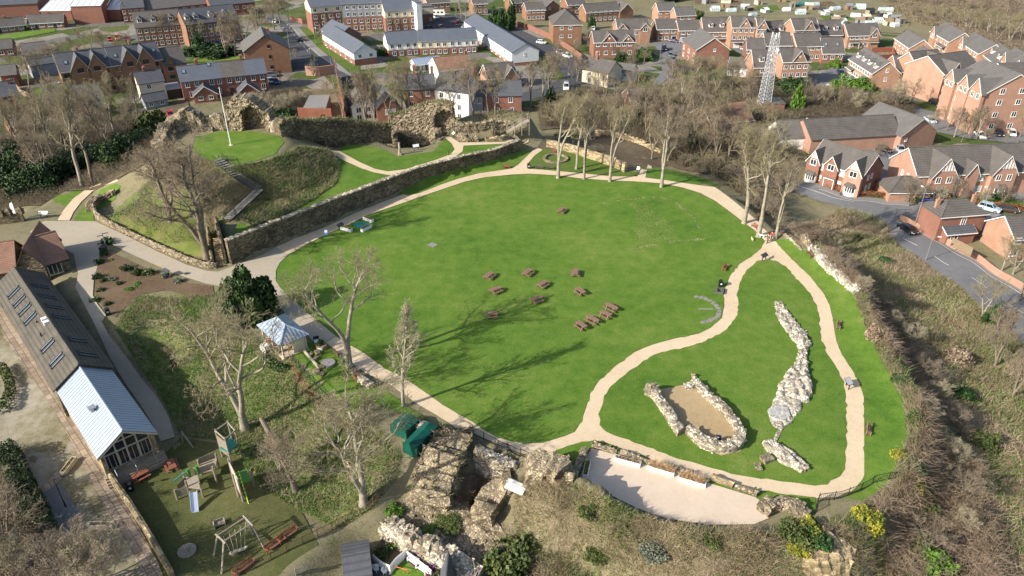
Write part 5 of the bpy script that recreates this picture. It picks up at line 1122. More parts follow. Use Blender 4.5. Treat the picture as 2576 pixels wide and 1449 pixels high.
 # chapel ruin with its apse
ruin('chapel_wall','left stone wall of the roofless chapel ruin','ruin',[(1628,983,1.4,1.0),(1650,990,1.6,1.2),(1662,1005,1.0,1.0),(1685,1040,1.0,1.0),(1712,1082,1.0,1.0),(1722,1092,1.0,1.0)][::-1],1.0,'pale_stone',jag=.3,amp=.14,seed=41)
ruin('chapel_wall','curved apse wall closing the near end of the chapel ruin','ruin',[(1722,1090,1.1),(1742,1112,1.1),(1770,1132,1.1),(1812,1143,1.2),(1852,1140,1.1),(1872,1122,1.2),(1873,1100,1.1)],1.1,'pale_stone',jag=.25,amp=.14,seed=42)
ruin('chapel_wall','right stone wall of the roofless chapel ruin, with a thin pier','ruin',[(1875,1100,1.0),(1856,1070,1.0),(1832,1040,1.0),(1806,1014,.9),(1790,1000,.8),(1770,980,.8),(1757,966,.9)],1.0,'pale_stone',jag=.3,amp=.14,seed=43)
ruin('chapel_wall','short low stub wall at the far end of the chapel ruin','ruin',[(1724,982,.5),(1742,980,.6),(1760,972,.8)],.8,'pale_stone',jag=.3,amp=.14,seed=44)
ruin('chapel_wall','line of loose stones running up from the chapel ruin','ruin',[(1757,962,.4),(1750,945,.3)],.6,'pale_stone',jag=.3,amp=.14,seed=45)
# low walls round the gravel terrace
ruin('terrace_wall','low dark stone wall at the left end of the gravel terrace','wall',[(1443,1218,.9),(1455,1200,.9),(1470,1168,.8),(1480,1140,.8)],.8,'rubble_stone',jag=.3,amp=.18,seed=46)
for i,(pts,l)in enumerate([([(1488,1126,.7),(1512,1134,.5),(1550,1144,.5)],'low stone wall along the far edge of the gravel terrace, beginning at its corner'),([(1558,1146,.6),(1600,1160,.6),(1630,1172,.4),(1650,1180,.4)],'low rough stone wall behind the first long white planter'),([(1672,1180,.5),(1720,1196,.5),(1745,1204,.5)],'low rough stone wall behind the second and third white planters'),([(1788,1210,.6),(1812,1218,.6),(1842,1230,.6)],'dressed stone wall of large squared blocks right of the planters'),([(1846,1233,.4),(1880,1242,.5),(1902,1252,.6)],'last low stone wall towards the point of the gravel terrace')]):
 ruin('terrace_wall',l,'wall',pts,.6,'rubble_stone' if i!=3 else 'ashlar_gold',jag=.2,amp=.12,seed=50+i)
ruin('terrace_wall','rough pale rubble at the right hand point of the gravel terrace','ruin',[(1932,1305,.9),(1950,1290,1.1),(1975,1287,1.0),(1995,1297,.7),(2020,1312,.5)],1.6,'rubble_stone',jag=.5,amp=.3,seed=56)
# walls along the right hand edge
ruin('edge_wall','crumbling pale wall along the steep edge right of the loop path','wall',[(2030,628,.9,1.2),(2045,645,1.1,1.3),(2062,668,1.1,1.3),(2085,690,1.0,1.4),(2110,712,1.0,1.4),(2132,730,1.0,1.4),(2146,741,.8,1.2)],1.2,'white_rubble',jag=.4,amp=.25,seed=57)
ruin('edge_wall','thin line of kerb stones in the grass above the red bench','wall',[(1968,592,.35),(1985,603,.35),(2003,620,.35),(2014,633,.35)],.35,'pale_stone',jag=.1,amp=.08,seed=58)
ruin('edge_wall','small dark broken wall in the shadow at the top of the steep edge','wall',[(1998,596,1.2),(2012,608,1.2),(2030,624,1.0)],.9,'rubble_stone',jag=.6,amp=.3,seed=59)
# ruined tower and revetment at the bottom
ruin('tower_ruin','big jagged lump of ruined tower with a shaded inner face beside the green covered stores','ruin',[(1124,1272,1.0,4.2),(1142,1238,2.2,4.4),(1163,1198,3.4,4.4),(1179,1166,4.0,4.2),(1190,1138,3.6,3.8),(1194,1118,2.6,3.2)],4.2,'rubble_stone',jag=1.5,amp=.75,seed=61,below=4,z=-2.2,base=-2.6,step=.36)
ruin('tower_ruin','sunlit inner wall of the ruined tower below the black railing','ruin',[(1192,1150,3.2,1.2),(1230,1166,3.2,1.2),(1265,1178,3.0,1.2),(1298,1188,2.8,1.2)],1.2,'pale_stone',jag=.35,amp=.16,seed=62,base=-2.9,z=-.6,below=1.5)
ruin('tower_ruin','pale rubble hump at the right side of the ruined tower, above the white slatted lid','ruin',[(1322,1235,1.6,3.2),(1345,1222,2.2,3.4),(1375,1218,2.0,3.2),(1400,1225,1.4,2.8)],3,'rubble_stone',jag=.6,amp=.4,seed=63,below=2.5)
ruin('tower_ruin','rough ridge of masonry running down towards the bottom from the white slatted lid','ruin',[(1236,1330,1.6,2.4),(1252,1300,2.0,2.6),(1268,1272,2.2,2.6),(1288,1250,1.6,2.4)],2.4,'rubble_stone',jag=.6,amp=.4,seed=64,below=3)
sheet('revetment',[(966,1322),(985,1300),(1020,1262),(1060,1205),(1090,1180),(1130,1240),(1170,1262),(1215,1280),(1236,1300),(1262,1330),(1290,1370),(1270,1420),(1240,1470),(1175,1470),(1100,1412),(1015,1362)],'rubble_stone',lift=.22,step=.8)
rv=bpy.data.objects['revetment'].data;v,f=add_stones(rough([tuple(x.co)for x in rv.vertices],.22,1.1,3),[tuple(p.vertices)for p in rv.polygons],1.1,.42);o=mesh_obj('rubble_slope',v,f,'rubble_stone');bpy.data.objects.remove(bpy.data.objects['revetment']);tag(o,'sloping rubble stone base of the ruined tower above the bowling lawn','ruin')
rubble('rock_outcrop','pale rock outcrop breaking through the brown bank at the bottom right',[(2020,1385,2.5,.8),(2060,1400,4.5,1.2),(2110,1420,5,1.3),(2130,1460,4,1)],'ashlar_gold',71)
rubble('rock_outcrop','craggy pale rock face above the gorse on the right of the brown bank',[(2200,1290,1.5,.8),(2215,1320,3,1.2),(2225,1360,3.4,1.3),(2240,1400,2.4,1)],'rubble_stone',72)
ruin('revetment_wall','pale battered stone wall above the green bowling lawn at the bottom edge','wall',[(962,1327,1.0),(985,1352,1.5),(1015,1376,1.8),(1060,1400,1.9),(1110,1430,1.9),(1150,1454,1.9),(1200,1482,1.9)],1.6,'pale_stone',jag=.5,amp=.3,seed=65,batter=1.1,below=1)
tw=bpy.data.objects['tower_ruin'];c_=[v.co for v in tw.data.vertices];c_=np.array([(p.x,p.y,p.z)for p in c_]);hi=c_[c_[:,2]>np.percentile(c_[:,2],60)]
blades('moss_tufts',hi[rng.integers(0,len(hi),2200)]+np.array([0,0,.05]),.3,.12,'rough_blade',tw,.9)
# ---- bare winter trees
def tubes(segs,n):
 """(p0, p1, r0, r1) rows -> n-sided prisms as one vertex and face array"""
 S=np.asarray(segs,float);p0,p1,r0,r1=S[:,0:3],S[:,3:6],S[:,6:7],S[:,7:8]
 d=p1-p0;d/=np.linalg.norm(d,axis=1)[:,None]+1e-9
 ref=np.where(np.abs(d[:,2:3])>.9,np.array([[1.,0,0]]),np.array([[0,0,1.]]))
 a=np.cross(d,ref);a/=np.linalg.norm(a,axis=1)[:,None];b=np.cross(d,a)
 ring=[]
 for k in range(n):
  c,s=math.cos(2*math.pi*k/n),math.sin(2*math.pi*k/n);o=a*c+b*s
  ring.append((p0+o*r0,p1+o*r1))
 V=np.stack([r[0]for r in ring]+[r[1]for r in ring],1).reshape(-1,3)
 m=len(S);base=(np.arange(m)*2*n)[:,None]
 F=np.concatenate([base+np.array([[k,(k+1)%n,n+(k+1)%n,n+k]])for k in range(n)],0)
 return V,F
def make_tree(seed,H_=16.0,trunk=5.0,r=.32,limbs=8,spread=1.0,fork=1,up=.25,levels=4,kids=(6,6,5),ratio=(.55,.5,.5),lean=0.0,wig=.16,fine=1.0,gap=.4,crown=1.0,low=.75,fa=.22):
 rd=np.random.default_rng(seed);trunk_s,crown_s=[],[]
 def unit(v):return v/(np.linalg.norm(v)+1e-9)
 def grow(p,d,L,r0,lv):
  n={0:9,1:8,2:5,3:4}.get(lv,3);pts=[p];rad=[r0];dd=d.copy()
  for i in range(n):
   dd=unit(dd+rd.normal(0,wig*(.4 if lv==0 else 1+.35*lv),3)+np.array([0,0,up*(.28 if lv else.1)]))
   pts.append(pts[-1]+dd*L/n);rad.append(r0*(1-(.62 if lv==0 else.78)*(i+1)/n))
  for i in range(n):
   (trunk_s if lv<=1 else crown_s).append((*pts[i],*pts[i+1],rad[i],rad[i+1]))
  if lv>=levels:return
  k=limbs if lv==0 else kids[min(lv-1,len(kids)-1)]
  for j in range(k):
   f=(trunk/H_+(1-trunk/H_)*((j+.5)/k)**low)if lv==0 else gap*.6+(1-gap*.6)*(j+.7)/k
   f=min(.98,f);q=f*n;i=min(int(q),n-1);b=pts[i]+(pts[i+1]-pts[i])*(q-i);rr=rad[i]+(rad[i+1]-rad[i])*(q-i)
   pd=unit(pts[i+1]-pts[i]);ax=unit(np.cross(pd,rd.normal(0,1,3)))
   if lv==0:
    az=j*2.4+rd.normal(0,.35);ax2=np.array([math.cos(az),math.sin(az),0]);tilt=(1.15-.65*f)*spread
    nd=unit(pd*math.cos(tilt)+ax2*math.sin(tilt));Ln=H_*ratio[0]*(1.15-.75*f)*crown*rd.uniform(.8,1.15)
    grow(b,nd,Ln,max(.035,rr*rd.uniform(.5,.7)),1)
   else:
    t_=rd.uniform(.45,.95);nd=unit(pd*math.cos(t_)+ax*math.sin(t_)+np.array([0,0,.08]))
    Ln=L*ratio[min(lv,len(ratio)-1)]*(1.15-.5*f)*rd.uniform(.75,1.2)
    grow(b,nd,Ln,max(.016*fine,rr*rd.uniform(.45,.62)),lv+1)
  if lv==0:pass
 if fork==1:
  grow(np.zeros(3),unit(np.array([lean,lean*.3,1.0])),H_*.92,r,0)
 else:
  hf=trunk*.55
  trunk_s.append((0,0,0,.05,0,hf,r*1.05,r*.9))
  for k in range(fork):
   az=2*math.pi*k/fork+.4;grow(np.array([.05,0,hf-.1]),unit(np.array([fa*math.cos(az)*spread+lean,fa*math.sin(az)*spread,1.0])),(H_-hf)*rd.uniform(.84,.96),r*.72,0)
 trunk_s.append((0,0,-.6,.02,0,.5,r*1.55,r*1.02))
 tv,tf=tubes(trunk_s,7);cv,cf=tubes(crown_s,3)
 zs=max(tv[:,2].max(),cv[:,2].max());k=H_/zs
 return(tv*k,tf),(cv*k,cf)
TREE_KINDS={}
def tree_kind(key,bark='bark_grey',twig='twig_olive',**k):
 (tv,tf),(cv,cf)=make_tree(**k)
 a=mesh_obj('trunk',tv,tf,bark,None,None,True);b=mesh_obj('crown',cv,cf,twig)
 am,bm_=a.data,b.data
 bpy.data.objects.remove(a);bpy.data.objects.remove(b)
 TREE_KINDS[key]=(am,bm_,k.get('H_',16.0))
tree_kind('forked',seed=11,H_=14,trunk=5.4,r=.34,limbs=9,fa=.2,fork=2,spread=1.05,kids=(8,7,5),levels=4,ratio=(.5,.52,.5),lean=-.05,crown=.95)
tree_kind('slim','bark_grey','twig_pale',seed=23,H_=15,trunk=4.0,r=.27,limbs=26,spread=.82,kids=(8,7,5),levels=4,ratio=(.30,.5,.5),low=.9)
tree_kind('lawn_a','bark_grey','twig_olive',seed=31,H_=16,trunk=6.0,r=.36,limbs=9,fa=.13,fork=2,spread=.85,kids=(8,7,5),levels=4,ratio=(.40,.5,.5),up=.35)
tree_kind('lawn_b','bark_grey','twig_olive',seed=37,H_=16,trunk=5.6,r=.34,limbs=18,spread=.9,kids=(8,6,5),levels=4,ratio=(.40,.5,.5),up=.35)
tree_kind('lawn_c','bark_grey','twig_brown',seed=41,H_=16,trunk=6.0,r=.36,limbs=7,fa=.16,fork=3,spread=.8,kids=(8,7,5),levels=4,ratio=(.40,.5,.5),up=.35)
tree_kind('broad','bark_grey','twig_olive',seed=53,H_=12,trunk=2.6,r=.34,limbs=9,fork=2,spread=1.2,kids=(8,7,5),levels=4,ratio=(.55,.5,.5),up=.22)
tree_kind('wild','bark_brown','twig_brown',seed=59,H_=13,trunk=2.8,r=.30,limbs=9,fork=3,spread=1.0,kids=(8,7,5),levels=4,ratio=(.45,.5,.5),up=.3,wig=.2)
tree_kind('wood_a','bark_brown','twig_brown',seed=61,H_=15,trunk=4.5,r=.27,limbs=16,spread=.9,kids=(8,7,5),levels=4,ratio=(.38,.5,.5),up=.3)
tree_kind('wood_b','bark_brown','twig_olive',seed=67,H_=14,trunk=3.2,r=.26,limbs=8,fork=2,spread=.95,kids=(8,7,5),levels=4,ratio=(.42,.5,.5),up=.3)
tree_kind('scrub','bark_brown','twig_brown',seed=71,H_=7,trunk=.8,r=.15,limbs=8,fork=4,spread=1.15,kids=(9,8,4),levels=3,ratio=(.55,.5,.5),up=.35)
tree_kind('scrub_pale','bark_grey','twig_pale',seed=73,H_=7,trunk=.8,r=.13,limbs=9,fork=4,spread=1.0,kids=(9,8,4),levels=3,ratio=(.5,.5,.5),up=.5)
NTREE=[0]
def height_to(base,v_top):
 return max(2.0,top_z(base[0],base[1],v_top)-base[2])
ORD=['','first','second','third','fourth','fifth','sixth','seventh','eighth','ninth','tenth','eleventh','twelfth','thirteenth','fourteenth','fifteenth','sixteenth','seventeenth','eighteenth','nineteenth','twentieth']
ORD+=['twenty '+k for k in ORD[1:10]]+['thirtieth']+['thirty '+k for k in ORD[1:10]]
def tree(kind,label,base,v_top,group=None,wide=1.0,rz=None,cat='tree',world_=None,name='bare_tree',h=None):
 g=np.array(world_)if world_ is not None else G(*base);h=h or height_to(g,v_top);NTREE[0]+=1
 am,bm_,H0=TREE_KINDS[kind];s=h/H0
 t=thing(name,label,cat,g,rz if rz is not None else NTREE[0]*2.399,group);t.scale=(s*wide,s*wide,s)
 link(bpy.data.objects.new('trunk',am),t);link(bpy.data.objects.new('crown',bm_),t)
 return t
 # the big single trees round the lawn
tree('forked','big bare tree with a forked pale trunk beside the path and the small pavilion',(879,922),640,wide=1.2,rz=.5)
tree('slim','slender bare tree with a pale feathery crown beside the path above the green stores',(1015,1022),768,wide=.95)
tree('broad','big spreading bare tree with a thick grey trunk on the rough garden slope',(617,1080),735,wide=1.05,rz=2.0)
tree('broad','wide bare tree with greenish bark in front of the ruined tower',(916,1268),960,wide=1.15,rz=.9)
tree('wild','large leaning bare tree on the mound beside the stone steps',(522,648),335,wide=1.3,rz=2.6)
tree('wild','broad twiggy bare tree in the middle of the mound left of the stairs',(430,560),375,wide=1.25,rz=.3)
tree('scrub','small twiggy bare tree beside the pollarded trunk',(742,1232),1080,wide=.8)
tree('scrub_pale','pale leafless thicket tree over the climbing frame end',(705,1195),1085,wide=1.0)
tree('scrub_pale','thin bare sapling on the rough slope behind the pollarded trunk',(848,1100),985,wide=.9)
for lab,b,vt,k,w in[('first',(1404,448),222,'lawn_a',1.0),('second',(1450,426),222,'lawn_b',.9),('third',(1469,451),235,'lawn_c',.8),('fourth',(1534,457),255,'lawn_a',.95),('fifth',(1664,471),245,'lawn_c',1.0),('sixth',(1872,562),300,'lawn_b',1.15),('seventh',(1907,596),308,'lawn_a',1.0),('eighth',(1951,602),385,'lawn_c',.9)]:
 tree(k,f'tall bare tree along the top of the lawn, {lab} from the left',b,vt,'trees along the top of the lawn',wide=w)
def copse(spots,what,group,kinds=('wood_a','wood_b','wild'),wide=1.0,name='bare_tree'):
 spots=sorted(spots)
 for i,(u,v,vt)in enumerate(spots):
  lab=what if len(spots)==1 else f'{what}, {ORD[i+1]} from the left' if i<39 else what
  tree(kinds[(i*7+len(spots))%len(kinds)],lab,(u,v),vt,group,wide=wide*random.uniform(.85,1.15),name=name)
copse([(864,305,185),(921,312,172),(944,316,180),(979,310,150),(1031,298,148),(1074,288,150),(1139,292,150),(1191,290,140),(1229,290,155),(1246,289,160)],'bare tree behind the castle wall and arch','bare trees behind the castle wall')
copse([(1335,270,150),(1365,272,140)],'bare tree at the end of the bank right of the arch','trees by the bank',('lawn_c','lawn_a'))
copse([(75,222,112),(110,215,120),(212,122,70),(232,125,58),(262,128,75),(180,128,92)],'bare tree among the back gardens at the upper left','bare trees in the back gardens',wide=1.2)
copse([(415,112,30),(440,110,36),(498,120,40),(571,144,26),(592,142,34),(620,120,20),(650,108,10),(690,75,-10),(705,60,-14),(725,52,-18),(672,60,-8)],'bare tree in front of the brown brick flats','bare trees by the brown brick flats',wide=1.2)
copse([(826,86,34),(840,90,40),(928,92,40),(951,92,44),(975,84,40),(1000,84,42),(808,94,60)],'bare birch in front of the student flats','birches by the student flats',('slim',),wide=.8,name='birch_tree')
copse([(1148,50,4),(1172,55,2),(1192,62,8),(1160,46,-6)],'bare tree beside the caravan parking','trees by the parking',('lawn_c','slim'))
copse([(207,470,190),(234,462,185),(297,413,215),(140,420,225),(175,430,240),(95,400,210),(60,395,240),(30,380,250),(120,370,215),(250,350,190),(290,340,180),(330,330,185),(355,320,200),(205,360,230),(10,440,290)],'tall bare tree in the wood left of the keep','bare trees in the wood left of the keep',('wood_a','wood_b','lawn_b'))
copse([(1390,200,95),(1380,225,130),(1430,190,120),(1452,205,140),(1500,240,168),(1520,255,180),(1550,250,190),(1490,290,215)],'bare tree by the street and the whitewashed cottage','bare trees by the street',wide=1.1)
copse([(1440,95,50),(1480,118,74),(1545,150,108),(1600,150,105),(1620,165,120),(1570,160,116),(1590,185,130)],'bare tree in front of the roundel gabled brick house','bare trees by the brick houses',wide=1.1)
copse([(1575,270,160),(1610,300,175),(1560,330,200),(1625,345,215),(1690,330,205),(1720,300,190),(1660,290,190),(1745,345,225),(1770,300,190),(1790,360,240),(1700,380,260),(1740,390,270),(1830,330,230),(1800,410,285)],'bare tree in the copse between the lawn and the lattice mast','bare trees in the copse',wide=1.15)
copse([(1680,235,145),(1730,232,138),(1760,235,140),(1800,240,142),(1840,240,150),(1870,260,165),(1890,270,180),(1780,215,130),(1745,210,132),(1850,215,140)],'bare tree in the thicket below the brick estate','bare trees in the thicket below the estate',('wood_b','wild','broad'),wide=1.2)
copse([(2025,262,190),(2050,268,205),(2075,270,208),(2100,275,210),(2130,275,215),(2155,285,222),(2200,290,225),(2225,285,215),(2250,280,190),(2290,270,195)],'bare tree in the scrub behind the long barn','bare trees in the scrub behind the barn',('scrub_pale','wood_b','scrub'),wide=1.1)
copse([(2380,330,262),(2400,345,265),(2440,345,270),(2455,350,260),(2565,345,250),(2345,330,270)],'bare tree at the edge of the residents car park','bare trees by the residents car park',('lawn_c','wood_b'))
copse([(2500,925,770),(2468,800,690),(2520,680,590),(2548,690,600),(2560,760,640),(2545,1000,880)],'bare tree beside the road at the right edge','bare trees by the right hand road',('broad','wild'))
copse([(2285,520,440),(2395,512,440),(2360,520,465),(2470,520,470),(2520,515,462)],'small bare garden tree by the russet hedge','small garden trees by the hedge',('scrub_pale','scrub'))
wood=[(2225,20,-20),(2260,30,-16),(2290,48,0),(2320,58,8),(2345,66,8),(2370,62,5),(2400,76,12),(2430,88,14),(2452,92,18),(2480,100,20),(2505,112,24),(2535,118,28),(2560,122,30),(2300,20,-30),(2350,30,-30),(2410,40,-25),(2460,55,-15),(2520,70,-10),(2570,90,-5)]
copse(wood,'bare tree on the brown hillside at the top right','bare trees on the far hillside',('wood_b','wild','broad'),wide=1.2)
copse([(5,1290,1180),(20,1380,1230),(10,1450,1300),(70,1460,1340),(175,1485,1350),(225,1495,1330),(275,1495,1340)],'bare tree in the dark thicket at the bottom left corner','bare trees at the bottom left',('scrub','scrub_pale','wild'),wide=1.1)
copse([(690,300,235),(640,282,228),(600,270,232),(740,270,225),(720,285,232),(770,262,222),(670,268,226)],'leafless bush on the waste ground behind the keep','bushes on the waste ground behind the keep',('scrub_pale',),wide=1.6,name='bare_bush')
copse([(150,150,100),(130,160,112),(300,128,95),(320,112,80)],'low bare bush by the bungalow lawn','bushes by the bungalows',('scrub',),wide=1.5,name='bare_bush')
copse([(1890,520,470),(1920,540,488),(1945,555,500),(1965,590,548),(1880,480,420),(1930,500,440),(1840,455,415),(1760,440,405),(1720,420,385)],'leafless bush on the bank below the lawn trees','bushes below the lawn trees',('scrub',),wide=1.4,name='bare_bush')
copse([(40,300,235),(110,325,235),(160,310,225),(220,300,215),(80,440,300),(160,400,250),(265,370,235),(320,365,240),(120,470,330),(345,345,250),(45,345,260)],'bare tree filling the gaps of the wood left of the keep','lower bare trees in the wood left of the keep',('wild','wood_a','wood_b'),wide=1.35)
copse([(1640,400,275),(1680,405,290),(1765,405,300),(1830,410,310),(1850,380,290),(1890,420,320),(1910,380,300),(1600,310,220),(1530,320,240),(1450,300,235),(1640,290,205),(1715,270,180),(1880,330,240),(1930,330,250)],'bare tree crowding the far side of the entrance yard','bare trees round the entrance yard',('wood_b','wild','broad'),wide=1.25)
def clear_of_houses(p,gap=2.0):
 for fp in FOOT:
  if sdist(fp,np.array([p[0]]),np.array([p[1]]))[0]<gap:return False
 return True
def garden_trees(n,u0,u1,v0,v1,what,group,seed):
 rd=random.Random(seed);out=[]
 while len(out)<n:
  u,v=rd.uniform(u0,u1),rd.uniform(v0,v1);g=P(u,v,-7.5)
  if clear_of_houses(g):out.append((u,v,v-rd.uniform(14,30)*(.5+v/250)))
 copse(out,what,group,('scrub','scrub_pale','wood_b','wood_a'),wide=1.15)
garden_trees(34,10,760,40,240,'bare garden tree among the houses at the upper left','garden trees at the upper left',3)
garden_trees(30,760,1420,60,250,'bare garden tree among the houses at the top centre','garden trees at the top centre',4)
garden_trees(36,1420,2440,12,250,'bare garden tree among the estate houses','garden trees in the estate',5)
garden_trees(12,2120,2570,250,480,'bare garden tree round the right hand car parks','garden trees by the right hand car parks',6)
copse([(2120,690,640),(2165,735,690),(2200,790,740),(2240,830,780),(2290,870,810),(2275,925,880),(2325,960,900),(2350,1010,955),(2330,1060,1000),(2375,1080,1020),(2365,1140,1080),(2395,1170,1110),(2350,1200,1150),(2420,1250,1185),(2330,1390,1320),(2420,1340,1280),(2060,620,575),(2100,640,598)],'leafless thorn bush on the steep bank right of the loop path','thorn bushes on the steep right bank',('scrub','scrub_pale'),wide=1.5,name='bare_bush')
# ---- evergreens, ivy, shrubs
def leaf_cloud(n,rx,ry,rz_,size,seed,lumps=26,cone=0.0,drop=.12,shell=.55):
 rd=np.random.default_rng(seed);out=[]
 L=rd.normal(0,1,(lumps,3));L/=np.linalg.norm(L,axis=1)[:,None];L*=rd.uniform(.35,.9,(lumps,1));L[:,2]=np.abs(L[:,2])*1.0-.1
 per=n//lumps
 for c in L:
  q=rd.normal(0,1,(per,3));q/=np.linalg.norm(q,axis=1)[:,None];q*=(rd.uniform(shell,1,(per,1)))*rd.uniform(.24,.42);out.append(c+q)
 p=np.concatenate(out);z=np.clip((p[:,2]+.2)/1.3,0,1)
 if cone:p[:,:2]*=(1-cone*z)[:,None]
 p=p*np.array([rx,ry,rz_])+np.array([0,0,rz_*drop]);m=len(p)
 a=rd.normal(0,1,(m,3));a/=np.linalg.norm(a,axis=1)[:,None];b=np.cross(a,rd.normal(0,1,(m,3)));b/=np.linalg.norm(b,axis=1)[:,None]
 s=size*rd.uniform(.6,1.4,(m,1));V=np.stack([p-a*s,p+b*s*.6,p+a*s,p-b*s*.6],1).reshape(-1,3);return V,np.arange(4*m).reshape(m,4)
_CL={}
def shrub(name,label,cat,base,rx,rz_,mat,n=2600,size=.16,seed=0,cone=0.0,ry=None,group=None,world_=None,stem=True,kind=None):
 key=(mat,seed%4,n,cone,size)
 if key not in _CL:
  V,F=leaf_cloud(n,1,1,1,size/2.0,seed,cone=cone);o=mesh_obj('foliage',V,F,mat);_CL[key]=o.data;bpy.data.objects.remove(o)
 g=np.array(world_)if world_ is not None else G(*base)
 t=thing(name,label,cat,g,seed*1.3,group);o=link(bpy.data.objects.new('foliage',_CL[key]),t);o.scale=(rx,ry or rx,rz_)
 if stem:
  b=B()
  for k in range(3):b.bar((.1*k-.1,0,-.3),(.35*rx*math.cos(k*2.1),.35*rx*math.sin(k*2.1),rz_*.8),.05+.02*rz_,5,.02)
  b.obj('stem','bark_brown',t)
 return t
shrub('evergreen_tree','big dense dark evergreen beside the lane and the pavilion','tree',(628,800),4.8,8.6,'leaf_holly',16000,.10,3,cone=.25)
shrub('evergreen_tree','round dark conifer beside the red car drive','tree',(388,352),6.5,8.5,'leaf_olive',7000,.13,2,cone=.4)
for i,(u,v,r_,h_,l)in enumerate([(40,470,7,7,'dark evergreen mass in the left wood, nearest the left edge'),(95,490,6,6,'dark evergreen mass in the left wood above the fallen branches'),(150,455,7,7,'tall dark evergreen in the middle of the left wood'),(250,430,6,6,'dark evergreen in the left wood right of the leaning trunks'),(320,400,6,6,'dark evergreen at the right end of the left wood'),(20,415,7,6,'dark evergreen in the left wood far up the left edge'),(200,405,6,5,'dark evergreen hidden deep in the left wood'),(360,375,5,5,'dark evergreen under the round conifer')]):
 shrub('evergreen_tree',l,'tree',(u,v),r_,h_,'leaf_dark',8000,.09,i,group='evergreens in the left wood')
IV=[(1242,75,2.2,9,'ivy covered tree at the top edge left of the hipped brick house, left one'),(1262,80,2.2,9,'ivy covered tree at the top edge left of the hipped brick house, middle one'),(1284,72,2.6,11,'ivy covered tree at the top edge left of the hipped brick house, right one'),(1488,72,2,6,'ivy clad tree beside the silver and blue cars'),(1383,262,1.8,5,'ivy clad trunk at the end of the grassy bank'),(1618,308,2.4,8,'ivy covered trunk in front of the white verged house'),(1737,375,1.6,5,'ivy covered trunk in the copse left of the white gable'),(2494,815,1.6,4,'ivy wrapped trunk beside the right hand road'),(505,130,2,7,'ivy covered trunk in front of the brown flats'),(2005,285,2.4,8,'yellow green ivy tower beside the lattice mast')]
for i,(u,v,r_,h_,l)in enumerate(IV):shrub('ivy_tree',l,'tree',(u,v),r_,h_,'leaf_ivy' if i!=9 else 'leaf_bright',2200,.2,i)
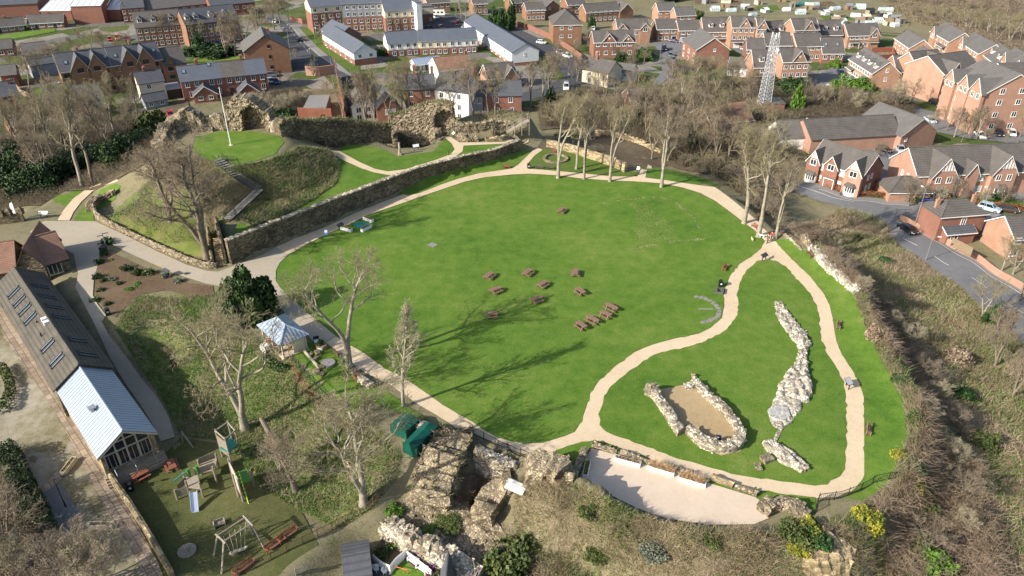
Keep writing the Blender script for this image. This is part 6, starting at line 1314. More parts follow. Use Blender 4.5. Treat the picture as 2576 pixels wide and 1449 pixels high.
SH=[(2125,222,4.5,4,'leaf_bright','bright green rounded bush in front of the turned brick terrace, left one'),(2165,228,5,4,'leaf_bright','bright green rounded bush in front of the turned brick terrace, right one'),(1985,232,6,5,'leaf_dark','dark evergreen bush below the nearest estate row'),(1960,215,5,4,'leaf_dark','dark green bush directly under the dormer house'),(2100,170,2.4,3,'leaf_bright','small green bush between two estate houses'),(1690,0,9,9,'leaf_dark','big dark evergreen at the top edge beside the allotments'),(1758,48,2.2,4,'leaf_olive','golden green conifer beside the estate houses'),(22,44,5,6,'leaf_ivy','round green tree at the top left beside the bungalows'),(1620,150,4,4,'leaf_ivy','dark green bush below the roundel gabled house, right one'),(1570,160,4,3.5,'leaf_dark','dark green bush below the roundel gabled house, left one'),(905,145,3,3,'leaf_olive','palm like green bush in front of the grey gable end'),(960,138,3,3,'leaf_ivy','green bush at the corner of the white terrace'),(1010,290,0,0,'',''),(705,302,4.5,3.4,'leaf_ivy','ivy mass hanging on the old wall behind the keep'),(817,300,2.6,3,'leaf_ivy','ivy on the brick retaining wall below the tall ruin'),(515,132,9,3.5,'leaf_dark','long dark hedge bush in front of the brown brick flats, left part'),(560,140,8,3.5,'leaf_dark','long dark hedge bush in front of the brown brick flats, right part'),(2228,472,1.8,1.8,'leaf_bright','clipped green bush at the end of the timbered house'),(2375,492,0.7,0.6,'leaf_yellow','little yellow green bush in front of the large timbered house'),(2520,500,2.2,1.6,'leaf_dark','low dark bush at the foot of the large timbered house'),(2052,330,3,2.4,'leaf_ivy','dark bush left of the barn roof'),(1290,1425,3.2,2.2,'leaf_olive','green bush at the bottom edge under the brown bank'),(2180,1318,1.9,1.6,'leaf_yellow','yellow flowering gorse bush, larger and right of its neighbour'),(2035,1330,1.2,1.3,'leaf_yellow','yellow gorse bush beside the white post'),(2000,1345,1.8,1.6,'leaf_olive','olive bush left of the yellow gorse'),(2010,1385,1.2,1.0,'leaf_yellow','small yellow gorse lower down the brown bank'),(2055,1360,1.8,1.6,'leaf_ivy','dark green bush under the gorse'),(2300,1235,1.0,1.7,'leaf_yellow','narrow yellow green gorse clump on the steep edge'),(2325,1290,1.6,2.2,'leaf_olive','green gorse clump on the steep edge below the yellow one'),(2295,1360,2,2,'leaf_olive','green gorse clump at the bottom of the steep edge'),(2330,1440,3,2,'leaf_bright','bright green bramble patch at the bottom edge on the right'),(2260,1150,0.9,1.0,'leaf_yellow','yellow gorse at the edge beside the last bench'),(2205,850,1.8,1.8,'bramble','tan rounded bush on the cliff edge right of the loop path'),(2400,905,2.4,2.0,'bramble','tan hummock of dead growth on the shadowed ridge'),(1065,1340,1.6,.5,'leaf_bright','green mossy cushion on the slope of the ruined tower'),(1125,1310,2.0,.45,'leaf_olive','large olive moss cushion on the masonry slope'),(990,1285,1.2,.8,'leaf_bright','bright green weeds at the foot of the ruined tower'),(2190,800,1.2,1.0,'leaf_olive','olive clump at the top of the steep bank, highest of the green ones'),(2262,960,1.3,1.0,'leaf_ivy','ivy clump on the rim beside the widest part of the loop path'),(2300,1060,1.4,1.2,'leaf_olive','olive clump on the rim above the lower pinkish bench'),(2290,1180,1.5,1.2,'leaf_ivy','ivy clump on the rim near the end of the black mesh fence'),(2230,660,1.6,1.2,'leaf_ivy','dark green bramble patch on the slope below the road fork'),(2420,1000,2.2,1.6,'leaf_ivy','dark bramble patch in the shadowed gully'),(2470,1120,2.4,1.5,'leaf_olive','olive bramble patch low on the shadowed slope'),(2150,600,1.5,1.1,'leaf_olive','olive bramble patch under the bend of the road'),(1480,1290,1.2,.9,'leaf_olive','olive clump on the brown bank below the gravel corner'),(1640,1390,1.6,1.0,'leaf_grey','grey green clump in the middle of the brown bank'),(1500,1400,1.4,.9,'leaf_olive','olive clump low on the brown bank left of the grey green one'),(1790,1360,1.2,.8,'leaf_olive','olive clump just under the gravel terrace edge'),(1190,1262,1.4,.9,'leaf_olive','leafy weeds growing inside the tower ruin')]
for i,(u,v,r_,h_,m,l)in enumerate(SH):
 if l:shrub('bush',l,'bush',(u,v),r_,h_,m,2600,.18,i)
 # garden plants in the herb bed
HB=[(272,612,1.3,1.3,'leaf_ivy'),(262,640,.9,.8,'leaf_ivy'),(250,662,.9,.9,'leaf_ivy'),(246,700,.9,.9,'leaf_dark'),(262,708,.7,.7,'leaf_olive'),(282,705,.8,.6,'leaf_grey'),(322,678,1.1,1.0,'leaf_dark'),(345,690,1.2,1.0,'leaf_olive'),(375,690,1.1,.9,'leaf_olive'),(418,697,.9,.8,'leaf_grey'),(448,710,.9,.7,'leaf_grey'),(300,715,.7,.6,'leaf_ivy'),(255,732,.7,.6,'leaf_ivy'),(330,728,1,.4,'leaf_bright'),(345,715,.8,.4,'leaf_bright'),(280,655,0.4,0.4,'leaf_yellow'),(470,690,.5,.4,'leaf_grey'),(240,757,.8,.7,'leaf_ivy'),(272,766,.7,.6,'leaf_dark')]
HB.sort()
for i,(u,v,r_,h_,m)in enumerate(HB):
 shrub('herb_plant',f'{dict(leaf_ivy="dark green", leaf_dark="very dark green", leaf_olive="olive green", leaf_grey="silver grey", leaf_bright="bright low", leaf_yellow="yellow green")[m]} clump in the herb bed by the lane, {ORD[i+1]} from the left','plant',(u,v),r_,h_,m,420,.3,i,group='plants in the herb bed',stem=False)
 # ---- buildings of the castle site
def heading(u0,v0,u1,v1):
 a,b=G(u0,v0),G(u1,v1);return math.atan2(b[1]-a[1],b[0]-a[0])
def yx(rz):return np.array([-math.sin(rz),math.cos(rz)])
# the long visitor centre: ridge line from the photo gives the heading
r0,r1=P(305,1079,3.4),P(200,922,3.4);VH=math.atan2(r1[1]-r0[1],r1[0]-r0[0])-math.pi/2;VL=float(np.hypot(*(r1-r0)[:2]))
VG=-2.2;VW=5.9;xa=np.array([math.cos(VH),math.sin(VH)]);va=r0[:2]-xa*VW/2
t=thing('glazed_hall','hall under a pale blue grey metal roof with a glazed gable end','building',(va[0],va[1],VG),VH)
EH,RH=3.6,2.0
b=B();b.box(0,.35,0,VL,-3,EH).box(VW-.35,VW,0,VL,-3,EH).box(.35,VW-.35,.6,.8,-1,.25);b.box(.35,VW-.35,VL-.3,VL,-1,EH);b.obj('wall','ashlar_gold',t)
b=B();b.box(.35,VW-.35,1.0,VL-.3,-.2,.05);b.obj('floor','timber_dark',t)
b=B();roof_gable_=roof_front;roof_front(b,VW,0,VL,EH,RH,.35,.5,.14);ro=b.obj('roof','zinc_roof',t)
b=B();s=RH/(VW/2)
for i in range(29):
 y=-.48+(VL+.7)*i/28
 for sx in(0,1):
  x0,x1=(-.35,VW/2)if sx==0 else(VW+.35,VW/2);z0,z1=EH-.35*s+.06,EH+RH+.06
  q=[(x0,y-.02,z0+.05),(x1,y-.02,z1+.05),(x1,y+.02,z1+.05),(x0,y+.02,z0+.05)]
  b.slab(q if sx else q[::-1],.06)
b.obj('standing_seam','grey_metal',ro)
b=B();b.bar((VW*.28,VL*.42,EH+1.1),(VW*.28,VL*.42,EH+1.7),.28,10);b.box(VW*.28-.4,VW*.28+.4,VL*.42-.4,VL*.42+.4,EH+1.7,EH+1.82);b.obj('roof_vent','grey_metal',ro)
b=B();b.add([(.35,.9,.05),(VW-.35,.9,.05),(VW-.35,.9,EH),(VW/2,.9,EH+RH-.1),(.35,.9,EH)],[(0,1,2,3,4)]);gz=b.obj('glazing','glass',t)
b=B()
for x in(.45,VW*.3,VW*.5-.05,VW*.7,VW-.45):
 top=EH+RH*(1-abs(x-VW/2)/(VW/2));b.box(x-.09,x+.09,.7,.88,0,top)
for z in(.1,2.3,EH-.05):b.box(.35,VW-.35,.72,.87,z,z+.16)
for i in range(1,10):x=.35+(VW-.7)*i/10;b.box(x-.03,x+.03,.78,.87,.1,2.1)
b.obj('glazing_frame','pale_timber',gz)
b=B();b.slab([(-.35,-.5,EH-.35*s),(-.35,-.4,EH-.35*s),(VW/2,-.4,EH+RH),(VW/2,-.5,EH+RH)],.3);b.slab([(VW+.35,-.4,EH-.35*s),(VW+.35,-.5,EH-.35*s),(VW/2,-.5,EH+RH),(VW/2,-.4,EH+RH)],.3);b.obj('bargeboard','pale_timber',t)
b=B()
for k in range(4):b.box(-.3,VW+.5,-.1-k*.28,.58,-3.0,-.02-k*.22)if k==0 else b.box(-.3,VW+.5,-.1-k*.28,-.1-(k-1)*.28-.003,-3.0,-.02-k*.22)
b.obj('deck','grey_timber',t)
b=B()
for x in(.9,3.0,5.2):b.bar((x,-.9,-.6),(x,-.9,.4),.04);b.bar((x,-.9,.4),(x,.3,1.0),.035)
b.obj('handrail','grey_metal',t)
# stone slated range behind it
nb=va+yx(VH)*(VL+.05)-xa*.35;BL=33.0;BW=VW+.7;BE,BR_=3.9,2.2
t=thing('slate_roofed_range','long old range with a mossy dark slate roof and rows of paired rooflights','building',(nb[0],nb[1],VG),VH)
b=B();b.box(0,BW,.01,BL,-3,BE);b.add([(0,.011,BE),(BW,.011,BE),(BW/2,.011,BE+BR_),(0,.2,BE),(BW,.2,BE),(BW/2,.2,BE+BR_)],[(0,1,2),(5,4,3),(0,2,5,3),(2,1,4,5)]);wl_=b.obj('wall','house_stone',t)
b=B();roof_front(b,BW,0,BL,BE,BR_,.35,.3,.2);ro=b.obj('roof','stone_slate',t)
sr=BR_/(BW/2);pit=math.atan(sr)
def rooflight(side,y):
 for dy in(-.42,.42):
  x=BW*.24 if side==0 else BW*.76;z=BE+BR_*(1-abs(x-BW/2)/(BW/2))+.12
  o=add_win(ro,x,y+dy,z,.36,1.9,'sky',0,1,'rooflight');a=pit if side==0 else-pit
  # lies in the slope, long side down it
  ex=Vector((math.cos(a),0,math.sin(a)));ey=Vector((0,1,0));up_=ex.cross(ey)
  m=Matrix(((ey.x,up_.x*-1,ex.x),(ey.y,up_.y*-1,ex.y),(ey.z,up_.z*-1,ex.z))).to_4x4()
  c=Vector((x,y+dy,z))-ex*1.0;m.translation=c;o.matrix_local=m
for y in(4.2,8.6,17.5,20.6,23.7,27.0):rooflight(0,y)
for y in(3.0,7.4,15.0,18.6,22.4,26.4):rooflight(1,y)
b=B()
for(x,y)in((1.6,11.6),(2.0,15.2)):b.bar((x,y,BE+.4),(x,y,BE+1.7),.09,8)
b.obj('flue','black_metal',ro)
b=B()
for y in(12.8,13.9):b.box(BW*.38,BW*.38+.7,y,y+.6,BE+1.4,BE+2.3)
b.obj('air_unit','white_paint',ro)
# timber framed gatehouse building in the corner
H('timber_framed_house','half timbered stone building with steep mottled tile roofs at the lane corner','house',(112,664),(169,647),2.9,3.0,9,'house_stone','clay_roof',rows=[(.7,1.7,1.7,[.35],'stone',3)],zg=-.6,fascia='timber_dark',side=[('R',.9,1.2,1.0,[.3,.6])],gables=[],chim=[])
hh=HOUSES[-1];loc,rz,L0=frame_of((112,664),(169,647),2.9,-.6)
b=B();b.add([(L0+.04,.6,2.5),(L0+.04,8.4,2.5),(L0+.04,4.5,5.6),(L0-.1,.6,2.5),(L0-.1,8.4,2.5),(L0-.1,4.5,5.6)],[(0,1,2),(5,4,3),(0,2,5,3),(2,1,4,5),(1,0,3,4)]);pn=b.obj('gable_panel','white_render',hh)
b=B()
for y in(1.2,2.3,3.4,4.5,5.6,6.7,7.8):b.box(L0+.042,L0+.11,y-.12,y+.12,2.5,2.5+3.0*(1-abs(y-4.5)/3.9))
b.box(L0+.042,L0+.12,.4,8.6,2.3,2.55);b.obj('timbering','timber_dark',pn)
H('timber_framed_house','middle tile roofed wing with its lit pinkish slope, left of the half timbered gable','house',(40,672),(110,664),3.0,3.2,9.5,'house_stone','clay_roof',kind='front',zg=-.6,fascia='timber_dark',rows=[],sky=[])
H('timber_framed_house','reddish tile roofed wing cut by the left edge above the slate range','house',(-45,690),(36,678),3.0,3.2,8,'house_stone','clay_roof',zg=-.8,fascia='timber_dark',chim=[(.2,.5,.5,1)])
# gate wall with battlement blocks
gw=ruin('gate_wall','battlemented stone wall beside the banner at the left edge','wall',[(-10,566,1.6),(25,563,1.6),(62,558,1.6)],.7,'house_stone',jag=.05,amp=.05,seed=80)
for i,(u,v)in enumerate([(8,566),(27,563),(56,559)]):
 g=G(u,v);b=B();b.box(-.5,.5,.1,.9,1.5,2.3);b.add([(-.6,.0,2.302),(.6,.0,2.302),(.6,1,2.302),(-.6,1,2.302),(0,.5,3.0)],[(3,2,1,0),(0,1,4),(1,2,4),(2,3,4),(3,0,4)]);b.obj('merlon','house_stone',gw,g)
 # pavilion (kiosk) with a hipped metal roof
def pavilion():
 z0=float(G(690,875)[2]);E_h=2.5
 A_,Bq,Cq,D_=P(650,818,z0+E_h),P(706,870,z0+E_h),P(771,838,z0+E_h),P(716,791,z0+E_h)
 ex=(Bq-A_+Cq-D_)[:2]/2;ey=(D_-A_+Cq-Bq)[:2]/2;Lx,Ly=np.linalg.norm(ex),np.linalg.norm(ey);rz=math.atan2(ex[1],ex[0])
 t=thing('pavilion','small open pavilion with a hipped pale metal roof beside the path','pavilion',(A_[0],A_[1],z0),rz)
 b=B();roof_hip(b,Lx,0,Ly,E_h,1.35,.15,.12);ro=b.obj('roof','zinc_roof',t)
 b=B();a,c=-.15,Lx+.15;d,e=-.15,Ly+.15;w=min(c-a,e-d)/2;n=9
 for i in range(1,n):
  f=i/n;x=a+(c-a)*f;run=min(x-a,c-x,w);zz=E_h-.02
  for y0,sg in((d,1),(e,-1)):
   b.bar((x,y0,zz+.04),(x,y0+sg*run,zz+1.43*run/w+.04),.02,4)
  y=d+(e-d)*f;run=min(y-d,e-y,w)
  for x0,sg in((a,1),(c,-1)):b.bar((x0,y,zz+.04),(x0+sg*run,y,zz+1.43*run/w+.04),.02,4)
 b.obj('standing_seam','dark_metal',ro)
 b=B();b.box(.1,Lx-.1,.1,Ly-.1,-.4,.12);b.obj('floor','pale_gravel',t)
 for x in(.3,Lx/2,Lx-.3):
  for y in(.3,Ly-.3):b=B();b.box(x-.1,x+.1,y-.1,y+.1,.122,E_h-.06);b.obj('post','pale_timber',t)
 b=B();b.box(Lx*.35,Lx-.5,Ly-.42,Ly-.3,.122,2.3);b.box(Lx*.35,Lx*.35+.12,Ly*.5,Ly-.425,.122,2.3);b.box(Lx-.42,Lx-.3,Ly*.45,Ly-.425,.122,2.3);b.obj('wall','cream_render',t)
 return t
pavilion()
# green sheeted stores
def store(A_,Bq,Cq,hgt,label):
 """ground corners: near left, near right, far right"""
 a,b_,c=P(*A_,-.3),P(*Bq,-.3),P(*Cq,-.3);ex=(b_-a)[:2];Lx=np.linalg.norm(ex);Ly=abs((c-b_)[:2]@np.array([-ex[1],ex[0]])/Lx);rz=math.atan2(ex[1],ex[0])
 t=thing('covered_store',label,'store',a,rz);b=B();n=6;P_=[]
 for j in range(n+1):
  y=Ly*j/n
  for(x,z)in((0,-.3),(-.04,hgt*.5),(.0,hgt),(Lx*.5,hgt+.35),(Lx,hgt),(Lx+.04,hgt*.5),(Lx,-.3)):P_.append((x+random.uniform(-.05,.05),y,z+random.uniform(-.06,.06)))
 F=[(j*7+k,j*7+k+1,j*7+8+k,j*7+7+k)[::-1]for j in range(n)for k in range(6)]+[tuple(range(7)),tuple(range(n*7+6,n*7-1,-1))]
 mesh_obj('sheeting',P_,[f[::-1]for f in F],'green_sheet',t)
 b=B()
 for j in range(0,n+1,2):y=Ly*j/n;b.bar((-.1,y,-.2),(-.1,y,hgt),.04);b.bar((Lx+.1,y,-.2),(Lx+.1,y,hgt),.04)
 b.obj('frame','dark_metal',t)
store((986,1094),(1022,1112),(1052,1082),1.7,'dark green sheeted store, the left one behind the rubble stack')
store((1018,1142),(1049,1156),(1108,1106),1.8,'dark green sheeted store, the nearer right one with a pitched sheet top')
v,f=masonry(pxpath([(1018,1075,1.0),(1040,1085,1.1),(1062,1098,1.0)]),1.4,amp=.25,jag=.4,seed=90);tag(mesh_obj('stone_stack',v,f,'pale_stone'),'stack of pale rubble stones beside the green stores','stones')
# flagpole and lattice mast
g=P(581,366,MZ);t=thing('flagpole','tall white flagpole on the mound top lawn','flagpole',g)
b=B();b.bar((0,0,0),(0,0,top_z(g[0],g[1],219)-g[2]),.11,10,.06);b.obj('pole','white_paint',t);b=B();b.prism([(.45*math.cos(k),.45*math.sin(k))for k in np.linspace(0,6.28,12,endpoint=False)],-.2,.12);b.obj('base','pale_gravel',t)
g=G(1918,282);hm=top_z(g[0],g[1],88)-g[2];t=thing('lattice_mast','tall pale lattice mast with small antennas, standing among the trees','mast',g,.3)
b=B();w0,w1=1.45,.8;n=20
def mc(k,z):w=w0+(w1-w0)*z/hm;sx,sy=((-1,-1),(1,-1),(1,1),(-1,1))[k%4];return(sx*w,sy*w,z)
for k in range(4):
 b.bar(mc(k,-.5),mc(k,hm),.10,5,.07)
 for i in range(n):
  z0,z1=hm*i/n,hm*(i+1)/n;b.bar(mc(k,z0),mc(k+1,z1),.04,4);b.bar(mc(k+1,z0),mc(k,z1),.04,4);b.bar(mc(k,z1),mc(k+1,z1),.05,4)
b.obj('lattice','mast_metal',t)
b=B()
for a in range(3):
 for z in(hm-.2,hm*.82):b.box(1.0*math.cos(a*2.1)-.12,1.0*math.cos(a*2.1)+.12,1.0*math.sin(a*2.1)-.1,1.0*math.sin(a*2.1)+.1,z-.6,z+.9)
b.obj('antenna','white_paint',t)
b=B();b.bar((.9,-1.0,hm*.8),(1.0,-1.35,hm*.8),.5,14,.55);b.obj('dish','white_paint',t)
# the old roofless brick building and its walls behind the keep
def brickwall(label,pts,h,mat='old_brick',thick=.35,name='brick_wall',cat='wall',z=None):
 return ruin(name,label,cat,[(u,v,h)for u,v in pts],thick,mat,z=z,jag=.02,amp=.015,step=1.2)
brickwall('tall dark brick side wall of the roofless building behind the keep',[(872,306),(862,270),(855,238),(850,196)],6.5)
brickwall('broken pink brick back wall of the roofless building beside the road',[(770,190),(800,192),(842,186)],3.0,'pink_brick')
brickwall('old brick front wall below the pale concrete slab',[(752,302),(790,304),(836,304)],3.4)
b=B();a,c,d,e=[P(u,v,-3.4)for u,v in((762,272),(820,270),(830,238),(778,240))]
q=[(p[0],p[1])for p in(a,c,d,e)];b.prism(q,-7.5,-3.4);tag(b.obj('concrete_slab','pavement_slabs'),'pale flat concrete slab roof among the scrub behind the keep','roof slab')
brickwall('curving red brick wall along the street behind the blue roofed block',[(1298,66),(1330,75),(1360,88),(1400,108),(1440,134),(1462,152)],2.0,'red_brick')
brickwall('brick garden wall beside the main road at the top',[(732,50),(760,60),(790,58)],1.8,'red_brick')
brickwall('low brick wall in front of the red brick villa at the road fork',[(2262,555),(2300,575),(2350,600)],1.2,'orange_brick')
brickwall('long low brick wall topped by a timber fence along the right hand road',[(2352,603),(2442,650),(2532,710),(2600,755)],1.3,'pink_brick')
brickwall('stone parapet wall between the yard and the playground',[(262,1192),(330,1290),(385,1380),(430,1460)],1.4,'ashlar_gold',.5,'yard_wall')
def fence(name,label,pts,h,mat,gap=1.8,pale=.14,group=None,rails=2,solid=False,z=None,tilt=0):
 c=resample(np.array([(*(P(u,v,z)if z is not None else G(u,v))[:2],0)for u,v in pts]),pale);zg=hz(c[:,0],c[:,1])if z is None else np.full(len(c),z)
 o=np.array([c[0,0],c[0,1],zg[0]]);t=thing(name,label,'fence',o,0,group);L=np.column_stack([c[:,0],c[:,1],zg])-o
 b=B();k=max(1,int(gap/pale))
 for i in range(0,len(L),k):b=B();b.bar(L[i]-[0,0,.3],L[i]+[0,0,h+.1],.05,5);b.obj('post',mat,t)
 b=B()
 for i in range(0,len(L)-1):
  for q in((.15,h-.08)if rails==2 else(.15,h*.5,h-.08)):
   if i%3==0:b.bar(L[i]+[0,0,q],L[min(i+3,len(L)-1)]+[0,0,q],.03,4)
 b.obj('rail',mat,t);b=B()
 for i in range(len(L)-1):
  if solid:d=(L[i+1]-L[i]);b.slab([tuple(L[i]+[0,0,h]),tuple(L[i+1]+[0,0,h]),tuple(L[i+1]+[d[1]*.1,-d[0]*.1,h]),tuple(L[i]+[d[1]*.1,-d[0]*.1,h])],h)
  else:b.bar(L[i]+[0,0,.05],L[i]+[0,0,h],.016,4)
 b.obj('panel' if solid else 'bars',mat,t)
 return t
fence('railing','black metal railing along the path above the ruined tower',[(1189,1092),(1250,1124),(1320,1152),(1400,1190),(1412,1192)],1.2,'black_metal')
fence('railing','curved black mesh fence at the bottom bend of the loop path',[(2050,1290),(2056,1262),(2110,1256),(2160,1238),(2200,1214),(2250,1206)],1.2,'black_metal',pale=.22)
fence('railing','rusty railing along the top of the wall between the slope and the bowling lawn',[(600,1449),(700,1400),(780,1360),(860,1318),(920,1290),(965,1245)],1.1,'bench_brown')
fence('railing','short grey rail at the bottom edge beside the playground',[(745,1448),(780,1432)],.9,'grey_metal')
fence('railing','black railing round the stair head on the mound',[(552,405),(592,406)],1.1,'black_metal',z=MZ)
fence('wire_fence','green wire fence between the flower lawn and the red soil strip',[(728,895),(760,930),(800,975),(850,1025),(880,1050)],1.1,'dark_metal',pale=.5)
fence('railing','white railings by the grey workshop at the upper left',[(75,140),(105,137),(135,131)],1.6,'white_paint',pale=.8)
fence('timber_fence','brown garden fence left of the little garden lawn',[(42,222),(58,240),(75,246)],1.7,'fence_timber',solid=True,pale=.6)
fence('timber_fence','long brown garden fence behind the little garden lawn',[(48,215),(100,208),(152,204)],1.7,'fence_timber',solid=True,pale=.6)
fence('timber_fence','pale timber fence beside the red brick villa',[(2390,618),(2442,645)],1.8,'fence_timber',solid=True,pale=.6,z=-6.6)
fence('timber_fence','timber fences round the small gardens between the estate houses',[(2192,132),(2245,131),(2250,148),(2205,152)],1.8,'bench_red',solid=True,pale=.8)
fence('iron_gate','dark iron gates at the road fork',[(2251,546),(2288,546)],1.8,'dark_metal',pale=.3)
fence('wire_fence','timber edged boards along the lane side of the wild garden',[(258,812),(275,845),(322,902),(392,992),(428,1052)],.5,'fence_timber',pale=.7)
# stairs up the mound
def stairs(label,a,b_,n,w,mat='pavement_slabs'):
 d=b_-a;s=np.array([d[1],-d[0],0]);s/=np.linalg.norm(s);t=thing('stair_flight',label,'stairs',a,0,'timber stairs up the mound');b=B()
 for k in range(n):
  p=d*(k+.5)/n;q=p-d*.35/n;r=p+d*.35/n;zz=p[2]+.25
  b.add([(*(q-s*w/2)[:2],zz),(*(q+s*w/2)[:2],zz),(*(r+s*w/2)[:2],zz),(*(r-s*w/2)[:2],zz),(*(q-s*w/2)[:2],zz-.07),(*(q+s*w/2)[:2],zz-.07),(*(r+s*w/2)[:2],zz-.07),(*(r-s*w/2)[:2],zz-.07)],[(0,1,2,3),(7,6,5,4),(0,4,5,1),(1,5,6,2),(2,6,7,3),(3,7,4,0)])
 b.obj('tread',mat,t);b=B()
 for sg in(-1,1):o=s*w/2*sg;b.bar(o+[0,0,.02],d+o+[0,0,.02],.09,4)
 b.obj('stringer','black_metal',t);b=B()
 for sg in(-1,1):
  o=s*(w/2+.05)*sg;b.bar(o+[0,0,1.2],d+o+[0,0,1.2],.045,4)
  for k in range(n*2+1):p=d*k/(2*n)+o;b.bar(p+[0,0,.1],p+[0,0,1.2],.022,4)
 b.obj('handrail','black_metal',t)
SA,SB,SC,SD=[G(u,v)+np.array([0,0,.35])for u,v in((548,406),(602,450),(655,482),(573,558))]
stairs('top flight of dark railed timber stairs, starting at the mound top lawn',SB,SA,9,1.7);stairs('middle flight of dark railed timber stairs on the mound',SC,SB,13,1.7);stairs('lowest flight of dark railed timber stairs, doubling back to the left',SD,SC,20,1.7)
stairs('short flight of pale railed steps down into the undercroft by the arch',P(1085,366,.6),P(1114,348,2.6),9,1.4,'pale_stone')
a,b_=P(1276,333,2.6),P(1330,303,5.2);t=thing('timber_ramp','timber ramp on posts climbing to the grassy bank','ramp',a);d=b_-a;s=np.array([d[1],-d[0],0]);s/=np.linalg.norm(s)
b=B();b.slab([tuple(-s),tuple(s),tuple(d+s),tuple(d-s)][::-1],-.12);b.obj('deck','grey_timber',t);b=B()
for f in(0,.33,.66,1):
 for sg in(-1,1):b=B();p=d*f+s*sg;b.bar(p-[0,0,2.6*f+.6],p+[0,0,1.3],.09,5);b.obj('post','grey_timber',t)
b=B()
for sg in(-1,1):
 for q in(.65,1.25):b.bar(s*sg+[0,0,q],d+s*sg+[0,0,q],.06,4)
b.obj('rail','grey_timber',t)
# ---- park furniture
def picnic(mat='brown_plastic',oval=False,name='picnic_table'):
 t=thing(name,'','picnic table');b=B();L=1.15 if oval else.92
 for k in range(5):
  y=-.36+k*.16;e=L-(abs(k-2)**2*.06 if oval else 0);b.box(-e,e,y,y+.145,.72,.77)
 b.obj('tabletop',mat,t)
 for sg in(-1,1):
  b=B()
  for k in range(2):y=sg*.62+k*.15-.15;b.box(-L,L,y,y+.135,.42,.46)
  b.obj('seat',mat,t)
 for sx in(-1,1):
  x=sx*.62;b=B();b.box(x-.035,x+.035,-.72,.72,.35,.42);b.box(x-.035,x+.035,-.34,.34,.66,.72);b.obj('crossbar',mat,t)
  for sy in(-1,1):b=B();b.add([(x-.045,sy*.28,.72),(x+.045,sy*.28,.72),(x+.045,sy*.38,.72),(x-.045,sy*.38,.72),(x-.045,sy*.62,0),(x+.045,sy*.62,0),(x+.045,sy*.72,0),(x-.045,sy*.72,0)],[(0,1,2,3),(7,6,5,4),(0,4,5,1),(1,5,6,2),(2,6,7,3),(3,7,4,0)]);b.obj('leg',mat,t)
 return t
def place(root,used,u,v,label,group,rz,dz=0):
 g=G(u,v);g=(g[0],g[1],g[2]+dz)
 if not used:
  root.location=g;root.rotation_euler=(0,0,rz);root['label']=label
  if group:root['group']=group
  used.append(1);return root
 return dup(root,g,rz,label,group)
pt,po,pr=picnic(),picnic(oval=True),picnic('bench_red');ut,uo,ur=[],[],[]
GP='brown picnic tables on the lawn'
for u,v,du,dv,l,o in[(1231,700,12,-9,'brown picnic table, leftmost in the upper row of three on the lawn',0),(1328,692,11,-8,'brown picnic table in the middle of the upper row of three on the lawn',0),(1448,693,2,-12,'brown picnic table turned end on, right of the upper row on the lawn',0),(1248,736,20,-7,'brown picnic table at the left, second down on the lawn',0),(1365,722,16,-9,'brown picnic table in the middle of the loose cluster on the lawn',0),(1350,760,20,-7,'brown picnic table at the bottom of the loose cluster on the lawn',0),(1460,740,12,9,'brown picnic table below the end on one, right part of the lawn',0),(1237,798,22,-1,'brown picnic table alone in the tree shadow at the lower left of the cluster',0),(1412,535,10,-9,'brown picnic table standing alone high up on the lawn',0),(1538,780,26,13,'long oval brown picnic table at the upper right end of the close row of four',1),(1523,798,22,9,'brown picnic table, second from the right in the close row of four',0),(1490,811,25,12,'long oval brown picnic table, second from the left in the close row of four',1),(1462,826,16,11,'brown picnic table at the lower left end of the close row of four',0)]:
 place(po if o else pt,uo if o else ut,u,v,l,GP,heading(u,v,u+du,v+dv))
place(pr,ur,356,1203,'red picnic table in the playground nearer the wall and bin','red picnic tables in the playground',heading(356,1203,385,1188));place(pr,ur,434,1178,'red picnic table in the playground nearer the climbing frame','red picnic tables in the playground',heading(434,1178,440,1192)+.0)
def bench(mat,L=1.6,name='bench'):
 t=thing(name,'','bench');b=B()
 for k in range(4):b.box(-L/2,L/2,-.22+k*.12,-.12+k*.12,.40,.44)
 b.obj('seat',mat,t);b=B()
 for z in(.52,.86):b.box(-L/2,L/2,.27,.31,z,z+.07)
 for k in range(13):x=-L/2+.05+(L-.1)*k/12;b.box(x-.025,x+.025,.275,.305,.59,.86)
 b.obj('backrest',mat,t)
 for sx in(-1,1):
  x=sx*(L/2-.03);b=B();b.box(x-.04,x+.04,-.25,-.17,0,.62);b.box(x-.04,x+.04,.25,.33,0,.93);b.box(x-.05,x+.05,-.28,.245,.62,.66);b.obj('end_frame',mat,t)
 return t
BN={}
def put_bench(mat,u,v,du,dv,label,L=1.6,dz=0,group='benches'):
 k=(mat,L)
 if k not in BN:BN[k]=(bench(mat,L),[])
 place(BN[k][0],BN[k][1],u,v,label,group,heading(u,v,u+du,v+dv),dz)
